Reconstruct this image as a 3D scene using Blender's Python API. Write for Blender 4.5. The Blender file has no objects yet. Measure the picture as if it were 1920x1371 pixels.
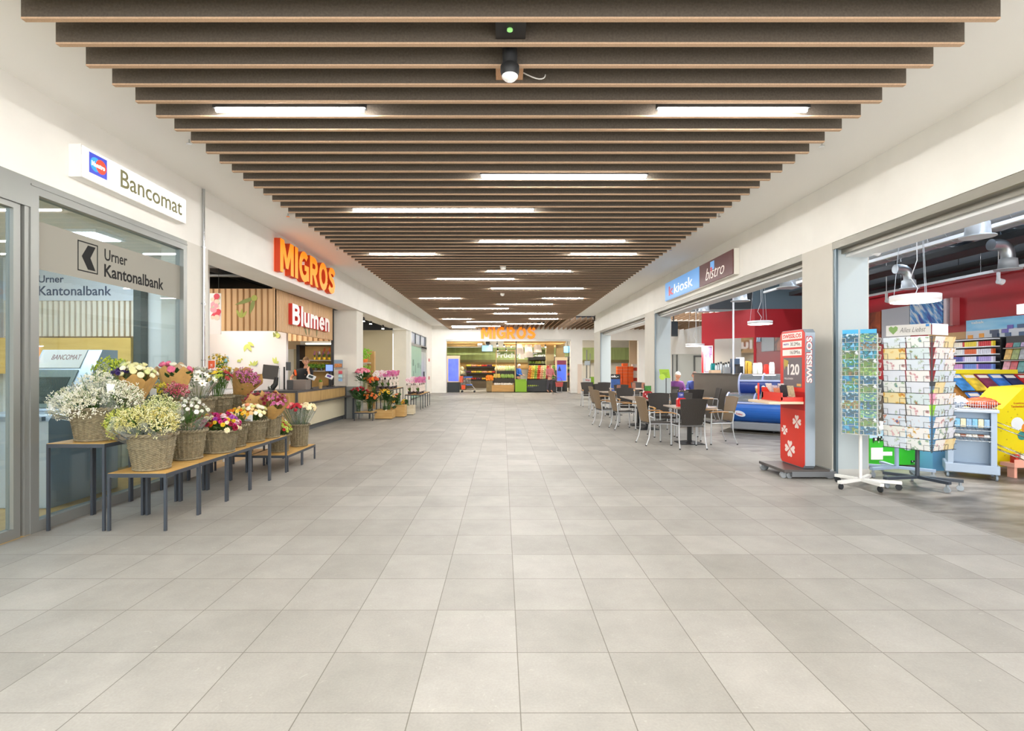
import bpy, math, random
from mathutils import Vector, Matrix
random.seed(7)
C = bpy.context.scene.collection
scene = bpy.context.scene
PI = math.pi

# ---------------------------------------------------------------- camera
F = 978.0
cam_d = bpy.data.cameras.new('camera'); cam = bpy.data.objects.new('camera', cam_d); C.objects.link(cam)
cam.location = (0, 0, 1.5); cam.rotation_euler = (PI / 2, 0, 0)
cam_d.sensor_width = 36; cam_d.lens = F / 1920 * 36
cam_d.shift_x = 18 / 1920; cam_d.shift_y = 4.5 / 1920
cam_d.clip_start = 0.05; cam_d.clip_end = 200
scene.camera = cam

# ---------------------------------------------------------------- world, exposure
w = bpy.data.worlds.new('world'); scene.world = w; w.use_nodes = True
bg = w.node_tree.nodes['Background']; bg.inputs[0].default_value = (1.0, 0.985, 0.955, 1); bg.inputs[1].default_value = 2.05
scene.view_settings.view_transform = 'Standard'; scene.view_settings.look = 'None'
scene.view_settings.gamma = 1; scene.view_settings.use_curve_mapping = False
scene.view_settings.exposure = 1.36
cy = scene.cycles
cy.max_bounces = 8; cy.diffuse_bounces = 5; cy.glossy_bounces = 4; cy.transparent_max_bounces = 24; cy.transmission_bounces = 6
cy.caustics_reflective = False; cy.caustics_refractive = False
cy.sample_clamp_indirect = 6; cy.use_denoising = True

# ---------------------------------------------------------------- helpers
def lin(h):
    h = h.lstrip('#'); r = []
    for i in (0, 2, 4):
        c = int(h[i:i + 2], 16) / 255
        r.append(c / 12.92 if c <= 0.04045 else ((c + 0.055) / 1.055) ** 2.4)
    return tuple(r) + (1,)

def new_mat(name):
    m = bpy.data.materials.new(name); m.use_nodes = True
    return m, m.node_tree, m.node_tree.nodes['Principled BSDF']

MATS = {}
def mat(hexc, rough=0.5, metal=0.0, var=0.0, scale=12.0, bump=0.0, emit=0.0, stretch=(1, 1, 1), coat=0.0, name=None):
    key = (hexc, rough, metal, var, scale, bump, emit, stretch, coat)
    if key in MATS: return MATS[key]
    m, nt, b = new_mat(name or 'paint_' + hexc.strip('#'))
    col = lin(hexc)
    b.inputs['Base Color'].default_value = col; b.inputs['Roughness'].default_value = rough
    b.inputs['Metallic'].default_value = metal
    if coat: b.inputs['Coat Weight'].default_value = coat
    if var or bump:
        tc = nt.nodes.new('ShaderNodeTexCoord'); mp = nt.nodes.new('ShaderNodeMapping'); mp.inputs['Scale'].default_value = stretch
        nz = nt.nodes.new('ShaderNodeTexNoise'); nz.inputs['Scale'].default_value = scale; nz.inputs['Detail'].default_value = 5
        nt.links.new(tc.outputs['Object'], mp.inputs[0]); nt.links.new(mp.outputs[0], nz.inputs['Vector'])
        if var:
            rp = nt.nodes.new('ShaderNodeValToRGB')
            rp.color_ramp.elements[0].position = .3; rp.color_ramp.elements[1].position = .7
            rp.color_ramp.elements[0].color = tuple(c * (1 - var) for c in col[:3]) + (1,)
            rp.color_ramp.elements[1].color = tuple(min(1, c * (1 + var)) for c in col[:3]) + (1,)
            nt.links.new(nz.outputs['Fac'], rp.inputs[0]); nt.links.new(rp.outputs[0], b.inputs['Base Color'])
        if bump:
            bp = nt.nodes.new('ShaderNodeBump'); bp.inputs['Strength'].default_value = bump; bp.inputs['Distance'].default_value = .01
            nt.links.new(nz.outputs['Fac'], bp.inputs['Height']); nt.links.new(bp.outputs[0], b.inputs['Normal'])
    if emit:
        b.inputs['Emission Color'].default_value = col; b.inputs['Emission Strength'].default_value = emit * .5
    MATS[key] = m
    return m

def emission(hexc, s, name='lamp_light'):
    key = ('em', hexc, s)
    if key in MATS: return MATS[key]
    m = bpy.data.materials.new(name); m.use_nodes = True; nt = m.node_tree; nt.nodes.clear()
    e = nt.nodes.new('ShaderNodeEmission'); e.inputs[0].default_value = lin(hexc); e.inputs[1].default_value = s
    o = nt.nodes.new('ShaderNodeOutputMaterial'); nt.links.new(e.outputs[0], o.inputs[0]); MATS[key] = m
    return m

def glass(tint='#f4faf9', refl=1.0, rough=0.0, name='glass', ior=1.5, haze=0.0):
    key = ('gl', tint, refl, rough, ior, haze)
    if key in MATS: return MATS[key]
    m = bpy.data.materials.new(name); m.use_nodes = True; nt = m.node_tree; nt.nodes.clear()
    t = nt.nodes.new('ShaderNodeBsdfTransparent'); t.inputs[0].default_value = lin(tint)
    g = nt.nodes.new('ShaderNodeBsdfGlossy'); g.inputs['Roughness'].default_value = rough
    lw = nt.nodes.new('ShaderNodeLayerWeight'); lw.inputs[0].default_value = .5
    pw = nt.nodes.new('ShaderNodeMath'); pw.operation = 'POWER'; pw.inputs[1].default_value = 5; nt.links.new(lw.outputs['Facing'], pw.inputs[0])
    r0 = ((ior - 1) / (ior + 1)) ** 2
    fr = nt.nodes.new('ShaderNodeMath'); fr.operation = 'MULTIPLY_ADD'; fr.inputs[1].default_value = 1 - r0; fr.inputs[2].default_value = r0; nt.links.new(pw.outputs[0], fr.inputs[0])
    mu = nt.nodes.new('ShaderNodeMath'); mu.operation = 'MULTIPLY'; mu.inputs[1].default_value = refl
    mx = nt.nodes.new('ShaderNodeMixShader'); o = nt.nodes.new('ShaderNodeOutputMaterial')
    nt.links.new(fr.outputs[0], mu.inputs[0]); nt.links.new(mu.outputs[0], mx.inputs[0])
    nt.links.new(t.outputs[0], mx.inputs[1]); nt.links.new(g.outputs[0], mx.inputs[2])
    last = mx
    if haze:
        d = nt.nodes.new('ShaderNodeBsdfDiffuse'); d.inputs[0].default_value = lin('#eef2f2')
        m2 = nt.nodes.new('ShaderNodeMixShader'); m2.inputs[0].default_value = haze
        nt.links.new(mx.outputs[0], m2.inputs[1]); nt.links.new(d.outputs[0], m2.inputs[2]); last = m2
    nt.links.new(last.outputs[0], o.inputs[0]); MATS[key] = m
    return m

def wood(hexc, hexd, scale=6.0, axis='X', rough=.5, plank=0.0):
    key = ('wood', hexc, hexd, scale, axis, rough)
    if key in MATS: return MATS[key]
    m, nt, b = new_mat('wood_' + hexc.strip('#'))
    tc = nt.nodes.new('ShaderNodeTexCoord'); mp = nt.nodes.new('ShaderNodeMapping')
    s = {'X': (.12, 1, 1), 'Y': (1, .12, 1), 'Z': (1, 1, .12)}[axis]; mp.inputs['Scale'].default_value = s
    nz = nt.nodes.new('ShaderNodeTexNoise'); nz.inputs['Scale'].default_value = scale * 4; nz.inputs['Detail'].default_value = 6
    rp = nt.nodes.new('ShaderNodeValToRGB'); rp.color_ramp.elements[0].position = .3; rp.color_ramp.elements[1].position = .7
    rp.color_ramp.elements[0].color = lin(hexd); rp.color_ramp.elements[1].color = lin(hexc)
    nt.links.new(tc.outputs['Object'], mp.inputs[0]); nt.links.new(mp.outputs[0], nz.inputs['Vector'])
    nt.links.new(nz.outputs['Fac'], rp.inputs[0]); nt.links.new(rp.outputs[0], b.inputs['Base Color'])
    b.inputs['Roughness'].default_value = rough; MATS[key] = m
    return m

class MB:
    """collects shapes and links them as one mesh object"""
    def __init__(s): s.v = []; s.f = []; s.m = []; s.s = []
    def add(s, vs, fs, mi=0, smooth=False):
        k = len(s.v); s.v.extend(vs)
        for f in fs: s.f.append(tuple(i + k for i in f)); s.m.append(mi); s.s.append(smooth)
        return s
    def box(s, x0, x1, y0, y1, z0, z1, mi=0):
        vs = [(x, y, z) for z in (z0, z1) for y in (y0, y1) for x in (x0, x1)]
        return s.add(vs, [(0, 2, 3, 1), (4, 5, 7, 6), (0, 1, 5, 4), (2, 6, 7, 3), (0, 4, 6, 2), (1, 3, 7, 5)], mi)
    def obox(s, c, size, M=None, mi=0):
        t = MB().box(-size[0] / 2, size[0] / 2, -size[1] / 2, size[1] / 2, -size[2] / 2, size[2] / 2)
        M = Matrix.Translation(c) @ (M.to_4x4() if M else Matrix.Identity(4))
        return s.add([tuple(M @ Vector(v)) for v in t.v], t.f, mi)
    def path(s, pts, r, n=8, mi=0, close=False, taper=None):
        pts = [Vector(p) for p in pts]; L = len(pts); vs = []; fs = []
        up = None
        for i, p in enumerate(pts):
            if close: d = pts[(i + 1) % L] - pts[i - 1]
            else: d = pts[min(i + 1, L - 1)] - pts[max(i - 1, 0)]
            d.normalize()
            if up is None: up = Vector((0, 0, 1)) if abs(d.z) < .9 else Vector((1, 0, 0))
            a = d.cross(up)
            if a.length < 1e-4: a = d.cross(Vector((1, 0, 0)))
            a.normalize(); b = a.cross(d); up = b
            rr = r if taper is None else taper[i]
            for k in range(n):
                t = 2 * PI * k / n; vs.append(tuple(p + a * (math.cos(t) * rr) + b * (math.sin(t) * rr)))
        for i in range(L if close else L - 1):
            j = (i + 1) % L
            for k in range(n):
                k2 = (k + 1) % n; fs.append((i * n + k, i * n + k2, j * n + k2, j * n + k))
        s.add(vs, fs, mi, True)
        if not close: s.add(vs[:n], [tuple(range(n))[::-1]], mi); s.add(vs[-n:], [tuple(range(n))], mi)
        return s
    def lathe(s, prof, c=(0, 0, 0), n=20, sx=1, sy=1, mi=0, smooth=True, wob=None):
        vs = []; fs = []
        for i, (r, z) in enumerate(prof):
            for k in range(n):
                t = 2 * PI * k / n; rr = r + (wob(i, k) if wob else 0)
                vs.append((c[0] + rr * math.cos(t) * sx, c[1] + rr * math.sin(t) * sy, c[2] + z))
        for i in range(len(prof) - 1):
            for k in range(n):
                k2 = (k + 1) % n; fs.append((i * n + k, i * n + k2, (i + 1) * n + k2, (i + 1) * n + k))
        s.add(vs, fs, mi, smooth)
        if prof[0][0] > 1e-5: s.add(vs[:n], [tuple(range(n))[::-1]], mi)
        if prof[-1][0] > 1e-5: s.add(vs[-n:], [tuple(range(n))], mi)
        return s
    def cyl(s, p0, p1, r, n=14, mi=0): return s.path([p0, p1], r, n, mi)
    def ball(s, c, r, n=8, m=5, sx=1, sy=1, sz=1, mi=0):
        prof = [(r * math.sin(PI * i / m), -r * math.cos(PI * i / m) * sz) for i in range(m + 1)]
        prof[0] = (1e-6, prof[0][1]); prof[-1] = (1e-6, prof[-1][1])
        return s.lathe(prof, c, n, sx, sy, mi)
    def octa(s, c, r, mi=0):
        x, y, z = c
        return s.add([(x + r, y, z), (x - r, y, z), (x, y + r, z), (x, y - r, z), (x, y, z + r), (x, y, z - r)],
                     [(0, 2, 4), (2, 1, 4), (1, 3, 4), (3, 0, 4), (2, 0, 5), (1, 2, 5), (3, 1, 5), (0, 3, 5)], mi)
    def prism(s, poly, o, u, v, d, mi=0, mi_side=None):
        """polygon in (u,v) at origin o, thickened by d along u x v"""
        o = Vector(o); u = Vector(u); v = Vector(v); nrm = u.cross(v).normalized()
        n = len(poly); vs = [tuple(o + u * a + v * b) for a, b in poly] + [tuple(o + u * a + v * b + nrm * d) for a, b in poly]
        s.add(vs, [tuple(range(n))[::-1], tuple(range(n, 2 * n))], mi)
        s.add(vs, [(i, (i + 1) % n, (i + 1) % n + n, i + n) for i in range(n)], mi if mi_side is None else mi_side)
        return s
    def quad(s, a, b, c, d, mi=0): return s.add([tuple(a), tuple(b), tuple(c), tuple(d)], [(0, 1, 2, 3)], mi)
    def merge(s, o, M=None, mi=None):
        return_k = len(s.v)
        s.v.extend([tuple(M @ Vector(v)) for v in o.v] if M else o.v)
        for f, m, sm in zip(o.f, o.m, o.s):
            s.f.append(tuple(i + return_k for i in f)); s.m.append(m if mi is None else mi); s.s.append(sm)
        return s
    def build(s, name, mats, parent=None, local=False, bevel=0, seg=2, origin=None):
        if not isinstance(mats, (list, tuple)): mats = [mats]
        me = bpy.data.meshes.new(name)
        if parent is not None:
            off = Vector((0, 0, 0))
            if not local:
                p = parent
                while p is not None: off += p.location; p = p.parent
        else:
            if origin is None:
                xs = [v[0] for v in s.v]; ys = [v[1] for v in s.v]; zs = [v[2] for v in s.v]
                off = Vector(((min(xs) + max(xs)) / 2, (min(ys) + max(ys)) / 2, min(zs)))
            else: off = Vector(origin)
        me.from_pydata([(v[0] - off.x, v[1] - off.y, v[2] - off.z) for v in s.v], [], s.f)
        me.polygons.foreach_set('material_index', s.m); me.polygons.foreach_set('use_smooth', s.s)
        for m in mats: me.materials.append(m)
        me.update()
        o = bpy.data.objects.new(name, me); C.objects.link(o)
        if parent is None: o.location = off
        else: o.parent = parent
        if bevel:
            b = o.modifiers.new('bevel', 'BEVEL'); b.width = bevel; b.segments = seg; b.limit_method = 'ANGLE'; b.angle_limit = .6
        return o

def tag(o, label, cat, group=None, kind=None):
    o['label'] = label; o['category'] = cat
    if group: o['group'] = group
    if kind: o['kind'] = kind
    return o
def thing(name, label, cat, loc=(0, 0, 0), rz=0, group=None):
    o = bpy.data.objects.new(name, None); C.objects.link(o); o.empty_display_size = .1
    o.location = loc; o.rotation_euler = (0, 0, rz)
    return tag(o, label, cat, group)
def structure(o):
    o['kind'] = 'structure'; return o
def dup(o, loc, rz=0, label=None, group=None):
    def cp(a, par):
        c = a.copy(); C.objects.link(c); c.parent = par
        for ch in list(a.children): cp(ch, c)
        return c
    r = cp(o, None); r.location = loc; r.rotation_euler = (0, 0, rz)
    if label: r['label'] = label
    if group: r['group'] = group
    return r
def PX(px, Y): return (px - 942) * Y / F
def PZ(py, Y): return 1.5 - (py - 690) * Y / F
ORD = 'first second third fourth fifth sixth seventh eighth ninth tenth eleventh twelfth thirteenth fourteenth fifteenth sixteenth'.split()

def letters(text, mats, o, u, v, width, height, depth, name='lettering', parent=None, bold=0.0, each=False, shear=0.0, spacing=1.0):
    """raised lettering: box of width x height with lower corner o, axes u (reading direction) and v (up)"""
    cu = bpy.data.curves.new('t', 'FONT'); cu.body = text; cu.size = 1; cu.offset = bold; cu.space_character = spacing; cu.shear = shear
    cu.resolution_u = 3
    ob = bpy.data.objects.new('t', cu); C.objects.link(ob); bpy.context.view_layer.update()
    me = bpy.data.meshes.new_from_object(ob.evaluated_get(bpy.context.evaluated_depsgraph_get()))
    vs = [p.co.copy() for p in me.vertices]; fs = [tuple(p.vertices) for p in me.polygons]
    bpy.data.objects.remove(ob); bpy.data.curves.remove(cu); bpy.data.meshes.remove(me)
    x0 = min(p.x for p in vs); x1 = max(p.x for p in vs); y0 = min(p.y for p in vs); y1 = max(p.y for p in vs)
    o = Vector(o); u = Vector(u).normalized(); v = Vector(v).normalized(); nn = u.cross(v)
    P = [o + u * ((p.x - x0) / (x1 - x0) * width) + v * ((p.y - y0) / (y1 - y0) * height) for p in vs]
    # split into glyph islands
    par = list(range(len(vs)))
    def find(a):
        while par[a] != a: par[a] = par[par[a]]; a = par[a]
        return a
    for f in fs:
        for a in f[1:]: par[find(a)] = find(f[0])
    groups = {}
    for f in fs: groups.setdefault(find(f[0]) if each else 0, []).append(f)
    res = []
    for g in groups.values():
        mb = MB(); used = sorted({i for f in g for i in f}); mp = {i: k for k, i in enumerate(used)}; n = len(used)
        ng = [tuple(mp[i] for i in f) for f in g]
        base = [tuple(P[i]) for i in used]; top = [tuple(P[i] + nn * depth) for i in used]
        mb.add(top, ng, 0)
        if depth > 0:
            cnt = {}
            for f in ng:
                for a, b in zip(f, f[1:] + f[:1]):
                    if (b, a) in cnt: del cnt[(b, a)]
                    else: cnt[(a, b)] = 1
            mb.add(base + top, [(a, b, b + n, a + n) for a, b in cnt], 1 if len(mats) > 1 else 0)
        res.append(mb.build(name, mats, parent))
    return res

def strip_poly(pts, w):
    """outline of a thick stroke along pts"""
    P = [Vector((a, b)) for a, b in pts]; L, R = [], []
    for i, q in enumerate(P):
        d0 = (q - P[i - 1]).normalized() if i else (P[1] - q).normalized(); d1 = (P[i + 1] - q).normalized() if i < len(P) - 1 else d0
        t = (d0 + d1).normalized(); nrm = Vector((-t.y, t.x)); k = w / 2 / max(.5, abs(nrm.dot(Vector((-d0.y, d0.x)))))
        L.append(q + nrm * k); R.append(q - nrm * k)
    return L, R
def arc(cx, cy, rx, ry, a0, a1, n=14): return [(cx + rx * math.cos(math.radians(a0 + (a1 - a0) * i / n)), cy + ry * math.sin(math.radians(a0 + (a1 - a0) * i / n))) for i in range(n + 1)]
S_ = .23
GLYPH = {
    'M': (1.0, [[(0, 0), (0, 1), (.28, 1), (.5, .48), (.72, 1), (1, 1), (1, 0), (.77, 0), (.77, .58), (.585, .16), (.415, .16), (.23, .58), (.23, 0)]], []),
    'I': (.25, [[(0, 0), (0, 1), (.25, 1), (.25, 0)]], []),
    'G': (.84, [[(.45, .38), (.45, .56), (.84, .56), (.84, .06), (.62, .06), (.62, .38)]], [arc(.45, .5, .34, .395, 48, 335, 22)]),
    'R': (.8, [[(0, 0), (0, 1), (.23, 1), (.23, 0)], [(.28, .42), (.5, .46), (.82, 0), (.55, 0)]], [[(.2, .885), (.42, .885)] + arc(.42, .68, .22, .205, 85, -85, 10) + [(.2, .475)]]),
    'O': (.9, [], [arc(.45, .5, .335, .395, 0, 360, 28)]),
    'S': (.78, [], [[(.70, .76), (.6, .86), (.42, .895), (.24, .86), (.15, .735), (.21, .62), (.38, .545), (.56, .465), (.65, .33), (.58, .17), (.38, .105), (.2, .13), (.06, .24)]]),
    'B': (.72, [[(0, 0), (0, 1), (.22, 1), (.22, 0)]], [[(.2, .9), (.38, .9)] + arc(.38, .725, .19, .175, 85, -85, 8) + [(.2, .55)], [(.2, .53), (.4, .53)] + arc(.4, .315, .215, .215, 85, -85, 8) + [(.2, .1)]]),
    'l': (.2, [[(0, 0), (0, 1), (.2, 1), (.2, 0)]], []),
    'u': (.56, [[(.36, 0), (.36, .74), (.56, .74), (.56, 0)]], [[(.1, .74), (.1, .3)] + arc(.27, .28, .17, .18, 180, 345, 8)]),
    'm': (.92, [[(0, 0), (0, .74), (.2, .74), (.2, 0)]], [[(.1, .5)] + arc(.28, .46, .18, .18, 165, 0, 8) + [(.46, 0)], [(.46, .5)] + arc(.64, .46, .18, .18, 165, 0, 8) + [(.82, 0)]]),
    'e': (.6, [[(.1, .30), (.1, .44), (.6, .44), (.6, .30)]], [arc(.31, .37, .21, .27, 0, 318, 18)]),
    'n': (.56, [[(0, 0), (0, .74), (.2, .74), (.2, 0)]], [[(.1, .5)] + arc(.28, .46, .18, .18, 165, 0, 8) + [(.46, 0)]]),
}
def bold_letters(text, mats, o, u, v, width, height, depth, parent, sw=.23, gap=.1):
    tot = sum(GLYPH[c][0] for c in text) + gap * (len(text) - 1); k = width / tot; o = Vector(o); u = Vector(u); v = Vector(v); x = 0
    for c in text:
        mb = MB(); wd, polys, strokes = GLYPH[c]; nn = u.cross(v)
        f = lambda p: ((p[0] + x) * k, p[1] * height)
        for pl in polys:
            q = [f(p) for p in pl]
            if sum(a[0] * b[1] - b[0] * a[1] for a, b in zip(q, q[1:] + q[:1])) < 0: q = q[::-1]
            mb.prism(q, o, u, v, depth, 0, 1)
        for si, st in enumerate(strokes):
            L, R = strip_poly(st, sw); ln = len(L)
            for i in range(ln - 1):
                mb.prism([f(R[i]), f(R[i + 1]), f(L[i + 1]), f(L[i])], o, u, v, depth - .0012 * (si + 1) - .0004 * (i % 2), 0, 1)
        x += wd + gap
        mb.build('letter', mats, parent)

# ---------------------------------------------------------------- shared materials
M_white = mat('#f3f1eb', .85, var=.03, scale=2, name='white_plaster')
M_white2 = mat('#eceeee', .7, name='white_panel')
M_alu = mat('#858783', .42, .35, name='aluminium_frame')
M_alud = mat('#8b8d8a', .42, .35, name='grey_frame')
M_chrome = mat('#c9cdd0', .22, 1.0, name='chrome')
M_steel = mat('#b4bcc2', .35, .9, var=.06, scale=6, name='galvanised_steel')
M_black = mat('#1d1e20', .5, name='black')
M_darkmetal = mat('#3b4048', .45, .3, name='dark_metal')
M_leg = mat('#c9ccd0', .35, .6, name='chair_metal')
M_rubber = mat('#22262a', .7, name='rubber')
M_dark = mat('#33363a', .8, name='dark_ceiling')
M_glass = glass()
M_green = mat('#4b6f2a', .6, var=.3, scale=30, name='leaf_green')
M_leaf2 = mat('#6d9a35', .6, var=.25, scale=30, name='bright_leaf')
M_oak = wood('#d9b06a', '#c69a55', 5, 'Y')
M_oakz = wood('#cfa86c', '#b98f55', 5, 'Z')
# ---------------------------------------------------------------- floor
def floor_material():
    m, nt, b = new_mat('stone_tiles'); L = nt.links.new
    g = nt.nodes.new('ShaderNodeNewGeometry'); mp = nt.nodes.new('ShaderNodeMapping'); mp.inputs['Location'].default_value = (-.0788 + 48.1, -2.267 + 48.1, 0)
    L(g.outputs['Position'], mp.inputs[0])
    br = nt.nodes.new('ShaderNodeTexBrick'); br.offset = 0; br.squash = 1
    br.inputs['Scale'].default_value = 1; br.inputs['Brick Width'].default_value = .481; br.inputs['Row Height'].default_value = .481
    br.inputs['Mortar Size'].default_value = .0028; br.inputs['Mortar Smooth'].default_value = .3; br.inputs['Bias'].default_value = 0
    br.inputs['Color1'].default_value = lin('#97948d'); br.inputs['Color2'].default_value = lin('#a5a29b'); br.inputs['Mortar'].default_value = lin('#6e6a61')
    L(mp.outputs[0], br.inputs['Vector'])
    n1 = nt.nodes.new('ShaderNodeTexNoise'); n1.inputs['Scale'].default_value = 2.3; n1.inputs['Detail'].default_value = 8; n1.inputs['Roughness'].default_value = .65
    n2 = nt.nodes.new('ShaderNodeTexNoise'); n2.inputs['Scale'].default_value = 85; n2.inputs['Detail'].default_value = 4
    vo = nt.nodes.new('ShaderNodeTexNoise'); vo.inputs['Scale'].default_value = 16; vo.inputs['Detail'].default_value = 3; vo.inputs['Distortion'].default_value = 2.5
    for n in (n1, n2, vo): L(mp.outputs[0], n.inputs['Vector'])
    def ramp(src, lo, hi, c0, c1):
        r = nt.nodes.new('ShaderNodeValToRGB'); r.color_ramp.elements[0].position = lo; r.color_ramp.elements[1].position = hi
        r.color_ramp.elements[0].color = (c0, c0, c0, 1); r.color_ramp.elements[1].color = (c1, c1, c1, 1); L(src, r.inputs[0]); return r.outputs[0]
    def mul(a, bb):
        x = nt.nodes.new('ShaderNodeMix'); x.data_type = 'RGBA'; x.blend_type = 'MULTIPLY'; x.inputs[0].default_value = 1
        L(a, x.inputs[6]); L(bb, x.inputs[7]); return x.outputs[2]
    c = mul(br.outputs['Color'], ramp(n1.outputs['Fac'], .3, .7, .85, 1.08))
    c = mul(c, ramp(n2.outputs['Fac'], .35, .65, .95, 1.03))
    c = mul(c, ramp(vo.outputs['Fac'], .66, .74, 1.0, 1.16))
    L(c, b.inputs['Base Color'])
    b.inputs['Roughness'].default_value = .55; b.inputs['Specular IOR Level'].default_value = .35
    bp = nt.nodes.new('ShaderNodeBump'); bp.inputs['Strength'].default_value = .25; bp.inputs['Distance'].default_value = .004; bp.invert = True
    L(br.outputs['Fac'], bp.inputs['Height']); L(bp.outputs[0], b.inputs['Normal'])
    return m
structure(MB().box(-4.25, 4.45, -5, 46, -.1, 0).box(-9, -4.25, 9.6, 46, -.1, 0).box(4.45, 14, 15.0, 46, -.1, 0).build('floor', floor_material(), origin=(0, 0, 0)))
def concrete(name, c0, c1, rough, stretch=(1, 1, 1)):
    m, nt, b = new_mat(name); L = nt.links.new
    g = nt.nodes.new('ShaderNodeNewGeometry'); mp = nt.nodes.new('ShaderNodeMapping'); mp.inputs['Scale'].default_value = stretch; L(g.outputs['Position'], mp.inputs[0])
    n = nt.nodes.new('ShaderNodeTexNoise'); n.inputs['Scale'].default_value = 3.2; n.inputs['Detail'].default_value = 9; n.inputs['Distortion'].default_value = .8
    L(mp.outputs[0], n.inputs['Vector']); r = nt.nodes.new('ShaderNodeValToRGB'); r.color_ramp.elements[0].position = .35; r.color_ramp.elements[1].position = .68
    r.color_ramp.elements[0].color = lin(c0); r.color_ramp.elements[1].color = lin(c1); L(n.outputs['Fac'], r.inputs[0]); L(r.outputs[0], b.inputs['Base Color'])
    b.inputs['Roughness'].default_value = rough
    return m
structure(MB().box(4.45, 10, -1, 15.0, -.1, 0).build('floor_kiosk', concrete('dark_screed', '#686259', '#98938a', .4, (.6, 1.5, 1))))
structure(MB().box(-9, -4.25, -5, 9.6, -.1, 0).build('floor_bank', wood('#c9a45f', '#b08a48', 3, 'Y', .35)))

# ---------------------------------------------------------------- shell
H = 3.21; HC = 4.04
structure(MB().box(-4.25, 4.5, -.6, 25.6, HC, HC + .1).box(-4.25, 3.1, 25.6, 31.5, HC, HC + .1).build('ceiling', mat('#f5f3ee', .9, name='ceiling_paint')))
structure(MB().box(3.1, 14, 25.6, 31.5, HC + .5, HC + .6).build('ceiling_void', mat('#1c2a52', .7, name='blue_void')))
M_colL = mat('#e0ddd4', .85, var=.03, scale=2, name='pier_paint')
# left fascia, piers
structure(MB().box(-4.87, -4.25, -1, 31.4, H, HC + .05).build('wall_left', M_white))
structure(MB().box(-4.6, -4.25, 7.03, 7.53, 0, H).build('column', M_colL))
structure(MB().box(-5.02, -4.33, 15.5, 16.2, 0, H).build('column', M_colL))
structure(MB().box(-5.03, -4.325, 15.48, 16.21, 0, .95).build('baseboard_left', mat('#8c8e8a', .4, name='grey_dado')))
structure(MB().box(-4.92, -4.33, 23.5, 24.2, 0, H).build('column', M_colL))
structure(MB().box(-4.45, -4.25, 29.3, 31.4, 0, H).box(-4.45, -4.25, 24.2, 24.35, 0, H).build('wall_left', M_white))
# right fascia, piers
structure(MB().box(4.5, 5.0, -1, 25.6, H, HC + .05).box(4.5, 14, 25.3, 25.6, HC - .25, HC + .7).build('wall_right', M_white))
M_col = mat('#d3cfc5', .85, var=.03, scale=2, name='column_paint')
for k, (a, b) in enumerate(((7.12, 7.83), (15.47, 16.48), (24.05, 25.6))):
    structure(MB().box(4.5, 5.0, a, b, 0, H).build('column', M_col))
    structure(MB().box(4.515, 4.985, a - .008, a - .001, .12, H).build('trim_%d' % (14 + k), mat('#b4bfc2', .5, name='pale_clad_panel')))
    structure(MB().box(4.485, 5.005, a - .012, b + .01, 0, .12).build('baseboard_right', mat('#c5c5c0', .5)))
# shutter guide and lower header in each opening on the right
M_shut = mat('#8d8a80', .45, .3, var=.12, scale=5, stretch=(1, .2, 1), name='shutter_metal')
for k, (a, b) in enumerate(((-1, 7.12), (7.83, 15.47), (16.48, 24.05))):
    structure(MB().box(4.5, 4.62, a, b, H - .1, H - .005).box(4.62, 4.66, a, b, H - .16, H - .005).build('trim_%d' % (k + 1), M_shut))
    structure(MB().box(4.68, 4.98, a, b, H - .2, H - .005).build('trim_%d' % (k + 4), M_white2))
structure(MB().box(4.515, 4.545, 7.06, 7.115, 0, H - .1).build('trim_7', mat('#5d6f78', .4, .4)))
structure(MB().box(4.515, 4.545, 15.42, 15.465, 0, H - .1).build('trim_8', mat('#7f8f98', .4, .4)))
structure(MB().box(4.515, 4.545, 24.0, 24.045, 0, H - .1).build('trim_9', mat('#7f8f98', .4, .4)))
# far facade of the supermarket
FY = 31.4
structure(MB().box(-4.45, 14, FY, FY + .35, 3.17, HC + .6).box(-4.0, -3.40, FY, FY + .5, 0, 3.17).box(4.11, 4.82, FY, FY + .5, 0, 3.17)
          .box(8.2, 10.2, FY, FY + .35, 0, 3.17).box(-4.45, -4.0, FY, FY + .3, 0, 3.17).box(10.2, 14, FY, FY + .35, 2.33, 3.17).build('wall_front', M_white))
structure(MB().box(-3.4, 4.11, FY - .03, FY, 3.10, 3.2).build('trim_10', mat('#b9b9b4', .4, .5)))
# frosted glass doors far right
structure(MB().box(10.2, 14, FY + .1, FY + .13, 0, 2.33).build('window_1', mat('#d5d9d3', .4, name='frosted_pane')))
d = structure(MB().box(11.55, 11.62, FY + .02, FY + .1, 0, 2.2).box(12.4, 12.47, FY + .02, FY + .1, 0, 2.2).box(11.55, 12.47, FY + .02, FY + .1, 2.15, 2.25).box(10.2, 10.28, FY, FY + .1, 0, 2.3).box(10.5, 10.56, FY, FY + .1, 0, 2.3).build('door_1', mat('#6a6d6c', .4, .4)))
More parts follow.
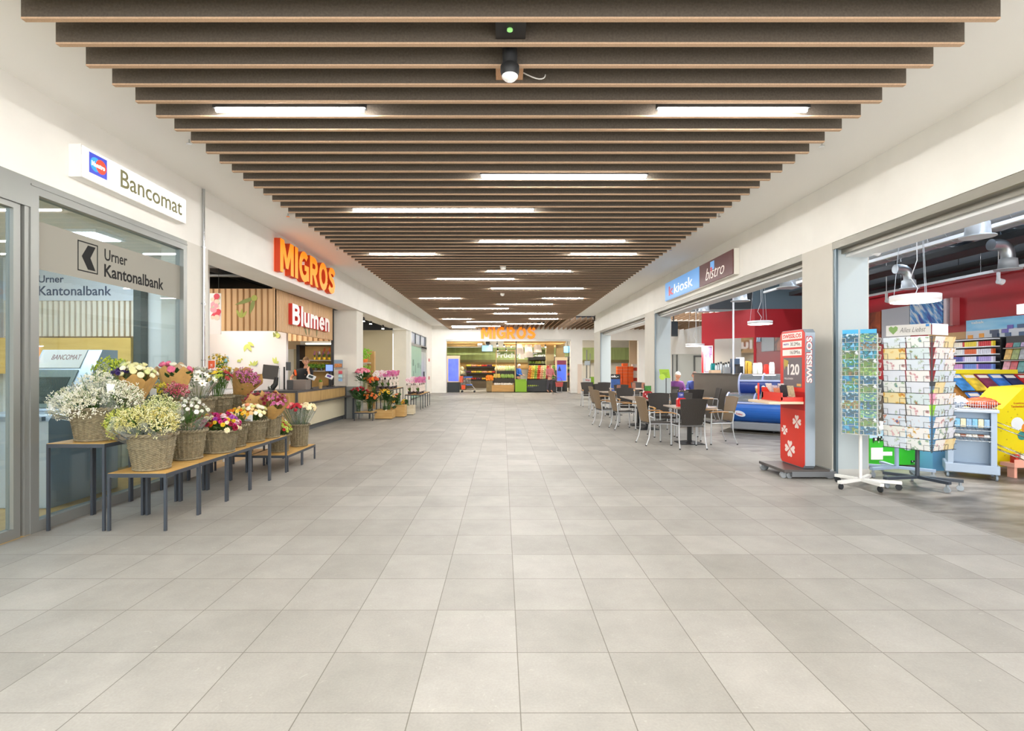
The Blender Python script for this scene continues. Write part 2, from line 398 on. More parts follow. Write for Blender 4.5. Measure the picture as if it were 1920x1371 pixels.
# kiosk and bistro shell
M_red = mat('#a81e28', .45, name='red_wall_paint')
structure(MB().box(9.6, 9.7, -1, 15.75, 1.2, 3.3).box(9.55, 9.72, -1, 15.75, 3.3, 3.36).build('wall_right', M_red))
structure(MB().box(9.62, 9.72, -1, 15.75, 0, 1.2).box(9.7, 9.8, -1, 15.75, 3.3, 4.7).build('wall_right', mat('#565b60', .7)))
rw = MB(); rw.prism([(0, 0), (1.72, 0), (1.72, 3.28), (0, 3.28)], (6.52, 17.07, 0), (.64, -.77, 0), (0, 0, 1), -.1)
rw.box(7.62, 9.6, 15.75, 15.85, 0, 3.28)
structure(rw.build('wall_front', M_red))
structure(MB().box(4.5, 10, -1, 17.2, 4.6, 4.7).build('ceiling_kiosk', concrete('raw_concrete', '#55544d', '#77756d', .9)))
structure(MB().box(7.62, 9.6, 15.9, 16.0, 3.28, 4.6).build('wall_front', mat('#5f7480', .6)))
structure(MB().box(6.3, 7.62, 15.9, 16.0, 3.3, 4.6).build('wall_front', mat('#33393d', .6)))
structure(MB().box(4.9, 11.1, 23.2, 23.3, 4.0, 4.6).build('wall_front', mat('#3a3e40', .7)))
# mirror panels on the red wall
M_mirror = mat('#dfe3e2', .03, 1.0, name='mirror_glass')
um = Vector((.64, -.77, 0)).normalized(); nm = um.cross(Vector((0, 0, 1)))
mw = MB(); o_ = Vector((6.52, 17.07, 0)) + um * .45 + nm * .004
mw.prism([(0, 1.2), (1.24, 1.2), (1.24, 2.42), (0, 2.42)], o_, um, (0, 0, 1), .012)
tag(mw.build('wall_mirror', M_mirror), 'angled mirror pane on the red wall left of the straight one', 'mirror')
tag(MB().box(7.66, 9.5, 15.735, 15.747, 1.2, 2.42).build('wall_mirror', M_mirror), 'straight mirror pane on the red wall above the bistro bar', 'mirror')
# bank room
structure(MB().box(-9, -5.4, 9.4, 9.5, 0, 3.9).box(-9.1, -9, -5, 9.5, 0, 3.9).prism([(0, 0), (2.06, 0), (2.06, 3.9), (0, 3.9)], (-5.4, 9.5, 0), (.388, -.922, 0), (0, 0, 1), -.06).build('wall_bank', mat('#e2e3e0', .8)))
structure(MB().box(-9, -4.87, -5, 9.5, 3.5, 3.6).build('ceiling_bank', mat('#e4e4e0', .85)))
# migros flower shop room
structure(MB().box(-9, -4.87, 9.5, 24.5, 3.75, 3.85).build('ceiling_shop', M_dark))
structure(MB().box(-9, -4.75, 22.5, 22.6, 0, 3.13).build('wall_back', mat('#b5ab90', .8, name='beige_wall')))
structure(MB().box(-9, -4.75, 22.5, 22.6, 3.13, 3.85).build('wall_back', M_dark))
structure(MB().box(-9.1, -9, 9.5, 24.5, 0, 3.85).build('wall_back', mat('#d6d2c8', .8)))
structure(MB().box(14, 14.1, 17.2, 40.6, 0, 4.7).build('wall_right', M_white))
structure(MB().box(9.6, 14, 17.1, 17.2, 0, 4.7).build('wall_back', mat('#b9b6ae', .8)))
# supermarket room
structure(MB().box(-8, 14, 40.5, 40.6, 0, 4.2).build('wall_back', M_white))
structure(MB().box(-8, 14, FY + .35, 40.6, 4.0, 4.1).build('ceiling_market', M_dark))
structure(MB().box(-5.1, -5, FY + .35, 40.6, 0, 4).build('wall_left', mat('#cfd9b4', .8)))
# ---------------------------------------------------------------- slatted ceiling
M_bface = mat('#5f564c', .95, var=.18, scale=60, bump=.3, name='dark_baffle_face')  # baffle faces, darker in tone than their bottom edges
M_bedge = mat('#c9a98c', .9, var=.1, scale=90, name='pale_baffle_edge')
ZS = 3.80
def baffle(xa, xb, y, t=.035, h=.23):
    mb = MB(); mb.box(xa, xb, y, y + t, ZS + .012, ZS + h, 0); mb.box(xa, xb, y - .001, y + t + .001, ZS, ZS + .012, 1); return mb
SL = .2677; Y0 = 3.434
XL, XR = -3.17, 3.28
full = None
k = -14
while True:
    y = Y0 + SL * k; k += 1
    if y > 32.4 or y > FY - .1: break
    if y < 24.4:
        if full is None:
            full = tag(baffle(XL, XR, y).build('ceiling_baffle', [M_bface, M_bedge]), 'long brown baffle board hanging crosswise across the mall ceiling', 'ceiling baffle', 'crosswise ceiling baffles')
            fx = full.location.x
        else:
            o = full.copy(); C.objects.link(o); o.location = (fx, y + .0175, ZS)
    else:
        xr = XR - (y - 24.4) / (32.6 - 24.4) * 6.4
        if xr < XL + .2: continue
        tag(baffle(XL, xr, y).build('ceiling_baffle', [M_bface, M_bedge]), 'shortened brown baffle board ending on the diagonal seam before the supermarket front', 'ceiling baffle', 'shortened ceiling baffles at the far end')
x = -2.6
while x < 11.1:
    ya = 24.5 + (XR - x) / 6.4 * 8.2 if x < XR else (25.75 if x < 4.9 else 23.4)
    if ya < FY - .3:
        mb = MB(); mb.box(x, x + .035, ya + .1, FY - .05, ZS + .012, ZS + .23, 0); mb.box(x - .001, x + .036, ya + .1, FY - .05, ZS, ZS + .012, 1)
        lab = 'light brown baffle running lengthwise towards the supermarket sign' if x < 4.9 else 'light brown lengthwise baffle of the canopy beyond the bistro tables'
        tag(mb.build('ceiling_baffle', [mat('#8a6f55', .95, var=.15, scale=60, name='brown_baffle_face'), M_bedge]), lab, 'ceiling baffle', 'lengthwise ceiling baffles' if x < 4.9 else 'canopy baffles beyond the bistro')
    x += .27

# ---------------------------------------------------------------- LED strips between the baffles
LAMP = emission('#fefcf8', 58)
strips = [(401, 680, 203), (1237, 1516, 204), (903, 1212, 330.5), (663, 1000, 394.5), (900, 1171, 453), (695, 816, 478), (1070, 1191, 478), (914, 1069, 510.5),
          (821, 963, 524.5), (921, 1094, 540), (786, 862, 558.5), (1018, 1094, 558.5), (932, 1036, 570.5), (824, 953, 578.5), (926, 1044, 588.5), (829, 883, 597.5),
          (993, 1047, 597.5), (875, 950, 603.5), (948, 1020, 607), (847, 938, 611.5), (848, 890, 617)]
def led(xa, xb, y, label):
    kk = round((y - Y0) / SL - .5); y = Y0 + SL * (kk + .5) + .0175
    r = thing('strip_light', label, 'ceiling light', ((xa + xb) / 2, y, ZS + .0), 0, 'linear strip lights between the baffles')
    MB().box(xa - .02, xb + .02, y - .028, y + .028, ZS + .014, ZS + .1).cyl((xa + .2, y, ZS + .1), (xa + .2, y, HC), .006, 6).cyl((xb - .2, y, ZS + .1), (xb - .2, y, HC), .006, 6).build('housing', M_black, r)
    mb = MB(); n = max(8, int((xb - xa) / .09))
    mb.box(xa, xb, y - .014, y + .014, ZS - .012, ZS + .014)
    mb.build('diffuser', LAMP, r)
for i, (a, b, py) in enumerate(strips):
    Y = F * 2.3 / (690 - py)
    Y = min(Y, 29.7)
    side = 'left half' if (a + b) / 2 < 900 else ('right half' if (a + b) / 2 > 1010 else 'middle')
    led(PX(a, Y), PX(b, Y), Y, '%s lit strip light counting from the camera, in the %s of the slatted ceiling' % (ORD[i] if i < 16 else ['seventeenth', 'eighteenth', 'nineteenth', 'twentieth', 'twenty-first'][i - 16], side))
for xa, y in ((-2.6, 2.25), (1.3, 2.25), (-.6, 1.2), (-2.4, .1), (1.2, .1)):  # unseen strips added behind the camera to brighten the near walls
    mb = MB().box(xa, xa + 1.35, y - .014, y + .014, ZS - .012, ZS + .014)
    r = thing('strip_light', 'added unseen strip light behind the viewpoint', 'ceiling light', (xa + .67, y, ZS), 0, 'added strip lights behind the viewpoint')
    mb.build('diffuser', LAMP, r)
for xa, y in ((4.9, 27.2), (6.2, 27.2), (7.2, 25.4), (8.6, 27.4)):
    r = thing('strip_light', 'lit strip light in the canopy of lengthwise baffles', 'ceiling light', (xa, y, ZS), 0, 'strip lights of the lengthwise canopy')
    MB().box(xa - .02 + .15, xa + .02 + .15, y - .6, y + .6, ZS + .0, ZS + .03).build('diffuser', LAMP, r)

# motion sensor box, camera plates near the viewer
r = thing('presence_sensor', 'black round presence sensor with white lens hanging between the nearest baffles', 'sensor', (.05, 3.95, 3.68))
ya = 3.86
MB().lathe([(.055, .0), (.055, .3)], (PX(956, 3.86), ya, 3.72), 20).build('stem', M_black, r)
MB().lathe([(.062, 0), (.07, .03), (.07, .07), (.05, .09)], (PX(956, 3.86), ya, 3.66), 22).build('housing', M_black, r)
MB().lathe([(.005, -.035), (.04, -.02), (.06, 0), (.06, .012)], (PX(956, 3.86), ya, 3.652), 20).build('lens', mat('#f3f3f0', .3), r)
r = thing('ceiling_speaker_plate', 'black square plate with small green lamp between two baffles above the sensor', 'ceiling plate', (.05, 3.58, 3.82))
MB().box(PX(929, 3.6), PX(986, 3.6), 3.475, 3.695, 3.83, 3.85).build('plate', M_black, r)
MB().lathe([(.02, 0), (.02, .01), (.012, .014)], (PX(956, 3.58), 3.58, 3.815), 14).build('lamp', mat('#8fd07a', .3, emit=.6), r)
tag(MB().box(PX(929, 3.92), PX(983, 3.92), 4.02, 4.23, 3.835, 3.85).build('fibreboard_plate', mat('#c49a78', .95, var=.15, scale=120)), 'square tan fibreboard plate with red button behind the presence sensor', 'ceiling plate')
tag(MB().lathe([(.011, 0), (.011, .03)], (PX(954, 4.12), 4.12, 3.806), 10).build('red_indicator', mat('#c8161c', .4)), 'small red indicator pin under the tan fibreboard plate', 'indicator')
pts = [(PX(982, 4.1) + .16 * math.sin(t * PI / 2 / 8) * 1.1, 4.17, 3.86 - .05 * math.sin(t * PI / 8 * .9)) for t in range(9)]
tag(MB().path(pts, .005, 6).build('white_cable', mat('#e4e2dc', .5)), 'thin white cable looping out beside the tan fibreboard plate', 'cable')
# sprinklers in the plaster strips beside the slats
for i, (px, py) in enumerate(((355, 265), (540, 403), (632, 467), (1541, 270), (1348, 403), (1257, 467))):
    Y = F * 2.52 / (690 - py)
    r = thing('sprinkler_head', '%s small chrome sprinkler in the ceiling strip on the %s side' % (ORD[i % 3], 'flower' if i < 3 else 'kiosk'), 'sprinkler', (PX(px, Y), Y, HC - .05), 0, 'ceiling sprinklers')
    MB().cyl((r.location.x, Y, HC - .045), (r.location.x, Y, HC), .008, 8).lathe([(.03, 0), (.03, .004)], (r.location.x, Y, HC - .05), 12).build('head', M_chrome, r)
for i, (px, py) in enumerate(((942, 552), (943, 502))):
    Y = F * 2.3 / (690 - py)
    tag(MB().lathe([(.03, -.05), (.06, -.03), (.07, .02), (.07, .06)], (PX(px, Y), Y, ZS + .0), 16).build('smoke_detector', mat('#f1efe9', .5)), ('white dome smoke detector far along the slatted ceiling', 'small flat smoke detector nearer in the slatted ceiling')[i], 'smoke detector')

# ---------------------------------------------------------------- bank front
M_glassb = glass('#e8f2f6', 1.0, ior=1.6, name='shop_glass')
r = structure(MB().box(-4.36, -4.25, 4.70, 4.785, 0, H).box(-4.36, -4.25, 6.955, 7.03, 0, H).box(-4.36, -4.25, 4.785, 6.955, H - .13, H).box(-4.36, -4.25, 4.785, 6.955, 0, .1)
              .box(-4.3, -4.243, 4.70, 7.03, H - .06, H - .045).build('window_2', M_alud))
MB().box(-4.315, -4.303, 4.785, 6.955, .1, H - .13).build('pane', M_glassb, r)
film = tag(MB().box(-4.3025, -4.3005, 4.785, 6.955, 2.415, 2.86).build('window_film', mat('#98968c', .7, name='grey_film')), 'grey film band with bank logo across the bank window', 'window film')
mk = mat('#08080a', .8, name='black_print')
U, V = (0, 1, 0), (0, 0, 1)
def YL(px, X): return F * X / (px - 942)
ya, yb = YL(145.5, -4.3), YL(183.5, -4.3)
fr = MB(); t = .012
fr.box(-4.3005, -4.2995, ya, yb, 2.49, 2.49 + t).box(-4.3005, -4.2995, ya, yb, 2.80 - t, 2.80).box(-4.3005, -4.2995, ya, ya + t, 2.49, 2.80).box(-4.3005, -4.2995, yb - t, yb, 2.49, 2.80)
w_ = yb - ya
fr.prism([(.2 * w_, .155), (.5 * w_, .28), (.88 * w_, .28), (.62 * w_, .155), (.88 * w_, .03), (.5 * w_, .03)], (-4.3005, ya, 2.49), U, V, .001)
fr.build('logo', mk, film)
letters('Urner', [mk], (-4.3005, YL(196, -4.3), 2.665), U, V, YL(238.5, -4.3) - YL(196, -4.3), .125, .001, 'lettering', film, bold=.012)
letters('Kantonalbank', [mk], (-4.3005, YL(195.5, -4.3), 2.485), U, V, YL(306.5, -4.3) - YL(195.5, -4.3), .14, .001, 'lettering', film, bold=.02)
# sliding door (left edge of the view)
d = structure(MB().box(-4.34, -4.27, 3.0, 4.62, 0, .09).box(-4.34, -4.27, 4.555, 4.62, .09, 2.9).box(-4.36, -4.25, 3.0, 4.70, 2.95, H).box(-4.34, -4.27, 3.0, 4.62, 2.9, 2.95).box(-4.35, -4.26, 4.65, 4.70, 0, 2.95).build('door_2', M_alud))
MB().box(-4.312, -4.303, 3.0, 4.555, .09, 2.9).build('pane', M_glassb, d)
d = structure(MB().box(-4.36, -4.25, 2.9, 2.998, 0, H).box(-4.36, -4.25, -1, 2.9, H - .13, H).box(-4.36, -4.25, -1, 2.9, 0, .1).build('window_3', M_alud))
MB().box(-4.315, -4.303, -1, 2.9, .1, H - .13).build('pane', M_glassb, d)
# illuminated bank sign
r = thing('bank_sign', 'white illuminated box sign reading Bancomat above the bank window', 'sign', (-4.18, 5.95, 3.38))
MB().box(-4.248, -4.125, 5.106, 6.80, 3.375, 3.695).build('box', mat('#ecebe6', .5), r)
MB().box(-4.125, -4.12, 5.115, 6.79, 3.385, 3.685).build('face', emission('#fffdf6', .5), r)
XF = -4.1195
MB().prism([(0, 0), (.235, 0), (.235, .205), (0, .205)], (XF, YL(167, -4.12), 3.455), U, V, .0005).build('blue_panel', mat('#3b46b8', .4, emit=.55), r)
def disc(cu, cv, rr, n=24, o=(0, 0, 0)): return [(cu + rr * math.cos(2 * PI * i / n), cv + rr * math.sin(2 * PI * i / n)) for i in range(n)]
yl = YL(167, -4.12)
MB().prism(disc(.085, .103, .072), (XF + .0006, yl, 3.455), U, V, .0005).build('blue_disc', mat('#2f8fdc', .4, emit=.6), r)
MB().prism(disc(.155, .103, .072), (XF + .0006, yl, 3.455), U, V, .0007).build('red_disc', mat('#e2452e', .4, emit=.6), r)
letters('Maestro', [mat('#ffffff', .4, emit=.7)], (XF + .0015, yl + .03, 3.535), U, V, .175, .05, .0006, 'logo_text', r, bold=.03)
letters('Bancomat', [mat('#7d7a52', .5, emit=.05)], (XF, YL(226, -4.12), 3.455), U, V, YL(341, -4.12) - YL(226, -4.12), .19, .001, 'lettering', r, bold=.008)
# steel conduit on the pier
tag(MB().cyl((-4.225, 7.38, 1.52), (-4.225, 7.38, 4.03), .016, 12).box(-4.25, -4.215, 7.35, 7.41, 1.6, 1.62).box(-4.25, -4.215, 7.35, 7.41, 2.4, 2.42).box(-4.25, -4.215, 7.35, 7.41, 3.2, 3.22).build('conduit', M_chrome), 'thin bright steel conduit running up the white pier beside the bank window', 'pipe')
tag(MB().box(-4.25, -4.243, 7.40, 7.5, 1.36, 1.50).build('notice_plate', [mk]), 'small black notice plate on the white pier under the steel conduit', 'notice')
# interior of the bank
r = thing('bancomat', 'silver cash machine leaning back behind the bank window, marked BANCOMAT', 'cash machine', (-5.2, 5.95, 0))
mb = MB(); prof = [(0, 0), (0, .93), (.05, 1.0), (.35, 1.02), (.75, 1.72), (1.0, 1.72), (1.0, 0)]
mb.prism([(a, b) for a, b in prof], (-5.55, 5.55, 0), (0, 1, 0), (0, 0, 1), .72)
mb.build('cabinet', mat('#b9c4d0', .35, .5), r, bevel=.01)
un = Vector((0, .40, .70)).normalized(); nn_ = Vector((1, 0, 0)).cross(un)
o_ = Vector((-5.55, 5.55 + .35, 1.02))
MB().prism([(.03, .03), (.55, .03), (.55, .52), (.03, .52)], o_ , (1, 0, 0), un, .012).build('screen_surround', mat('#76837c', .4), r)
MB().prism([(.1, .08), (.5, .08), (.5, .42), (.1, .42)], o_ + nn_ * .012, (1, 0, 0), un, .006).build('screen', mat('#3e4a48', .2), r)
MB().prism([(.03, .55), (.55, .55), (.55, .8), (.03, .8)], o_, (1, 0, 0), un, .01).build('header', mat('#d9d6cf', .5), r)
letters('BANCOMAT', [mat('#7b3a34', .5)], o_ + Vector((1, 0, 0)) * .17 + un * .66 + nn_ * .0105, (1, 0, 0), un, .34, .07, .001, 'lettering', r)
MB().box(-5.5, -4.86, 5.50, 5.55, .94, .98).build('keypad_shelf', mat('#8d98a5', .3, .6), r)
tag(MB().box(-8.9, -6.52, 9.30, 9.32, 2.70, 3.26).build('name_board', mat('#d5dae0', .6)), 'pale panel with bank name on the back wall of the bank', 'panel')
pb = mat('#45526b', .5)
letters('Urner', [pb], (-8.27, 9.299, 3.02), (1, 0, 0), V, .45, .13, .002, 'lettering', bpy.data.objects['name_board'], bold=.01)
letters('Kantonalbank', [pb], (-8.27, 9.299, 2.79), (1, 0, 0), V, 1.30, .17, .002, 'lettering', bpy.data.objects['name_board'], bold=.012)
mb = MB()
for i in range(24): mb.box(-8.85 + i * .098, -8.85 + i * .098 + .06, 9.27, 9.32, 2.06, 2.69)
mb.box(-8.9, -6.52, 9.32, 9.35, 2.05, 2.70, 1)
tag(mb.build('slatted_panel', [mat('#e9e0cf', .6), mat('#b98f52', .6)]), 'pale slatted wall panel under the bank name panel', 'wall panel')
tag(MB().box(-8.9, -6.52, 9.15, 9.3, 1.45, 2.03).box(-8.9, -6.52, 9.1, 9.3, 1.40, 1.45).build('wall_cupboard', wood('#ecc872', '#dcb660', 4, 'X')), 'yellow wooden wall cupboard below the slatted panel in the bank', 'cupboard')
tag(MB().box(-6.51, -6.38, 9.2, 9.38, 0, 3.48).build('bank_post', mat('#4a524f', .5)), 'dark upright post beside the slatted panel in the bank', 'post')
mb = MB()
for i in range(26):
    mb.box(-5.78, -5.76 + .025 * (i % 2), 7.1 + i * .085, 7.1 + i * .085 + .08, 0, 1.35)
tag(mb.build('low_screen', mat('#b9c0b6', .7)), 'low grey green folding screen beyond the cash machine in the bank', 'screen')
for i in range(3):
    r = thing('bank_ceiling_light', 'square ceiling light over the bank room, %s from the door' % ORD[i], 'ceiling light', (-6.4, 3.2 + i * 2.3, 3.45), 0, 'ceiling lights in the bank')
    MB().box(-6.95, -5.85, r.location.y - .3, r.location.y + .3, 3.46, 3.5).build('frame', M_white2, r)
    MB().box(-6.9, -5.9, r.location.y - .26, r.location.y + .26, 3.45, 3.462).build('diffuser', emission('#f1f7ff', 12), r)
# ---------------------------------------------------------------- figures
def skin_mesh(chains, sub=2):
    """one continuous surface grown round connected joints; chains share joints by name"""
    idx = {}; vs = []; rad = []; es = []
    for ch in chains:
        prev = None
        for nme, p, r in ch:
            if nme not in idx: idx[nme] = len(vs); vs.append(p); rad.append(r if isinstance(r, tuple) else (r, r))
            if prev is not None: es.append((prev, idx[nme]))
            prev = idx[nme]
    me = bpy.data.meshes.new('sk'); me.from_pydata(vs, es, []); me.update()
    ob = bpy.data.objects.new('sk', me); C.objects.link(ob)
    md = ob.modifiers.new('s', 'SKIN'); md.use_smooth_shade = True
    for i, r in enumerate(rad): me.skin_vertices[0].data[i].radius = r
    me.skin_vertices[0].data[0].use_root = True
    sb = ob.modifiers.new('u', 'SUBSURF'); sb.levels = sub; sb.render_levels = sub
    bpy.context.view_layer.update()
    m2 = bpy.data.meshes.new_from_object(ob.evaluated_get(bpy.context.evaluated_depsgraph_get()))
    v = [tuple(p.co) for p in m2.vertices]; f = [tuple(p.vertices) for p in m2.polygons]
    bpy.data.objects.remove(ob); bpy.data.meshes.remove(me); bpy.data.meshes.remove(m2)
    return v, f
SKIN = mat('#d9a284', .55, name='skin')
def head_mb(c, face, s=1.0, hair=None):
    """head with nose, brow, chin and ears; face = horizontal direction it looks in"""
    mb = MB(); f = Vector(face).normalized(); z = Vector((0, 0, 1)); z = (z - f * z.dot(f)).normalized(); x = f.cross(z)
    n, m = 18, 14; vs = []; fs = []
    for i in range(m + 1):
        a = PI * i / m
        for k in range(n):
            t = 2 * PI * k / n; dx = math.sin(a) * math.cos(t); df = math.sin(a) * math.sin(t); dz = math.cos(a)
            rx, rf, rz = .076, .098, .118
            if dz < -.1: rx *= 1 + .28 * dz; rf *= 1 + .12 * dz
            q = .0
            if df > .75 and abs(dx) < .3 and -.25 < dz < .12: q = .020 * (1 - abs(dx) / .3)     # nose
            if df > .6 and .12 < dz < .3: q += .004
            if df > .5 and dz < -.62: q += .008                                                  # chin
            if df > .6 and .0 < dz < .14 and .25 < abs(dx) < .6: q -= .006                      # eye sockets
            p = Vector(c) + (x * dx * rx + f * (df * rf + q) + z * dz * rz) * s
            vs.append(tuple(p))
    for i in range(m):
        for k in range(n): fs.append((i * n + k, (i + 1) * n + k, (i + 1) * n + (k + 1) % n, i * n + (k + 1) % n))
    mb.add(vs, fs, 0, True)
    for sg in (-1, 1):
        e = Vector(c) + x * sg * .078 * s - f * .008 * s
        mb.path([e + z * .03 * s, e + x * sg * .012 * s + z * .015 * s, e - z * .03 * s], .012 * s, 6)
    return mb, f, x, z
def person(label, loc, P, face, skin_r, top, bottom=None, hair='#5b4632', hair_len=.0, cat='person', glasses=False):
    r = thing('person', label, cat, loc)
    ch = P['chains']
    v, fc = skin_mesh(ch)
    b = MB(); b.add(v, fc, 0, True)
    hm, f, x, z = head_mb(P['head'], face)
    b.merge(hm)
    b.build('body', SKIN, r)
    hc = Vector(P['head'])
    hb = MB(); n, m = 18, 8; vs = []; fs = []
    for i in range(m + 1):
        a = PI * .66 * i / m
        for k in range(n):
            t = 2 * PI * k / n; dx = math.sin(a) * math.cos(t); df = math.sin(a) * math.sin(t); dz = math.cos(a)
            lim = .25
            if df > .25 and dz < lim: dz2 = lim
            else: dz2 = dz
            if df <= .25 and dz < 0: dz2 = dz - hair_len
            vs.append(tuple(hc + x * dx * .088 + f * (df * .106 - .006) + z * (dz2 * .128 + .006)))
    for i in range(m):
        for k in range(n): fs.append((i * n + k, (i + 1) * n + k, (i + 1) * n + (k + 1) % n, i * n + (k + 1) % n))
    hb.add(vs, fs, 0, True); hb.build('hair', mat(hair, .8, var=.2, scale=60), r)
    eb = MB()
    for sg in (-1, 1): eb.ball(tuple(hc + x * sg * .03 + f * .088 + z * .008), .008, 8, 5)
    eb.build('eyes', mat('#2a2420', .3), r)
    mb = MB(); mb.path([tuple(hc + x * s * .024 + f * (.092 - .3 * abs(s) * .02) - z * .055) for s in (-1, -.4, .4, 1)], .005, 6); mb.build('mouth', mat('#a8544c', .5), r)
    if glasses:
        g = MB()
        for sg in (-1, 1): g.path([tuple(hc + x * (sg * .033 + .024 * math.cos(t * PI / 6)) + f * .1 + z * (.008 + .018 * math.sin(t * PI / 6))) for t in range(12)], .003, 5, close=True)
        g.build('glasses', M_black, r)
    for nme, chains, colr in P['clothes']:
        v, fc = skin_mesh(chains); MB().add(v, fc, 0, True).build(nme, mat(colr, .85, var=.1, scale=20), r)
    return r
def hand(wrist, d, up, curl=.4, tag_='h'):
    """five finger chains rooted in the palm"""
    w = Vector(wrist); d = Vector(d).normalized(); up = Vector(up); up = (up - d * up.dot(d)).normalized(); s = d.cross(up)
    palm = w + d * .05; out = [[(tag_ + 'w', tuple(w), .026), (tag_ + 'p', tuple(palm), (.036, .02))]]
    for i, (o, L) in enumerate(((-.028, .062), (-.010, .074), (.010, .072), (.028, .056))):
        k0 = palm + d * .035 + s * o; k1 = k0 + d * L * .5 - up * L * curl * .25; k2 = k1 + d * L * .45 - up * L * curl * .6
        out.append([(tag_ + 'p', 0, 0), (tag_ + 'k%d' % i, tuple(k0), .010), (tag_ + 'm%d' % i, tuple(k1), .009), (tag_ + 't%d' % i, tuple(k2), .008)])
    t0 = w + d * .03 - s * .035; t1 = t0 + d * .035 - s * .02 - up * .01
    out.append([(tag_ + 'p', 0, 0), (tag_ + 'th0', tuple(t0), .012), (tag_ + 'th1', tuple(t1), .010)])
    return out

# ---------------------------------------------------------------- signs of the flower shop
M_org = mat('#f5820f', .5, emit=.8, name='lit_orange'); M_orgs = mat('#c23a0a', .5, emit=.1, name='orange_side')
r = thing('illuminated_sign', 'glowing orange MIGROS letters on the white fascia above the flower shop', 'sign', (-4.2, 11.3, 3.31))
ya, yb = YL(525.5, -4.13), YL(628.4, -4.13)
bold_letters('MIGROS', [M_org, M_orgs], (-4.245, ya, 3.30), U, V, yb - ya, .62, .115, r)
r = thing('illuminated_sign', 'glowing orange MIGROS letters above the far supermarket entrance', 'sign', (.3, FY - .1, 3.25))
bold_letters('MIGROS', [M_org, M_orgs], (PX(902, FY), FY - .005, PZ(635.5, FY)), (1, 0, 0), V, PX(1004, FY) - PX(902, FY), .70, .1, r)

# ---------------------------------------------------------------- flower kiosk fascia
M_sl = mat('#dcb78c', .6, var=.06, scale=8, stretch=(1, 1, .1), name='slat_wood'); M_sld = mat('#b38a5e', .6, name='slat_back')
XB = -4.9; YB0, YB1 = 11.25, 15.1
r = thing('flower_kiosk_fascia', 'slatted wooden fascia with Blumen sign over the flower counter', 'fascia', (-4.9, 13.2, 2.3))
mb = MB().box(XB - .06, XB - .02, YB0, YB1, 2.3, 3.6, 1)
n = int((YB1 - YB0) / .085)
for i in range(n): mb.box(XB - .02, XB + .0, YB0 + i * .085, YB0 + i * .085 + .055, 2.3, 3.6)
mb.build('long_slat_panel', [M_sl, M_sld], r)
mb = MB().box(-8.95, XB - .0, YB0 + .02, YB0 + .06, 2.3, 3.205, 1).box(XB - .03, XB, YB0 - .005, YB0 + .05, 2.3, 3.205)
n = int(4.0 / .13)
for i in range(n): mb.box(XB - .05 - i * .13 - .085, XB - .05 - i * .13, YB0 - .005, YB0 + .02, 2.3, 3.205)
mb.build('end_slat_panel', [M_sl, M_sld], r)
mb = MB().box(-6.6, XB - .06, 15.0, 15.04, 2.27, 3.3, 1)
for i in range(11): mb.box(-6.6 + i * .15, -6.6 + i * .15 + .09, 14.97, 15.0, 2.27, 3.3)
mb.build('inner_slat_panel', [M_sl, M_sld], r)
MB().box(XB - .06, XB + .01, YB1, YB1 + .05, 1.0, 3.3).build('end_post', mat('#2f3033', .5), r)
MB().box(-8.95, XB, YB0 + .06, YB1, 3.205, 3.22).build('top', M_sld, r)
def leaf_poly(L, W, n=9):
    up = [(L * i / n, W * math.sin(PI * (i / n) ** .8) * .5) for i in range(n + 1)]
    return up + [(a, -b) for a, b in up[-2:0:-1]]
LEAFN = [0]
def leaf_decal(mb, o, u, v, ang, L, W, mi=0):
    W *= .62; LEAFN[0] = (LEAFN[0] + 1) % 5
    ca, sa = math.cos(ang), math.sin(ang)
    mb.prism([(a * ca - b * sa, a * sa + b * ca) for a, b in leaf_poly(L, W)], o, u, v, .002 + .0012 * LEAFN[0], mi)
g1 = mat('#8f9a5a', .6); g2 = mat('#b5bd62', .6); g3 = mat('#c9d67a', .6)
mb = MB(); yy = YB0 - .008
def onend(px, py): return (PX(px, yy), yy, PZ(py, yy))
def leafpts(mb, a, b, W, mi, fn, u=(1, 0, 0)):
    A, B = Vector(fn(*a)), Vector(fn(*b)); d = B - A
    leaf_decal(mb, tuple(A), u, V, math.atan2(d.z, d.dot(Vector(u))), d.length, W, mi)
leafpts(mb, (479, 558), (440, 572), .14, 0, onend); leafpts(mb, (477, 560), (468, 590), .14, 0, onend)
mb.prism(disc(0, 0, .065), onend(477, 559), (1, 0, 0), V, .009, 1)
leafpts(mb, (451, 596), (443, 580), .1, 1, onend); leafpts(mb, (452, 596), (454, 579), .1, 1, onend); leafpts(mb, (453, 596), (463, 583), .1, 1, onend)
mb.build('leaf_motif', [g1, g2], r)
mb = MB()
for yb_, z0, ang, L in ((13.05, 2.32, 2.2, .3), (13.2, 2.32, 1.5, .42), (13.75, 2.32, 1.5, .35), (12.0, 2.63, 1.7, .2)):
    leaf_decal(mb, (XB + .002, yb_, z0), U, V, ang, L, .14, 0)
mb.build('leaf_motif', [mat('#857f4e', .6)], r)
ya, yb = YL(549, -4.8), YL(618.5, -4.8)
s = thing('shop_sign', 'white raised letters Blumen with red sides on the wooden fascia', 'sign', (-4.85, 13.2, 2.5))
bold_letters('Blumen', [mat('#e8dcd8', .4, emit=.12), mat('#c2352a', .4, emit=.1)], (XB + .002, ya, 2.50), U, V, yb - ya, .48, .09, s, .2, .09)

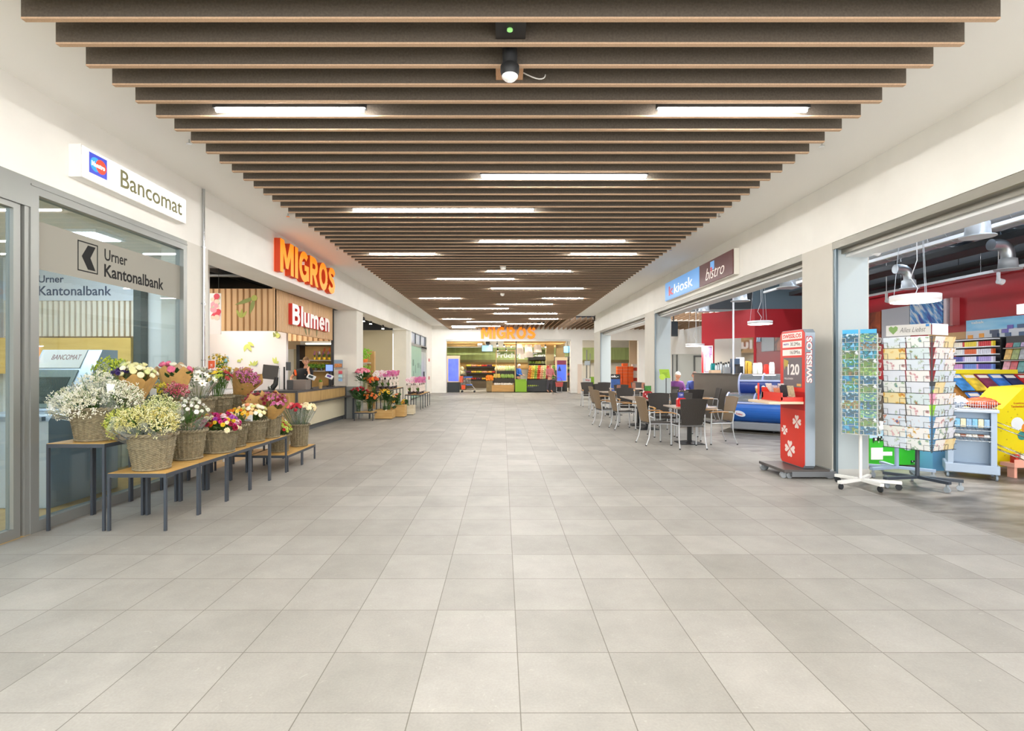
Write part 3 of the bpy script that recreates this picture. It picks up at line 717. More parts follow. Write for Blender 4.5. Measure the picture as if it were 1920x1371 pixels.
# white curved drum wall with leaf prints
mb = MB(); pts = []
YW = 12.9
for i in range(17):
    t = i / 16; x = -8.6 + t * 3.15; pts.append((x, YW + .25 * (1 - math.sin(PI * (t * .5 + .5)) ** 1) - .1 * math.sin(PI * t)))
for i in range(16):
    a, b = pts[i], pts[i + 1]
    mb.add([(a[0], a[1], 0), (b[0], b[1], 0), (b[0], b[1], 3.1), (a[0], a[1], 3.1), (a[0], a[1] + .12, 0), (b[0], b[1] + .12, 0), (b[0], b[1] + .12, 3.1), (a[0], a[1] + .12, 3.1)],
           [(0, 1, 2, 3), (5, 4, 7, 6), (3, 2, 6, 7)] + ([(1, 5, 6, 2)] if i == 15 else []), 0, False)
dw = structure(mb.build('wall_drum', mat('#e9e8ec', .7, name='white_drum_wall')))
mb = MB()
def ondrum(px, py):
    Y = YW + .05
    for _ in range(4):
        x = PX(px, Y); j = min(range(16), key=lambda i: abs((pts[i][0] + pts[i + 1][0]) / 2 - x)); a, b = pts[j], pts[j + 1]
        Y = a[1] + (b[1] - a[1]) * (x - a[0]) / (b[0] - a[0])
    return (PX(px, Y), Y - .012, PZ(py, Y))
for a, b, W in (((462, 646), (458, 660), .13), ((463, 645), (473, 659), .15), ((465, 642), (478, 649), .13), ((448, 674), (446, 680), .07), ((450, 674), (451, 680), .07), ((452, 673), (456, 675), .07),
                ((474, 686), (469, 677), .09), ((476, 687), (478, 676), .09), ((478, 686), (484, 676), .1), ((470, 686), (467, 683), .08), ((516, 682), (511, 670), .1), ((517, 682), (518, 669), .1), ((519, 682), (523, 677), .09)):
    leafpts(mb, a, b, W, 0, ondrum)
leafpts(mb, (519, 630), (494, 632), .1, 1, ondrum); leafpts(mb, (519, 630), (503, 620), .1, 1, ondrum); leafpts(mb, (520, 628), (517, 618), .1, 1, ondrum)
mb.prism(disc(0, 0, .06), ondrum(521, 629.5), (1, 0, 0), V, .009, 0)
mb.build('leaf_print', [g3, g1], dw)
p = ondrum(425.5, 679); tag(MB().box(p[0] - .045, p[0] + .045, p[1] - .02, p[1] - .01, p[2], p[2] + .14).build('blue_note', mat('#8cc6de', .6)), 'light blue note stuck on the white drum wall', 'note')
structure(MB().box(-6.2, -5.2, 16.0, 16.1, 0, 2.6).build('wall_tiled', mat('#e6e3dc', .6)))
structure(MB().box(-9, -4.95, 16.6, 16.7, 2.1, 3.2).build('wall_back', mat('#e8cfa8', .7)))
for i, (a, b, r_) in enumerate((((-8.5, 10.2, 3.55), (-4.95, 10.25, 3.55), .09), ((-8.5, 10.7, 3.4), (-4.95, 10.7, 3.4), .035), ((-6.3, 9.7, 3.62), (-6.0, 15, 3.62), .07))):
    q = thing('ceiling_pipe', ['thick grey pipe crossing the dark ceiling above the wooden fascia', 'thin grey pipe crossing lower under the dark ceiling', 'grey pipe running lengthwise under the dark flower shop ceiling'][i], 'pipe', tuple((Vector(a) + Vector(b)) / 2))
    MB().cyl(a, b, r_, 14).build('pipe_body', mat('#8d9094', .4, .5), q)
    mb = MB()
    for t in (.3, .7, .95): p_ = Vector(a).lerp(Vector(b), t); mb.cyl(tuple(p_), (p_.x, p_.y, 3.75), .008, 5)
    mb.build('hangers', M_black, q)
# hanging picture banner
r = thing('hanging_banner', 'hanging banner with a red and pink flower photograph left of the wooden fascia', 'banner', (PX(402, 10.6), 10.6, 2.2))
x0, x1 = PX(380, 10.6), PX(414.5, 10.6)
MB().box(x0, x1, 10.59, 10.61, PZ(627, 10.6), PZ(550, 10.6)).build('sheet', mat('#f1eef0', .6), r)
mb = MB()
for i in range(26):
    a, b = random.uniform(x0 + .2, x1 - .03), random.uniform(PZ(598, 10.6), PZ(556, 10.6))
    mb.prism(disc(0, 0, random.uniform(.03, .07), 9), (a, 10.588, b), (1, 0, 0), V, .002 + .0001 * i, i % 4)
mb.build('picture', [mat('#d8485c', .6), mat('#e9a0b0', .6), mat('#b9c9a8', .6), mat('#f0d3c4', .6)], r)
for xx in (x0 + .1, x1 - .05): MB().cyl((xx, 10.6, PZ(550, 10.6)), (xx, 10.6, 3.75), .004, 6).build('wire', M_black, r)

# ---------------------------------------------------------------- flower counter
r = thing('flower_counter', 'wood fronted sales counter with dark top under the Blumen sign', 'counter', (-5.1, 13.6, 0))
XC = -4.62; yc0, yc1 = 11.75, 15.45
mb = MB(); mb.box(-5.6, XC, yc0, yc1, .93, .985).box(-5.6, XC, yc0 - .002, yc0 + .06, .60, .985).box(XC - .05, XC + .002, yc0 - .002, yc0 + .05, .55, .985).box(-5.602, -5.55, yc0 - .002, yc0 + .05, .5, .985).box(XC - .05, XC + .002, yc1 - .1, yc1, .55, .985)
mb = MB().box(-5.6, XC, yc0, 12.7, .935, .985).box(-5.12, XC, 12.7, yc1, .935, .985).box(XC - .05, XC, yc0, yc0 + .05, .0, .935).box(-5.6, -5.55, yc0, yc0 + .05, .0, .935).box(XC - .05, XC, yc1 - .09, yc1, .0, .935)
mb.build('top', mat('#47484b', .4), r)
MB().box(-5.55, XC - .05, yc0 + .012, yc0 + .05, .1, .935).box(XC - .04, XC - .012, yc0 + .05, yc1 - .09, .68, .935).build('wood_panel', wood('#c9a76c', '#ad8a50', 5, 'Z'), r)
MB().box(XC - .02, XC + .14, yc0 + .6, yc1 - .02, .655, .68).build('bag_ledge', mat('#3c3d40', .4), r)
MB().prism([(yc0 + .05, .12), (yc1 - .09, .12), (yc1 - .09, .655), (yc0 + .05, .655)], (XC - .06, 0, 0), U, V, .03).build('lower_panel', mat('#cfc7ad', .6), r)
MB().box(-5.5, XC - .08, yc0 + .06, 12.6, 0, .12).box(-5.1, XC - .08, 12.6, yc1 - .05, 0, .12).build('plinth', mat('#54575b', .5), r)
ct = .985
def on(px, Y, z0=ct): return PX(px, Y)
# price sign on the counter front
def price_sign(name, label, o, u, wd, ht, top='#e5673f', low='#f0d9cf', frame=True, lit=''):
    s = thing(name, label, 'price sign', o); o = Vector(o); u = Vector(u); nn2 = u.cross(Vector(V))
    MB().prism([(0, 0), (wd, 0), (wd, ht), (0, ht)], o, u, V, .006).build('board', mat('#f3f1ed', .5), s)
    MB().prism([(wd * .07, ht * .04), (wd * .93, ht * .04), (wd * .93, ht * .62), (wd * .07, ht * .42)], o + nn2 * .006, u, V, .002).build('lower_field', mat(low, .5), s)
    MB().prism([(wd * .07, ht * .46), (wd * .93, ht * .66), (wd * .93, ht * .96), (wd * .07, ht * .96)], o + nn2 * .006, u, V, .002).build('upper_field', mat(top, .5), s)
    letters('M', [mat('#ffffff', .5)], o + nn2 * .008 + u * wd * .38 + Vector(V) * ht * .68, u, V, wd * .22, ht * .14, .001, 'lettering', s)
    return s
price_sign('price_sign', 'orange price sign stuck on the wood front of the flower counter', (PX(507, 11.74), 11.735, PZ(771, 11.74)), (1, 0, 0), PX(524.5, 11.74) - PX(507, 11.74), PZ(737.5, 11.74) - PZ(771, 11.74))
s = price_sign('price_sign', 'tall orange price sign among the yellow pot plants by the white pier', (PX(388.5, 7.6), 7.62, PZ(716, 7.6)), (1, 0, 0), .112, .32)
MB().cyl((PX(396, 7.6), 7.64, .8), (PX(396, 7.6), 7.64, PZ(716, 7.6)), .006, 6).build('pole', M_black, s)

# things on the counter
r = thing('cash_screen', 'black cash screen seen from behind at the near end of the flower counter', 'screen', (PX(512, 12.2), 12.2, ct))
x, y = PX(507, 12.2), 12.2
R = Matrix.Rotation(.12, 3, 'Y') @ Matrix.Rotation(.35, 3, 'Z')
MB().obox((x, y, PZ(698, 12.2)), (.34, .05, .33), R).build('monitor', mat('#46433f', .5), r, bevel=.008)
MB().path([(x + .12, y + .05, 1.28), (x + .1, y + .05, 1.12), (x + .02, y, 1.0), (x - .04, y - .02, .99)], .05, 8, taper=[.05, .06, .07, .08]).build('stand', M_black, r)
r = thing('scanner_post', 'slim black post with small customer display beside the cash screen', 'display', (PX(534, 12.4), 12.4, ct))
MB().cyl((PX(533, 12.4), 12.4, ct), (PX(533, 12.4), 12.4, PZ(688, 12.4)), .02, 10).build('post', M_black, r)
MB().cyl((PX(524, 12.3), 12.3, ct), (PX(524, 12.3), 12.3, PZ(690, 12.4)), .011, 10).build('rod', M_chrome, r)
MB().obox((PX(540, 12.4), 12.42, PZ(687, 12.4)), (.11, .03, .2), Matrix.Rotation(.3, 3, 'Z')).build('display', mat('#2a2b2e', .3), r, bevel=.004)
r = thing('glass_tumbler', 'empty clear tumbler at the near edge of the flower counter', 'glass', (PX(506, 12), 12.0, ct))
MB().lathe([(.03, 0), (.036, .1), (.033, .1), (.027, .008), (1e-4, .008)], (PX(506, 12), 12.0, ct), 16).build('bowl', glass('#f2f6f6', 1.2, name='clear_glass'), r)
r = thing('card_box', 'grey brown metal box with raised rim on the flower counter', 'box', (PX(563, 12.5), 12.5, ct))
MB().box(PX(541, 12.4), PX(579, 12.5), 12.32, 12.7, ct, PZ(712.5, 12.3)).build('body', mat('#7a706a', .45), r, bevel=.006)
MB().box(PX(541, 12.4), PX(552, 12.4), 12.3, 12.319, ct + .005, PZ(713, 12.3)).build('door', mat('#4a4b4e', .4), r)
def terminal(label, px, py, Y, col):
    r = thing('card_terminal', label, 'card reader', (PX(px, Y), Y, ct))
    MB().cyl((PX(px - 1, Y), Y + .05, ct), (PX(px - 1, Y), Y + .05, PZ(py, Y)), .012, 8).lathe([(.05, 0), (.05, .012), (.02, .02)], (PX(px - 1, Y), Y + .05, ct), 14).build('stand', M_black, r)
    R = Matrix.Rotation(.35, 3, 'Y') @ Matrix.Rotation(-.6, 3, 'X')
    MB().obox((PX(px, Y), Y, PZ(py, Y)), (.2, .045, .12), R).build('case', mat('#cfd3d6', .4), r, bevel=.012)
    MB().obox((PX(px, Y) - .0, Y - .02, PZ(py, Y) + .012), (.11, .02, .06), R).build('screen', mat(col, .2), r)
terminal('pale grey card terminal on a stand, nearer one on the flower counter', 583.5, 707.5, 12.6, '#3d4a4c')
terminal('violet and white card terminal on a stand, farther one on the flower counter', 617.5, 706.5, 13.9, '#4b3f8a')
r = thing('pos_screen', 'small lit blue till screen at the far end of the flower counter', 'screen', (PX(618, 14.3), 14.3, ct))
R = Matrix.Rotation(-.15, 3, 'Z')
c_ = (PX(618, 14.3), 14.3, PZ(690, 14.3))
MB().obox(c_, (.235, .04, .205), R).build('case', M_black, r, bevel=.005)
MB().obox((c_[0] - .003, c_[1] - .021, c_[2]), (.2, .004, .17), R).build('display', mat('#6f8de8', .3, emit=.8), r)
MB().box(c_[0] - .03, c_[0] + .03, 14.31, 14.36, ct, c_[2]).box(c_[0] - .08, c_[0] + .08, 14.28, 14.42, ct, ct + .02).build('stand', M_black, r)
r = thing('brochure_holder', 'clear and grey brochure holder with colour leaflets at the far counter end', 'brochure holder', (PX(638, 14.9), 14.9, ct))
MB().box(PX(629, 14.9), PX(648, 14.9), 14.85, 15.1, ct, PZ(690, 14.9)).build('case', mat('#b9b4ac', .4), r)
MB().box(PX(628, 14.9), PX(644, 14.9), 14.82, 14.84, PZ(690, 14.9), PZ(675, 14.9)).build('header', mat('#7f94ab', .4), r)
MB().box(PX(629, 14.9), PX(643, 14.9), 14.815, 14.82, PZ(689, 14.9), PZ(682, 14.9)).build('header_picture', mat('#b97a4a', .4, var=.3, scale=25), r)
for i, cc in enumerate(('#c24a58', '#a9d2da', '#8fb4d8')):
    tag(MB().box(PX(636, 14.9), PX(643, 14.9), 14.83, 14.845, PZ(701 + i * 7, 14.9), PZ(695.5 + i * 7, 14.9)).build('leaflet', mat(cc, .5, var=.25, scale=30)), ['red', 'pale teal', 'light blue'][i] + ' leaflet in the brochure holder at the counter end', 'leaflet')
MB().box(-4.64, -4.4, 15.37, 15.385, ct + .02, 1.62)

# counter plant
r = thing('potted_plant', 'small green plant in a tan pot between the two card terminals', 'pot plant', (PX(601, 13.0), 13.0, ct))
MB().lathe([(.04, 0), (.05, .15), (.053, .16), (.045, .16), (.04, .13), (1e-4, .13)], (PX(601, 13), 13.0, ct), 14).build('pot', mat('#b08f5a', .7), r)
mb = MB()
for i in range(16):
    a = random.uniform(0, 2 * PI); L = random.uniform(.06, .12); o_ = Vector((PX(601, 13), 13.0, ct + .14)); d_ = Vector((math.cos(a) * .7, math.sin(a) * .7, random.uniform(.5, 1.6))).normalized()
    s_ = d_.cross(Vector(V)).normalized() * .025; mb.quad(o_, o_ + d_ * L * .5 + s_, o_ + d_ * L, o_ + d_ * L * .5 - s_)
mb.build('leaves', M_leaf2, r)
# shelf behind the counter
r = thing('plant_shelf', 'black framed wooden plant shelf behind the flower counter', 'shelf', (PX(590, 15.6), 15.6, 0))
xa, xb = PX(558, 15.6), PX(625, 15.6)
MB().box(xa, xa + .1, 15.5, 15.95, 0, PZ(647, 15.6)).box(xa, xb, 15.5, 15.95, PZ(648.5, 15.6), PZ(647, 15.6)).build('frame', M_black, r)
MB().box(xa + .1, xb, 15.93, 15.95, .3, PZ(648, 15.6)).build('back_board', mat('#d9ae68', .5, var=.1, scale=6), r)
MB().box(xa + .1, xb, 15.5, 15.93, PZ(677, 15.6), PZ(675, 15.6)).box(xa + .1, xb, 15.5, 15.93, PZ(697, 15.6), PZ(695, 15.6)).build('shelf_board', mat('#8e8880', .4), r)
zs = PZ(675, 15.6)
for i in range(8):
    x = xa + .5 + i * .075; y = 15.62 + .12 * (i % 2)
    col, nm_ = (('#c766b4', 'pink'), ('#d88ac6', 'pale pink'), ('#f0efe8', 'white'), ('#b45a9c', 'purple'), ('#e2522a', 'orange'), ('#cf7bc0', 'rosy'), ('#ee6a2e', 'red orange'), ('#d4302a', 'red'))[i]
    r = thing('hyacinth_pot', '%s hyacinth in %s pot, %s along the shelf behind the counter' % (nm_, 'red' if i == 7 else 'yellow', ORD[i]), 'pot plant', (x, y, zs), 0, 'hyacinths on the counter shelf')
    MB().lathe([(.028, 0), (.036, .075), (.03, .075), (1e-4, .06)], (x, y, zs), 10).build('pot', mat('#c8202a' if i == 7 else '#e8c020', .5), r)
    mb = MB()
    for k in range(5):
        a = k * 1.3; mb.quad((x, y, zs + .07), (x + .02 * math.cos(a) - .008, y + .02 * math.sin(a), zs + .14), (x + .035 * math.cos(a), y + .03 * math.sin(a), zs + .2), (x + .02 * math.cos(a) + .008, y + .02 * math.sin(a), zs + .14))
    mb.build('leaves', M_green, r)
    mb = MB(); hh = .26 + .1 * (i in (4, 6))
    for k in range(22): mb.octa((x + random.uniform(-.022, .022), y + random.uniform(-.022, .022), zs + random.uniform(.15 + .1 * (i in (4, 6)), hh)), .013)
    mb.build('blossoms', mat(col, .6), r)
for i in range(4):
    x = xa + .35 + i * .17; y = 15.68; z = PZ(695, 15.6)
    r = thing('kalanchoe_pot', 'bushy green pot plant with yellow buds, %s on the lower shelf behind the counter' % ORD[i], 'pot plant', (x, y, z), 0, 'green pots on the lower counter shelf')
    MB().lathe([(.04, 0), (.05, .08), (1e-4, .07)], (x, y, z), 10).build('pot', mat('#3c3f40', .6), r)
    mb = MB()
    for k in range(46): mb.octa((x + random.uniform(-.09, .09), y + random.uniform(-.07, .07), z + random.uniform(.08, .19)), .022)
    mb.build('leaves', M_leaf2, r)
    mb = MB()
    for k in range(16): mb.octa((x + random.uniform(-.08, .08), y + random.uniform(-.08, .05), z + random.uniform(.19, .24)), .012)
    mb.build('buds', mat('#e5d43a', .6), r)
tag(MB().box(xa + .2, xb, 15.7, 15.8, PZ(645.5, 15.6), PZ(643, 15.6)).build('shelf_lamp', emission('#fff2d8', 2)), 'bright strip lamp above the plant shelf behind the counter', 'lamp')

# florist leaning behind the counter
Yp = 14.3; bx = PX(570, Yp)
sh = 1.38; hx, hz = PX(576, Yp), 1.5 + 14 * Yp / F - .02
hd = (hx, Yp - .1, hz - .01)
Ls, Rs = (PX(557, Yp), Yp - .02, 1.40), (PX(583, Yp), Yp - .02, 1.42)
Le, Lw = (PX(546, Yp), Yp - .02, 1.22), (PX(555, Yp), Yp - .22, 1.04)
Re, Rw = (PX(589, Yp), Yp - .3, 1.15), (PX(584, Yp), Yp - .2, 1.40)
body = [[('pel', (bx - .05, Yp + .1, .95), (.13, .10)), ('wai', (bx - .03, Yp + .06, 1.12), (.11, .09)), ('che', (bx, Yp, 1.32), (.11, .08)), ('nec', (hx - .02, Yp - .03, 1.5), .055), ('hea', (hx, Yp - .07, 1.6), .06)],
        [('pel', 0, 0), ('lk', (bx - .15, Yp + .12, .5), .08), ('la', (bx - .15, Yp + .14, .09), .05), ('lf', (bx - .15, Yp - .04, .04), .04)], [('pel', 0, 0), ('rk', (bx + .06, Yp + .12, .5), .08), ('ra', (bx + .06, Yp + .14, .09), .05), ('rf', (bx + .06, Yp - .04, .04), .04)],
        [('che', 0, 0), ('ls', Ls, .045), ('le', Le, .04), ('Lw', Lw, .026)], [('che', 0, 0), ('rs', Rs, .045), ('re', Re, .04), ('Rw', Rw, .028)]]
body += hand(Lw, (.3, -.6, -.3), (0, 0, 1), .5, 'L') + hand(Rw, (-.25, .2, .9), (-.3, -1, .2), .7, 'R')
P = dict(head=hd, chains=body, clothes=[
    ('shirt', [[('a', (bx - .05, Yp + .1, .90), (.20, .155)), ('b', (bx - .03, Yp + .06, 1.12), (.19, .15)), ('c', (bx, Yp, 1.34), (.2, .165)), ('n', (hx - .02, Yp - .025, 1.46), .075)],
               [('c', 0, 0), ('ls', Ls, .088), ('lm', tuple(Vector(Ls).lerp(Vector(Le), .55)), .072)], [('c', 0, 0), ('rs', Rs, .088), ('rm', tuple(Vector(Rs).lerp(Vector(Re), .5)), .072)]], '#26272b'),
    ('sleeve_band', [[('q', tuple(Vector(Ls) + Vector((-.03, -.05, .05))), .03), ('w', tuple(Vector(Ls) + Vector((.03, -.13, -.12))), .035)]], '#e0622a'),
    ('trousers', [[('p', (bx - .05, Yp + .1, .92), (.19, .15)), ('l', (bx - .15, Yp + .12, .5), .1), ('m', (bx - .15, Yp + .14, .14), .075)], [('p', 0, 0), ('r', (bx + .06, Yp + .12, .5), .1), ('s', (bx + .06, Yp + .14, .14), .075)]], '#2b2d33')])
person('person in a black shirt with orange sleeve band leaning on the flower counter', (bx, Yp, 0), P, (.1, -1, -.1), 1, '#222', hair='#6a5236', glasses=True)
# ---------------------------------------------------------------- flower tables
M_tleg = mat('#454b54', .45, .35, name='table_steel')
def stool(x0, x1, y0, y1, h, label, group):
    r = thing('flower_table', label, 'display table', ((x0 + x1) / 2, (y0 + y1) / 2, 0), 0, group); t = .022
    MB().box(x0 + .004, x1 - .004, y0 + .004, y1 - .004, h - .018, h).build('tabletop', M_oak, r)
    MB().box(x0, x1, y0, y0 + t, h - .04, h - .004).box(x0, x1, y1 - t, y1, h - .04, h - .004).box(x0, x0 + t, y0 + t, y1 - t, h - .04, h - .004).box(x1 - t, x1, y0 + t, y1 - t, h - .04, h - .004).build('rim_frame', M_tleg, r)
    for xx in (x0, x1 - t):
        for yy in (y0, y1 - t): MB().box(xx, xx + t, yy, yy + t, 0, h - .04).build('leg', M_tleg, r)
    return r
for i in range(5):
    y = 4.79 + i * .54
    stool(-3.63, -3.09, y, y + .535, .532, 'low oak topped flower table, %s of the front row from the bank door' % ORD[i], 'low flower tables')
    stool(-4.19, -3.655, y, y + .535, .805, 'tall oak topped flower table, %s of the row along the bank window' % ORD[i], 'tall flower tables')
for i in range(2):
    y = 7.52 + i * .555
    stool(-3.63, -3.09, y, y + .55, .24, 'very low flower table, %s beyond the end of the front row' % ORD[i], 'very low flower tables')
stool(-4.2, -3.66, 7.6, 8.14, .24, 'very low flower table tucked against the white pier', 'very low flower tables')

M_wick = mat('#82785f', .8, var=.28, scale=45, stretch=(1, 1, .5), name='grey_wicker')
def basket(x, y, z, rt, rb, h, label, sx=1.0, sy=1.0, M=None):
    r = thing('wicker_basket', label, 'basket', (x, y, z), 0, 'grey wicker flower baskets')
    n = 80; rows = 38
    prof = [(rb * .9, 0)] + [(rb + (rt - rb) * (i / rows) ** .85, h * i / rows) for i in range(rows + 1)] + [(rt - .02, h), (rt - .03, h * .6), (1e-4, h * .55)]
    def wob(i, k):
        if i < 1 or i > rows: return 0
        return (.004 if (k // 2) % 2 else -.003) + .0038 * (1 if (i + k // 2) % 2 else -1) + (.006 if abs(i - rows * .66) < 1.0 else 0)
    MB().lathe(prof, (x, y, z), n, sx, sy, 0, False, wob).build('body', M or M_wick, r)
    mb = MB()
    for ph in (0, PI):
        pts = [(x + (rt + .006 + .012 * math.cos(14 * t + ph)) * math.cos(t) * sx, y + (rt + .006 + .012 * math.cos(14 * t + ph)) * math.sin(t) * sy, z + h + .004 + .012 * math.sin(14 * t + ph)) for t in [2 * PI * i / 64 for i in range(64)]]
        mb.path(pts, .011, 6, close=True)
    mb.build('rim', M or M_wick, r)
    mb = MB(); pts = [(x + (rb + .004) * math.cos(2 * PI * i / 40) * sx, y + (rb + .004) * math.sin(2 * PI * i / 40) * sy, z + .014) for i in range(40)]
    mb.path(pts, .012, 6, close=True); mb.build('foot_band', M or M_wick, r)
    return r
def frame_of(n):
    n = Vector(n).normalized(); a = n.cross(Vector((0, 0, 1)))
    if a.length < 1e-3: a = Vector((1, 0, 0))
    a.normalize(); b = n.cross(a); return a, b, n
def rot_to(n, c):
    a, b, n = frame_of(n); M = Matrix((a, b, n)).transposed().to_4x4(); M.translation = Vector(c); return M
def fl_mum(mb, c, n, r, mi):
    t = MB(); V3 = Vector
    for ring, (tilt, L, cnt, z) in enumerate(((-.25, 1.0, 11, 0), (.25, .95, 10, .08), (.7, .8, 9, .16), (1.15, .62, 7, .22))):
        for k in range(cnt):
            a = 2 * PI * (k + ring * .5) / cnt + random.uniform(-.12, .12); d = V3((math.cos(a) * math.cos(tilt), math.sin(a) * math.cos(tilt), math.sin(tilt))); s = V3((-math.sin(a), math.cos(a), 0)) * r * .24; o = V3((0, 0, z * r))
            t.add([tuple(o), tuple(o + d * r * L * .62 + s), tuple(o + d * r * L), tuple(o + d * r * L * .62 - s)], [(0, 1, 2, 3)], mi)
    mb.merge(t, rot_to(n, c))
def fl_rose(mb, c, n, r, mi):
    t = MB().lathe([(.15 * r, -.9 * r), (.75 * r, -.45 * r), (r, .15 * r), (.86 * r, .5 * r), (.68 * r, .3 * r), (.6 * r, .62 * r), (.38 * r, .38 * r), (.3 * r, .66 * r), (1e-4, .5 * r)], (0, 0, 0), 9, 1, 1, mi, True, lambda i, k: .08 * r * math.sin(k * 2.1 + i * 1.7) if i < 8 else 0)
    mb.merge(t, rot_to(n, c))
def fl_star(mb, c, n, r, mi, mc, pet=6, wdt=.32, cone=.35, cr=.22):
    a, b, n = frame_of(n); c = Vector(c)
    for k in range(pet):
        t = 2 * PI * k / pet; d = a * math.cos(t) + b * math.sin(t); s = n.cross(d) * r * wdt
        m = c + d * r * .55 + n * r * cone * .8; e = c + d * r + n * r * cone
        mb.add([tuple(c), tuple(m + s), tuple(e), tuple(m - s)], [(0, 1, 2, 3)], mi, True)
    mb.merge(MB().lathe([(cr * r, 0), (cr * r * .9, .1 * r), (1e-4, .16 * r)], (0, 0, 0), 8, 1, 1, mc), rot_to(n, c + n * r * .03))
def fl_sprig(mb, c, n, r, mi):
    for _ in range(6):
        mb.octa(tuple(Vector(c) + Vector((random.uniform(-1, 1), random.uniform(-1, 1), random.uniform(-1, 1))) * r * 2.0), r * random.uniform(.6, 1.05), mi)
def leafq(mb, o, d, L, W, mi=0):
    d = Vector(d).normalized(); o = Vector(o); s = d.cross(Vector((.1, .2, 1))).normalized() * W; dr = Vector((0, 0, -.12 * L))
    mb.add([tuple(o), tuple(o + d * L * .5 + s), tuple(o + d * L + dr), tuple(o + d * L * .5 - s)], [(0, 1, 2, 3)], mi, True)
M_kraft = mat('#c39a5a', .75, var=.12, scale=14, name='kraft_paper')
M_cello = glass('#f7faf9', 2.6, .12, 'cellophane', 1.5, .10)
def bouquet(label, base, top, r, kind, cols, n, size, wrap=None, squash=.6, green=30, cat='bouquet', group='bouquets in the flower baskets', name='bouquet', wr=None, tall=0.0, gcol=None, lr=1.0):
    """stems from base to a head centred on top"""
    B = Vector(base); T = Vector(top); ax = (T - B).normalized(); a, b, _ = frame_of(ax)
    ro = thing(name, label, cat, base, 0, group)
    st, lf, bl = MB(), MB(), MB(); stars = []
    for i in range(n):
        u = math.sqrt((i + .5) / n); th = i * 2.39996 + random.uniform(-.2, .2)
        dome = math.sqrt(max(0, 1 - u * u)) * squash
        jit = random.uniform(-.12, .12)
        p = T + (a * math.cos(th) * u + b * math.sin(th) * u) * r + ax * r * (dome + jit + random.uniform(0, tall))
        nn3 = (ax * (.35 + dome) + (a * math.cos(th) + b * math.sin(th)) * u * .9).normalized()
        mi = random.randrange(len(cols))
        if kind == 'mum': fl_mum(bl, p, nn3, size * random.uniform(.75, 1.2), mi)
        elif kind == 'rose': fl_rose(bl, p, nn3, size * random.uniform(.85, 1.15), mi)
        elif kind == 'lily': fl_star(bl, p, nn3, size * random.uniform(.7, 1.2), mi, len(cols), 6, .3, .6)
        elif kind == 'daisy': fl_star(bl, p, nn3, size * random.uniform(.8, 1.15), mi, len(cols), 11, .17, .1, .42)
        elif kind == 'sprig': fl_sprig(bl, p + ax * -random.uniform(0, .8) * r * squash, nn3, size, mi)
        if i % max(1, n // 26) == 0: st.path([tuple(B + (p - T) * .18), tuple(B.lerp(T, .5) + (p - T) * .5), tuple(p)], .0028, 4)
    for i in range(green):
        th = random.uniform(0, 2 * PI); u = random.uniform(.15, 1.0); k = random.uniform(.55, 1.0)
        q = B.lerp(T, k) + (a * math.cos(th) + b * math.sin(th)) * r * u * k
        leafq(lf, q, ax * random.uniform(.2, 1) + (a * math.cos(th) + b * math.sin(th)) * .8, r * random.uniform(.25, .5) * lr, r * .09 * lr)
    mm = [mat(c, .6, name='petal_' + c.strip('#')) for c in cols] + [mat('#8a7a2a' if kind != 'sun' else '#3a2412', .7, name='flower_centre')]
    if st.v: st.build('stems', M_green, ro)
    if lf.v: lf.build('leaves', gcol or M_green, ro)
    bl.build('blossoms', mm, ro)
    if wrap:
        R = (wr or 1.06) * r; wb = MB(); m = 20; vs = []; fs = []
        lv = 5
        for j in range(lv + 1):
            t = j / lv; rr = .035 + (R - .035) * t ** .9
            for k in range(m):
                th = 2 * PI * k / m; cr = 1 + .05 * math.sin(k * 2.3 + 1) * t + .03 * math.sin(k * 5.1) * t
                hh = t + (.10 * math.sin(k * 1.9 + r * 40) * t * t)
                vs.append(tuple(B.lerp(T, hh * 1.04) + (a * math.cos(th) + b * math.sin(th)) * rr * cr))
        for j in range(lv):
            for k in range(m): fs.append((j * m + k, j * m + (k + 1) % m, (j + 1) * m + (k + 1) % m, (j + 1) * m + k))
        wb.add(vs, fs, 0, False); wb.build('wrapper', M_kraft if wrap == 'kraft' else M_cello, ro)
    return ro
def tagcard(label, x, y, z, tilt=.2, w_=.075, h_=.1):
    R = Matrix.Rotation(tilt, 3, 'X') @ Matrix.Rotation(.1, 3, 'Y')
    r = thing('price_card', label, 'price card', (x, y, z - h_ / 2), 0, 'white price cards in the baskets')
    MB().obox((x, y, z), (w_, .003, h_), R).build('card', mat('#eef1f2', .5), r)
    MB().obox((x - .0, y - .002, z - h_ * .32), (w_ * .55, .003, h_ * .1), R).build('print', mat('#4a4f55', .5), r)

TL, TT, TV = .532, .805, .24
WH = ['#e9e6d2', '#dcd8be', '#cfcfb0', '#f0eee2']
# tall row
basket(-3.92, 5.04, TT, .215, .165, .30, 'oval grey wicker basket holding white baby breath, nearest on the tall tables', 1.0, .95)
for i, (dx, dy, dz, r, n) in enumerate(((-.27, -.02, .40, .17, 280), (.0, -.14, .40, .19, 380), (.24, .02, .45, .19, 320), (-.04, .08, .55, .18, 260))):
    bouquet('%s bunch of tiny white baby breath in the nearest tall table basket' % ['drooping outer', 'front', 'window side far', 'rear upright'][i], (-3.92 + dx * .2, 5.04 + dy * .2, TT + .19), (-3.92 + dx, 5.04 + dy, TT + dz - .03), r, 'sprig', WH, n, .0066, 'clear' if i != 1 else None, .75, 26, group='baby breath bunches', wr=1.15)
tagcard('white price card on the baby breath in the nearest tall basket', -3.70, 4.93, 1.30)
basket(-3.93, 5.58, TT, .2, .155, .29, 'wicker basket behind the baby breath holding kraft wrapped bouquets')
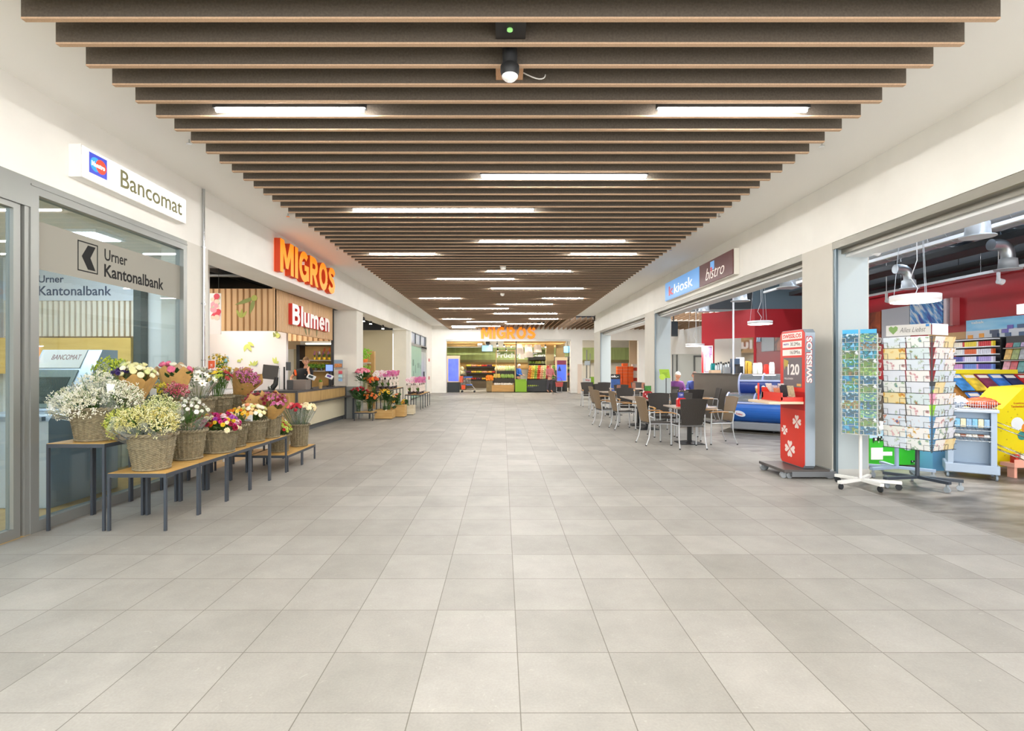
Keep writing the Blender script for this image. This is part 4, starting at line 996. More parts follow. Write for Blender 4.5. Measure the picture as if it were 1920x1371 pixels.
bouquet('cream and green bouquet in kraft paper behind the baby breath', (-3.95, 5.55, TT + .2), (-3.86, 5.5, 1.43), .19, 'rose', ['#e6dfb4', '#d6d29a', '#eee8cc', '#c9cf8a'], 34, .03, 'kraft', .5, 26, wr=1.0)
bouquet('bunch of lime green berries beside the kraft paper bouquet', (-4.02, 5.45, TT + .2), (-4.08, 5.45, 1.50), .16, 'sprig', ['#b3bf3a', '#8ea02c'], 60, .013, 'clear', .6, 20)
bouquet('small dark violet bunch tucked between cream roses and lime berries', (-3.96, 5.40, TT + .2), (-3.93, 5.36, 1.44), .07, 'mum', ['#4a2f7a', '#382560'], 12, .024, None, .5, 8)
basket(-3.93, 6.14, TT, .23, .17, .29, 'wide wicker basket with red and yellow bunches on the tall tables')
for i, (dx, col, nm_) in enumerate(((-.17, ['#c23a52', '#a82b45', '#d46a78'], 'crimson'), (.0, ['#d8c22a', '#e8d84a', '#b9a820'], 'yellow'), (.17, ['#c8506a', '#b43a55', '#d98a98'], 'dusky red'))):
    bouquet('%s bunch of small filler flowers in the wide tall table basket' % nm_, (-3.93 + dx * .4, 6.1, TT + .2), (-3.93 + dx, 6.02, 1.245), .125, 'sprig', col, 60, .0095, 'clear', .55, 14, wr=1.2)
tagcard('white price card on the red and yellow bunches', -3.93, 5.87, 1.22)
bouquet('bouquet of dark leaves, white lily and pink flower in kraft paper', (-4.0, 6.35, TT + .15), (-3.98, 6.35, 1.46), .2, 'rose', ['#dfe3c4', '#b89a78', '#d86a8a', '#e6e4cc'], 11, .042, 'kraft', .4, 34, wr=1.0, gcol=mat('#2f5a2a', .5), lr=1.6)
basket(-3.93, 6.73, TT, .2, .155, .29, 'wicker basket with white lilies on the tall tables')
bouquet('white lilies in cloudy cellophane on the tall tables', (-3.93, 6.73, TT + .2), (-3.90, 6.62, 1.33), .24, 'lily', ['#f4f3ec', '#e8ecd6'], 20, .058, 'clear', .45, 26, wr=1.1)
basket(-3.93, 7.22, TT, .18, .145, .29, 'wicker basket with yellow and red lilies on the tall tables')
bouquet('yellow and dark red lily bouquet on the tall tables', (-3.93, 7.22, TT + .2), (-3.9, 7.2, 1.33), .15, 'lily', ['#e8c22a', '#d9a81e', '#9e2430', '#a9b83a'], 22, .05, None, .8, 22)
bouquet('pink and white lilies above the yellow lily bouquet', (-4.0, 7.3, TT + .2), (-4.0, 7.3, 1.40), .12, 'lily', ['#f3d9dd', '#f6f1ee'], 14, .05, None, .6, 12)
basket(-3.93, 7.72, .80, .17, .14, .29, 'wicker basket with pink bouquet in kraft paper beside the white pier')
stool(-4.19, -3.655, 7.5, 8.03, .80, 'tall oak topped flower table in front of the white drum wall', 'tall flower tables')
bouquet('pink bouquet in a big kraft paper cone leaning towards the aisle', (-3.95, 7.75, 1.0), (-3.72, 7.62, 1.36), .19, 'sprig', ['#c86aa0', '#d88ab4', '#b45a8c'], 60, .012, 'kraft', .5, 12, wr=1.12)
# front row
basket(-3.36, 5.0, TL, .205, .15, .33, 'bluish grey wicker basket with pale yellow filler flowers, nearest on the low tables', 1.0, .95)
for i, (dx, dy, dz, r, n) in enumerate(((-.27, -.03, .45, .15, 200), (-.08, -.1, .47, .17, 300), (.14, -.08, .46, .15, 240), (.02, .1, .55, .17, 180))):
    bouquet('%s bunch of pale yellow green filler flowers in the nearest low basket' % ['outermost drooping', 'middle front', 'aisle side', 'rear'][i], (-3.36 + dx * .25, 5.0 + dy * .3, TL + .22), (-3.36 + dx, 5.0 + dy, TL + dz), r, 'sprig', [['#b7c04a', '#d3d27a'], ['#d9d49a', '#c3bd70'], ['#d6d092', '#b8ab5a', '#e0dcae'], ['#cfd0a0', '#bdbf80']][i], n, .0085, 'clear', .8, 22, group='pale yellow filler bunches', wr=1.2)
basket(-3.34, 5.55, TL, .165, .125, .30, 'wicker basket with white spray carnations on the low tables')
bouquet('white spray carnations with dark green leaves in the second low basket', (-3.34, 5.55, TL + .2), (-3.31, 5.5, TL + .46), .19, 'mum', ['#f4f3ee', '#e9ebdc'], 34, .026, 'clear', .9, 60, wr=1.15)
tagcard('white price card between yellow filler flowers and white carnations', -3.42, 5.27, 1.03, w_=.07, h_=.12)
basket(-3.26, 6.0, TL, .205, .155, .25, 'wide wicker basket with a bright mixed dahlia posy on the low tables')
for i in range(3):
    dx, dy = ((-.1, -.04), (.09, -.03), (.0, .12))[i]
    bouquet('%s posy of magenta, red, orange and cream dahlias in the wide low basket' % ['bank side', 'aisle side', 'rear'][i], (-3.26 + dx * .3, 6.0 + dy * .3, TL + .16), (-3.26 + dx, 6.0 + dy, TL + .30), .155, 'mum', ['#c2257a', '#d8388a', '#b01430', '#e06a1e', '#f0e6c0', '#b95ac0', '#e8c82a', '#f0d8dc', '#8e1230'], 40, .034, None, .72, 22, gcol=mat('#a8c07a', .6), group='dahlia posies', lr=1.5)
basket(-3.30, 6.42, TL, .15, .12, .26, 'wicker basket half hidden behind the dahlia posies')
bouquet('yellow and orange chrysanthemums behind the dahlia posies', (-3.3, 6.42, TL + .15), (-3.26, 6.42, TL + .38), .13, 'mum', ['#e6b81e', '#e88a1a', '#f0d45a'], 24, .03, None, .6, 14)
basket(-3.30, 6.88, TL, .18, .145, .27, 'wicker basket with peach and cream roses near the end of the low tables')
bouquet('peach, cream and yellow roses in the fourth low basket', (-3.30, 6.88, TL + .17), (-3.29, 6.84, TL + .36), .19, 'rose', ['#f0c48a', '#f3e2a8', '#ee9a70', '#f5ead0', '#d8d888'], 36, .03, None, .55, 40)
tagcard('white price card leaning on the peach roses', -3.24, 6.66, TL + .33, .2, .1, .085)
basket(-3.24, 7.27, TL, .15, .12, .3, 'wicker basket with kraft wrapped pink bouquets at the end of the low tables')
bouquet('pink and dark red bouquet in kraft paper facing the aisle', (-3.24, 7.27, TL + .2), (-3.12, 7.12, TL + .52), .17, 'mum', ['#c86a98', '#d98ab0', '#8e2434'], 30, .028, 'kraft', .35, 14, wr=1.12)
bouquet('dark red bouquet in kraft paper behind the pink one', (-3.34, 7.3, TL + .2), (-3.48, 7.3, TL + .55), .15, 'sprig', ['#8a1e34', '#a83a4e'], 40, .013, 'kraft', .4, 12, wr=1.1)
# lowest tables
basket(-3.36, 7.86, TV, .15, .12, .25, 'wicker basket with lime and orange flowers on the very low table')
bouquet('lime green carnations with red and orange blooms on the very low table', (-3.36, 7.86, TV + .16), (-3.34, 7.84, TV + .31), .16, 'mum', ['#c2d65a', '#d3e07a', '#c2d65a', '#d8343a', '#ee6a2e'], 46, .032, None, .8, 20)
basket(-3.28, 8.42, TV, .15, .12, .34, 'tall wicker basket with rose bunches on the farthest very low table')
for i, (dx, col, nm_) in enumerate(((-.17, ['#e8626a', '#f08a80'], 'salmon'), (.0, ['#b3122a', '#c81e34'], 'deep red'), (.17, ['#f3e6bc', '#efd9a8'], 'cream'))):
    bouquet('%s rose bunch in clear wrap in the farthest tall basket' % nm_, (-3.28 + dx * .3, 8.42, TV + .25), (-3.28 + dx, 8.36, TV + .62), .12, 'rose', col, 20, .03, 'clear', .4, 26, group='rose bunches in clear wrap', wr=1.15)
basket(-3.9, 7.86, TV, .15, .12, .25, 'dark wicker basket below the pier on the very low table', M=mat('#6f6048', .8, var=.3, scale=28, bump=.5))
bouquet('small red and green posy in the dark wicker basket', (-3.9, 7.86, TV + .15), (-3.9, 7.86, TV + .28), .12, 'mum', ['#b8344a', '#7a9a4a'], 18, .03, None, .6, 14)
# yellow pot plants behind the pier
r = thing('plant_stand', 'white stepped plant stand behind the white pier', 'stand', (-4.85, 8.55, 0))
MB().box(-4.85, -4.42, 8.3, 8.9, 1.11, 1.15).build('upper_shelf', M_white2, r)
MB().box(-4.85, -4.4, 8.3, 8.9, .46, .5).build('lower_shelf', M_white2, r)
for xx in (-4.83, -4.45):
    for yy in (8.32, 8.87): MB().cyl((xx, yy, 0), (xx, yy, 1.13), .015, 8).build('leg', M_white2, r)
for i, (x, y, z, tz) in enumerate(((-4.74, 8.7, 1.15, 1.62), (-4.54, 8.5, 1.15, 1.42), (-4.66, 8.42, 1.15, 1.52), (-4.5, 8.8, 1.15, 1.38))):
    bouquet('%s bushy yellow flowering plant on the stand behind the white pier' % ['tallest', 'aisle side', 'rear', 'lowest'][i], (x, y, z), (x, y, tz), .17, 'daisy', ['#f0c81e', '#f2d84a', '#e8a81a', '#f5f0d0'], 22, .035, None, .6, 60, gcol=mat('#6fae34', .6, var=.2, scale=20), name='flowering_plant', cat='plant', group='yellow plants by the pier', lr=1.1)

# ---------------------------------------------------------------- second flower display
stool(-4.2, -3.66, 14.75, 15.25, .24, 'small black stand with rose vases at the far end of the counter', 'black flower stands')
def vase(x, y, z, h, r, label):
    q = thing('glass_vase', label, 'vase', (x, y, z), 0, 'glass vases')
    MB().lathe([(r * .8, 0), (r, h), (r * .93, h), (r * .75, .01), (1e-4, .01)], (x, y, z), 16).build('vase_body', glass('#e6efe8', 1.2, name='vase_glass'), q)
    MB().lathe([(r * .72, .012), (r * .82, h * .6), (1e-4, h * .6)], (x, y, z), 12).build('water', glass('#d5e6dc', .8, ior=1.33, name='water'), q)
def rosebunch(x, y, z, tx, ty, tz, r, cols, label, n=22, kind='rose', size=.035, green=46, squash=.5):
    return bouquet(label, (x, y, z), (tx, ty, tz), r, kind, cols, n, size, None, squash, green + 40, group='vase flowers', lr=2.0, gcol=mat('#2f5a26', .55, var=.3, scale=30))
YV = 14.95
vase(PX(672, YV), YV, .24, .3, .07, 'clear vase of dark red roses on the small black stand')
rosebunch(PX(672, YV), YV, .3, PX(676, YV), YV, PZ(736, YV), .26, ['#8e0f22', '#a5162a'], 'loose dark red roses in the clear vase beside the counter', 16, squash=.5)
vase(PX(692, YV), YV + .1, .24, .3, .07, 'clear vase of orange gerberas on the small black stand')
rosebunch(PX(692, YV), YV + .1, .3, PX(694, YV), YV, PZ(745, YV), .24, ['#e85a1e', '#f0742a'], 'bright orange gerberas in the clear vase', 16, 'daisy', .055)
stool(-4.4, -3.9, 15.3, 15.42, .0 + .62, 'narrow black stand with pink rose vase before the pier', 'black flower stands')
vase(PX(680, 15.36), 15.36, .62, .32, .06, 'tall clear vase of pink roses above the red roses')
rosebunch(PX(680, 15.36), 15.36, .7, PX(681, 15.36), 15.3, PZ(699, 15.36), .20, ['#e88aa0', '#f0a8b8', '#e2708c'], 'dense pink roses in the tall vase by the white pier', 26, size=.045)
vase(PX(702, 15.36), 15.37, .62, .3, .05, 'clear vase of orange roses beside the pink roses')
rosebunch(PX(702, 15.36), 15.37, .7, PX(701, 15.36), 15.3, PZ(714, 15.36), .17, ['#d8561e', '#c8441c', '#e88a2a'], 'dark orange roses beside the pink roses', 20, size=.045)
def crate(x0, x1, y0, y1, h, label, col='#cda86a', cold='#b58c4e'):
    q = thing('wooden_crate', label, 'crate', ((x0 + x1) / 2, (y0 + y1) / 2, 0), 0, 'wooden flower crates'); t = .018
    MB().box(x0, x1, y0, y0 + t, .02, h).build('front_board', wood(col, cold, 4, 'X'), q); MB().box(x0, x1, y1 - t, y1, .02, h).build('back_board', wood(col, cold, 4, 'X'), q)
    MB().box(x0, x0 + t, y0 + t, y1 - t, .02, h).build('side_board', wood(col, cold, 4, 'Y'), q); MB().box(x1 - t, x1, y0 + t, y1 - t, .02, h).build('side_board', wood(col, cold, 4, 'Y'), q)
    MB().box(x0 + .01, x1 - .01, y0 + .01, y1 - .01, 0, .04).build('base', M_black, q)
    return q
crate(-3.72, -3.22, 15.2, 15.7, .27, 'wide wooden crate with sunflowers, nearest to the counter')
crate(-3.28, -2.97, 15.85, 16.2, .37, 'upright wooden crate with mixed bouquets, middle of three')
crate(-3.12, -2.83, 16.6, 17.0, .30, 'pale wooden crate with yellow bouquets, farthest of three', '#d8cdb4', '#c4b696')
vase(PX(722, 15.4), 15.42, .03, .34, .08, 'clear vase of sunflowers inside the wide wooden crate')
rosebunch(PX(722, 15.4), 15.42, .25, PX(721, 15.4), 15.35, PZ(737, 15.4), .2, ['#f0c01e', '#e8ae18'], 'sunflowers with dark centres above the wide wooden crate', 12, 'daisy', .07, 70)
rosebunch(PX(728, 15.5), 15.55, .25, PX(731, 15.5), 15.5, PZ(744, 15.5), .17, ['#f3ecc8', '#f0d45a', '#ffffff'], 'cream and yellow filler flowers beside the sunflowers', 24, 'mum', .024, 50)
rosebunch(-3.1, 16.0, .3, PX(741, 16), 15.95, PZ(746, 16), .17, ['#f0b08a', '#f3d8c8', '#e87a3a', '#e8c05a'], 'peach mixed bouquet in the upright wooden crate', 26, 'mum', .035, 30)
rosebunch(-3.05, 16.1, .3, PX(738, 16), 15.85, PZ(757, 16), .15, ['#f0a02a', '#f5f0e8', '#6a2438'], 'orange and white bouquet leaning out of the upright crate', 16, 'daisy', .05, 22)
rosebunch(-2.98, 16.75, .25, PX(757, 16.7), 16.7, PZ(756, 16.7), .15, ['#f0c01e', '#e88a1e', '#f5d84a'], 'yellow and orange bouquet in the pale crate', 20, 'daisy', .05, 26)
# orchids
def orchid_box(x, y, z, label, cols, group):
    q = thing('orchid_gift_box', label, 'orchid', (x, y, z), 0, group)
    w2, d2, h = .085, .085, .40
    MB().lathe([(.06, 0), (.07, .11), (.062, .11), (1e-4, .09)], (x, y, z), 12).build('pot', mat('#2e2024', .5), q)
    cb = MB(); 
    for sx in (-1, 1):
        for sy in (-1, 1): cb.box(x + sx * w2 - .024, x + sx * w2 + .024, y + sy * d2 - .012, y + sy * d2 + .012, z + .1, z + h)
    cb.box(x - w2 - .012, x + w2 + .012, y - d2 - .012, y - d2 + .004, z + h - .07, z + h + .02).box(x - w2 - .012, x + w2 + .012, y + d2, y + d2 + .012, z + h - .07, z + h + .02).box(x - .02, x + .02, y - d2 - .012, y - d2, z + h, z + h + .05)
    cb.build('carton_frame', mat('#efe3da', .6), q)
    lb, bb = MB(), MB()
    for k in range(7): leafq(lb, (x, y, z + .1), (math.cos(k), math.sin(k), 1.6), .22, .03)
    for k in range(15):
        fl_star(bb, (x + random.uniform(-.12, .12), y + random.uniform(-.1, .08), z + h + random.uniform(.02, .2)), (random.uniform(-.6, .6), -1, .3), random.uniform(.05, .068), k % len(cols), len(cols), 5, .45, .1)
    lb.build('leaves', M_green, q); bb.build('blossoms', [mat(c, .6) for c in cols] + [mat('#c8a03a', .6)], q)
for i in range(4):
    stool(-4.3, -3.72, 17.2 + i * .6, 17.78 + i * .6, .78, 'tall black orchid table, %s from the crates' % ORD[i], 'tall orchid tables')
    stool(-3.5, -2.93, 18.7 + i * .6, 19.28 + i * .6, .54, 'low black orchid table, %s from the crates' % ORD[i], 'low orchid tables')
PK = [['#d87ab0', '#c85a9c'], ['#e9b8d0', '#f3dfe8'], ['#f5f0ee', '#efe0e6'], ['#f0e8b8', '#f5efd0']]
for i in range(9):
    x = -4.18 + .19 * (i % 3); y = 17.4 + .55 * (i // 3)
    orchid_box(x, y, .78, '%s orchid in pale gift carton, %s row of the tall black tables' % (['white', 'blush', 'pink'][i % 3], ORD[i // 3]), PK[(2, 1, 0)[i % 3]], 'orchids on the tall tables')
for i in range(6):
    x = -3.36 + .3 * (i % 2); y = 18.9 + .5 * (i // 2)
    orchid_box(x, y, .54, '%s orchid in pale gift carton, %s row of the low black tables' % (['blush', 'deep pink'][i % 2], ORD[i // 2]), PK[(1, 0)[i % 2]], 'orchids on the low tables')
# green plant shelf behind
r = thing('plant_rack', 'oak plant rack with two grey shelves of green pot plants behind the roses', 'rack', (-5.0, 18.9, 0))
MB().box(PX(690, 19.2), PX(703, 19.2), 19.1, 19.3, 0, PZ(659, 19.2)).build('side_panel', M_oakz, r)
for zz in (PZ(680, 18.8), PZ(712, 18.8)): MB().box(-5.9, PX(692, 18.8), 18.6, 19.3, zz - .03, zz).build('shelf_board', mat('#b9bab4', .5), r)
for i in range(8):
    x = -5.75 + (i % 4) * .27; zz = (PZ(680, 18.8), PZ(712, 18.8))[i // 4]
    q = thing('green_pot_plant', 'leafy green plant in orange pot, %s on the %s rack shelf' % (ORD[i % 4], 'upper' if i < 4 else 'lower'), 'pot plant', (x, 18.8, zz), 0, 'green plants on the oak rack')
    MB().lathe([(.07, 0), (.09, .13), (1e-4, .12)], (x, 18.8, zz), 10).build('pot', mat('#d8702a', .6), q)
    mb = MB()
    for k in range(70):
        mb.octa((x + random.gauss(0, .09), 18.8 + random.gauss(0, .08), zz + random.uniform(.13, .5)), .035)
    mb.build('leaves', mat('#8cc63a', .6, var=.2, scale=15), q)
# downlights over the second display
for i, (px, py) in enumerate(((681, 603), (695, 608), (718, 617))):
    Y = 17.5 + i * 1.6
    q = thing('ceiling_spot', '%s white spotlight under the dark ceiling above the orchids' % ORD[i], 'spotlight', (PX(px, Y), Y, PZ(py, Y)), 0, 'spotlights above the orchids')
    MB().lathe([(.05, .01), (.06, .1), (.03, .16)], q.location[:], 14).build('housing', M_black, q)
    MB().lathe([(.048, 0), (.048, .012)], q.location[:], 14).build('lens', emission('#fff1da', 30), q)
    MB().cyl((q.location.x, Y, q.location.z + .15), (q.location.x, Y, 3.75), .01, 6).build('rod', M_black, q)

# ---------------------------------------------------------------- far left corner: lockers, doors, alarms
r = thing('locker_block', 'pale green lockers with dark slots along the wall past the orchids', 'locker', (-4.4, 25.8, 0))
ya, yb = 24.4, 27.4
MB().box(-4.6, -4.27, ya, yb, .05, 2.55).build('body', mat('#9cc4ac', .5), r)
for i in range(6):
    y0_ = ya + i * .5
    for j in range(3):
        MB().box(-4.27, -4.255, y0_ + .012, y0_ + .488, .1 + j * .8, .88 + j * .8).build('door', mat('#a4cbb4', .45), r)
mb = MB()
for yy, zz, hh in ((24.75, 1.6, .3), (24.95, 1.6, .3), (24.9, 1.1, .25), (25.5, 1.25, .4), (26.2, 1.5, .25), (26.55, 1.5, .25), (27.0, 1.45, .2)): mb.box(-4.255, -4.25, yy, yy + .05, zz, zz + hh)
mb.build('slots', mat('#2f3a38', .5), r)
d = structure(MB().box(-4.5, -4.3, 27.45, 29.3, 0, 2.5).build('door_3', mat('#8e9596', .35, .6)))
MB().box(-4.3, -4.285, 27.5, 28.38, .05, 2.35).box(-4.3, -4.285, 28.42, 29.25, .05, 2.35).build('leaf', mat('#b7bfc2', .3, .7), d)
MB().box(-4.28, -4.25, 28.3, 28.34, .9, 1.3).box(-4.28, -4.25, 28.46, 28.5, .9, 1.3).build('handle', M_black, d)
structure(MB().box(-4.5, -4.25, 24.35, 29.3, 2.55, 2.66).box(-4.5, -4.25, 27.4, 29.3, 2.5, 2.62).build('trim_11', mat('#8a8d8c', .4, .4)))
w3 = structure(MB().box(-4.4, -4.3, 24.35, 24.5, 2.66, 3.21).box(-4.4, -4.3, 25.9, 26.0, 2.66, 3.21).box(-4.4, -4.3, 27.5, 27.6, 2.66, 3.21).box(-4.4, -4.3, 24.35, 29.3, 2.66, 2.7).box(-4.4, -4.3, 29.15, 29.3, 2.66, 3.21).build('window_4', mat('#6a6e72', .4, .5)))
MB().box(-4.36, -4.35, 24.4, 29.2, 2.68, 3.2).build('pane', mat('#c5cfe4', .1, name='upper_glass'), w3)
structure(MB().box(-4.8, -4.62, 24.2, 29.5, 0, 3.2).build('wall_left', M_white))
r = thing('fire_alarm_sign', 'red square fire alarm sign high on the white wall before the supermarket', 'sign', (-4.24, 30.1, PZ(678, 30)))
MB().box(-4.25, -4.23, 30.0, 30.35, PZ(678, 30), PZ(672.5, 30)).build('plate', mat('#c4323a', .4), r)
r = thing('fire_alarm_sign', 'red square fire sign low on the white wall before the supermarket', 'sign', (-4.24, 30.1, PZ(712, 30)))
MB().box(-4.25, -4.23, 30.0, 30.35, PZ(712, 30), PZ(706, 30)).build('plate', mat('#b9404a', .4), r)
# ---------------------------------------------------------------- bistro chairs and tables
def weave(c0, c1, name):
    m, nt, b = new_mat(name); L = nt.links.new
    tc = nt.nodes.new('ShaderNodeTexCoord'); mp = nt.nodes.new('ShaderNodeMapping'); mp.inputs['Scale'].default_value = (1, 1, 1.0)
    ck = nt.nodes.new('ShaderNodeTexChecker'); ck.inputs['Scale'].default_value = 70; ck.inputs['Color1'].default_value = lin(c0); ck.inputs['Color2'].default_value = lin(c1)
    L(tc.outputs['Object'], mp.inputs[0]); L(mp.outputs[0], ck.inputs['Vector']); L(ck.outputs['Color'], b.inputs['Base Color'])
    b.inputs['Roughness'].default_value = .6; bp = nt.nodes.new('ShaderNodeBump'); bp.inputs['Strength'].default_value = .4; bp.inputs['Distance'].default_value = .004
    L(ck.outputs['Fac'], bp.inputs['Height']); L(bp.outputs[0], b.inputs['Normal'])
    return m
M_wv = weave('#39332e', '#221e1b', 'dark_weave'); M_wvlit = weave('#8f7a5f', '#6f5c46', 'lit_brown_weave')  # second weave: light falling on the side chairs' backs, put into the colour
M_arm = wood('#d59a3e', '#b97f2c', 6, 'Y', .45)
def make_chair(label):
    """faces local +y, origin on the floor"""
    t = thing('bistro_chair', label, 'chair', (0, 0, 0), 0, 'woven bistro chairs')
    mb = MB(); n = 8; m = 8; vs = []; fs = []
    for layer in (0, 1):
        for j in range(m + 1):
            v = j / m; wv_ = .19 + .06 * v
            for i in range(n + 1):
                u = i / n * 2 - 1
                y = -.215 - .10 * v - .02 * (1 - u * u) * 1.0 - layer * .022; z = .45 + .475 * v + (.012 * (1 - u * u) if j == m else 0)
                vs.append((u * wv_, y, z))
    N = (n + 1) * (m + 1)
    for j in range(m):
        for i in range(n):
            a = j * (n + 1) + i; fs.append((a, a + n + 1, a + n + 2, a + 1)); fs.append((N + a, N + a + 1, N + a + n + 2, N + a + n + 1))
    ed = [j * (n + 1) for j in range(m + 1)] + [m * (n + 1) + i for i in range(1, n + 1)] + [j * (n + 1) + n for j in range(m - 1, -1, -1)] + [i for i in range(n - 1, 0, -1)]
    for a, b in zip(ed, ed[1:] + ed[:1]): fs.append((a, a + N, b + N, b) if False else (b, b + N, a + N, a))
    mb.add(vs, fs, 0, False); mb.build('backrest', M_wv, t, local=True)
    mb = MB(); prof = [(-.225, .438), (-.1, .432), (.1, .436), (.2, .445), (.225, .435)]
    poly = prof + [(y, z - .03) for y, z in prof[::-1]]
    mb.prism(poly, (-.215, 0, 0), (0, 1, 0), (0, 0, 1), .43); mb.build('seat', M_wv, t, local=True, bevel=.006)
    for s in (-1, 1):
        lg = MB().path([(s * .235, -.245, .60), (s * .235, -.225, .45), (s * .238, -.225, .30), (s * .242, -.25, .15), (s * .248, -.31, .008)], .0125, 8).build('leg', M_leg, t, local=True); MB().cyl((s * .248, -.312, 0), (s * .248, -.306, .02), .0155, 8).build('foot_cap', M_rubber, lg, local=True)
        lg = MB().path([(s * .24, .2, .625), (s * .24, .205, .4), (s * .242, .21, .012)], .0155, 8).build('leg', M_leg, t, local=True); MB().cyl((s * .242, .21, 0), (s * .242, .21, .02), .018, 8).build('foot_cap', M_rubber, lg, local=True)
        mb = MB().path([(s * .235, -.245, .60), (s * .238, -.225, .635), (s * .24, -.05, .645), (s * .24, .2, .638)], .012, 8)
        mb.build('arm_tube', M_leg, t, local=True)
        poly = [(-.13, .648), (.1, .652), (.22, .64), (.25, .622), (.235, .618), (.2, .625), (.1, .636), (-.13, .634)]
        MB().prism(poly, (s * .24 - .022, 0, 0), (0, 1, 0), (0, 0, 1), .044).build('armrest', M_arm, t, local=True, bevel=.005)
    MB().path([(-.235, -.215, .425), (.235, -.215, .425)], .011, 8).path([(-.24, .19, .415), (.24, .19, .415)], .011, 8).path([(-.225, -.2, .42), (-.23, .2, .415)], .011, 8).path([(.225, -.2, .42), (.23, .2, .415)], .011, 8).build('seat_frame', M_leg, t, local=True)
    return t
chair0 = make_chair('x'); first = [True]
lit_back = [c for c in chair0.children if c.name.startswith('backrest')][0].data.copy(); lit_back.materials[0] = M_wvlit
def place_chair(x, y, deg, label):
    rz = math.radians(deg)
    if first[0]:
        first[0] = False; chair0.location = (x, y, 0); chair0.rotation_euler = (0, 0, rz); chair0['label'] = label; return chair0
    return dup(chair0, (x, y, 0), rz, label)
M_top = mat('#a89787', .3, var=.1, scale=40, name='speckled_tabletop')
def make_table(label):
    t = thing('bistro_table', label, 'table', (0, 0, 0), 0, 'square bistro tables')
    MB().box(-.4, .4, -.4, .4, .71, .74).build('tabletop', M_top, t, local=True, bevel=.006)
    MB().box(-.035, .035, -.035, .035, .05, .71).box(-.25, .25, -.03, .03, .69, .71).box(-.03, .03, -.25, .25, .69, .71).build('column_post', M_black, t, local=True)
    MB().add([(-.23, -.23, 0), (.23, -.23, 0), (.23, .23, 0), (-.23, .23, 0), (-.23, -.23, .015), (.23, -.23, .015), (.23, .23, .015), (-.23, .23, .015), (-.04, -.04, .06), (.04, -.04, .06), (.04, .04, .06), (-.04, .04, .06)],
             [(3, 2, 1, 0), (0, 1, 5, 4), (1, 2, 6, 5), (2, 3, 7, 6), (3, 0, 4, 7), (4, 5, 9, 8), (5, 6, 10, 9), (6, 7, 11, 10), (7, 4, 8, 11), (8, 9, 10, 11)]).build('base_plate', M_black, t, local=True)
    return t
tables = [(3.72, 10.38, 0, 'speckled square bistro table nearest to the lottery stand, with red menu box'), (3.56, 12.82, 0, 'speckled square bistro table with the dark red napkin box, second along the aisle'),
          (3.56, 13.64, 0, 'bare square bistro table joined behind the one with the dark red box'), (3.56, 16.7, 0, 'square bistro table, fourth along the aisle'),
          (3.7, 19.6, 0, 'square bistro table, fifth along the aisle near the white pier'), (5.0, 14.7, 0, 'square bistro table before the dark end of the bar'), (5.1, 19.3, 0, 'square bistro table deep under the far canopy'),
          (5.42, 16.25, 0, 'square table at which the two guests sit')]
tb0 = make_table('x')
for i, (x, y, a, lab) in enumerate(tables):
    if i == 0: tb0.location = (x, y, 0); tb0['label'] = lab
    else: dup(tb0, (x, y, 0), 0, lab)
for x, y, a, lab in ((3.50, 9.86, 0, 'dark woven bistro chair with its back to the viewer at the nearest table'), (3.03, 10.30, -82, 'bistro chair with light-tinted brown back on the aisle side of the nearest table'),
                     (4.27, 10.42, 92, 'bistro chair on the bar side of the nearest table, its back leaning towards the freezer'), (3.52, 11.45, 180, 'dark bistro chair facing the viewer across the nearest table, aisle side'),
                     (4.02, 11.55, 172, 'navy looking bistro chair facing the viewer across the nearest table, bar side'), (3.0, 12.85, -86, 'bistro chair on the aisle side of the table with the dark red box'),
                     (2.72, 13.55, -80, 'bistro chair pulled farthest out into the aisle beside the joined tables'), (3.45, 14.45, 178, 'bistro chair facing the viewer at the far end of the joined tables'),
                     (4.2, 12.95, 95, 'bistro chair on the bar side of the table with the dark red box'), (4.25, 13.8, 88, 'bistro chair on the bar side of the bare joined table'), (3.02, 16.0, -85, 'bistro chair on the aisle side of the fourth table'),
                     (3.38, 17.35, 180, 'bistro chair facing the viewer at the fourth table, aisle corner'), (4.0, 17.3, 178, 'bistro chair facing the viewer at the fourth table, bar corner'), (3.36, 20.4, 180, 'bistro chair farthest down the aisle with light armrests'), (3.4, 18.75, 4, 'bistro chair turned away from the viewer at the fifth table'),
                     (3.95, 20.2, 170, 'bistro chair beside the farthest aisle chair at the fifth table'), (5.05, 14.05, 2, 'navy bistro chair with its back to the viewer before the bar end'), (5.1, 15.45, 180, 'grey bistro chair facing the viewer before the seated guests'),
                     (5.78, 14.75, 82, 'bistro chair against the dark face of the bar'), (5.2, 18.6, 0, 'teal tinted bistro chair with its back to the viewer under the far canopy'), (5.3, 20.2, 180, 'bistro chair facing the viewer under the far canopy'),
                     (5.66, 17.05, 195, 'chair under the white haired guest'), (6.28, 17.15, 160, 'chair under the guest in blue and red')):
    c_ = place_chair(x, y, a, lab)
    if c_ is not chair0 and ('aisle side of' in lab or 'pulled' in lab or 'leaning' in lab):
        for ch in c_.children:
            if ch.name.startswith('backrest'): ch.data = lit_back
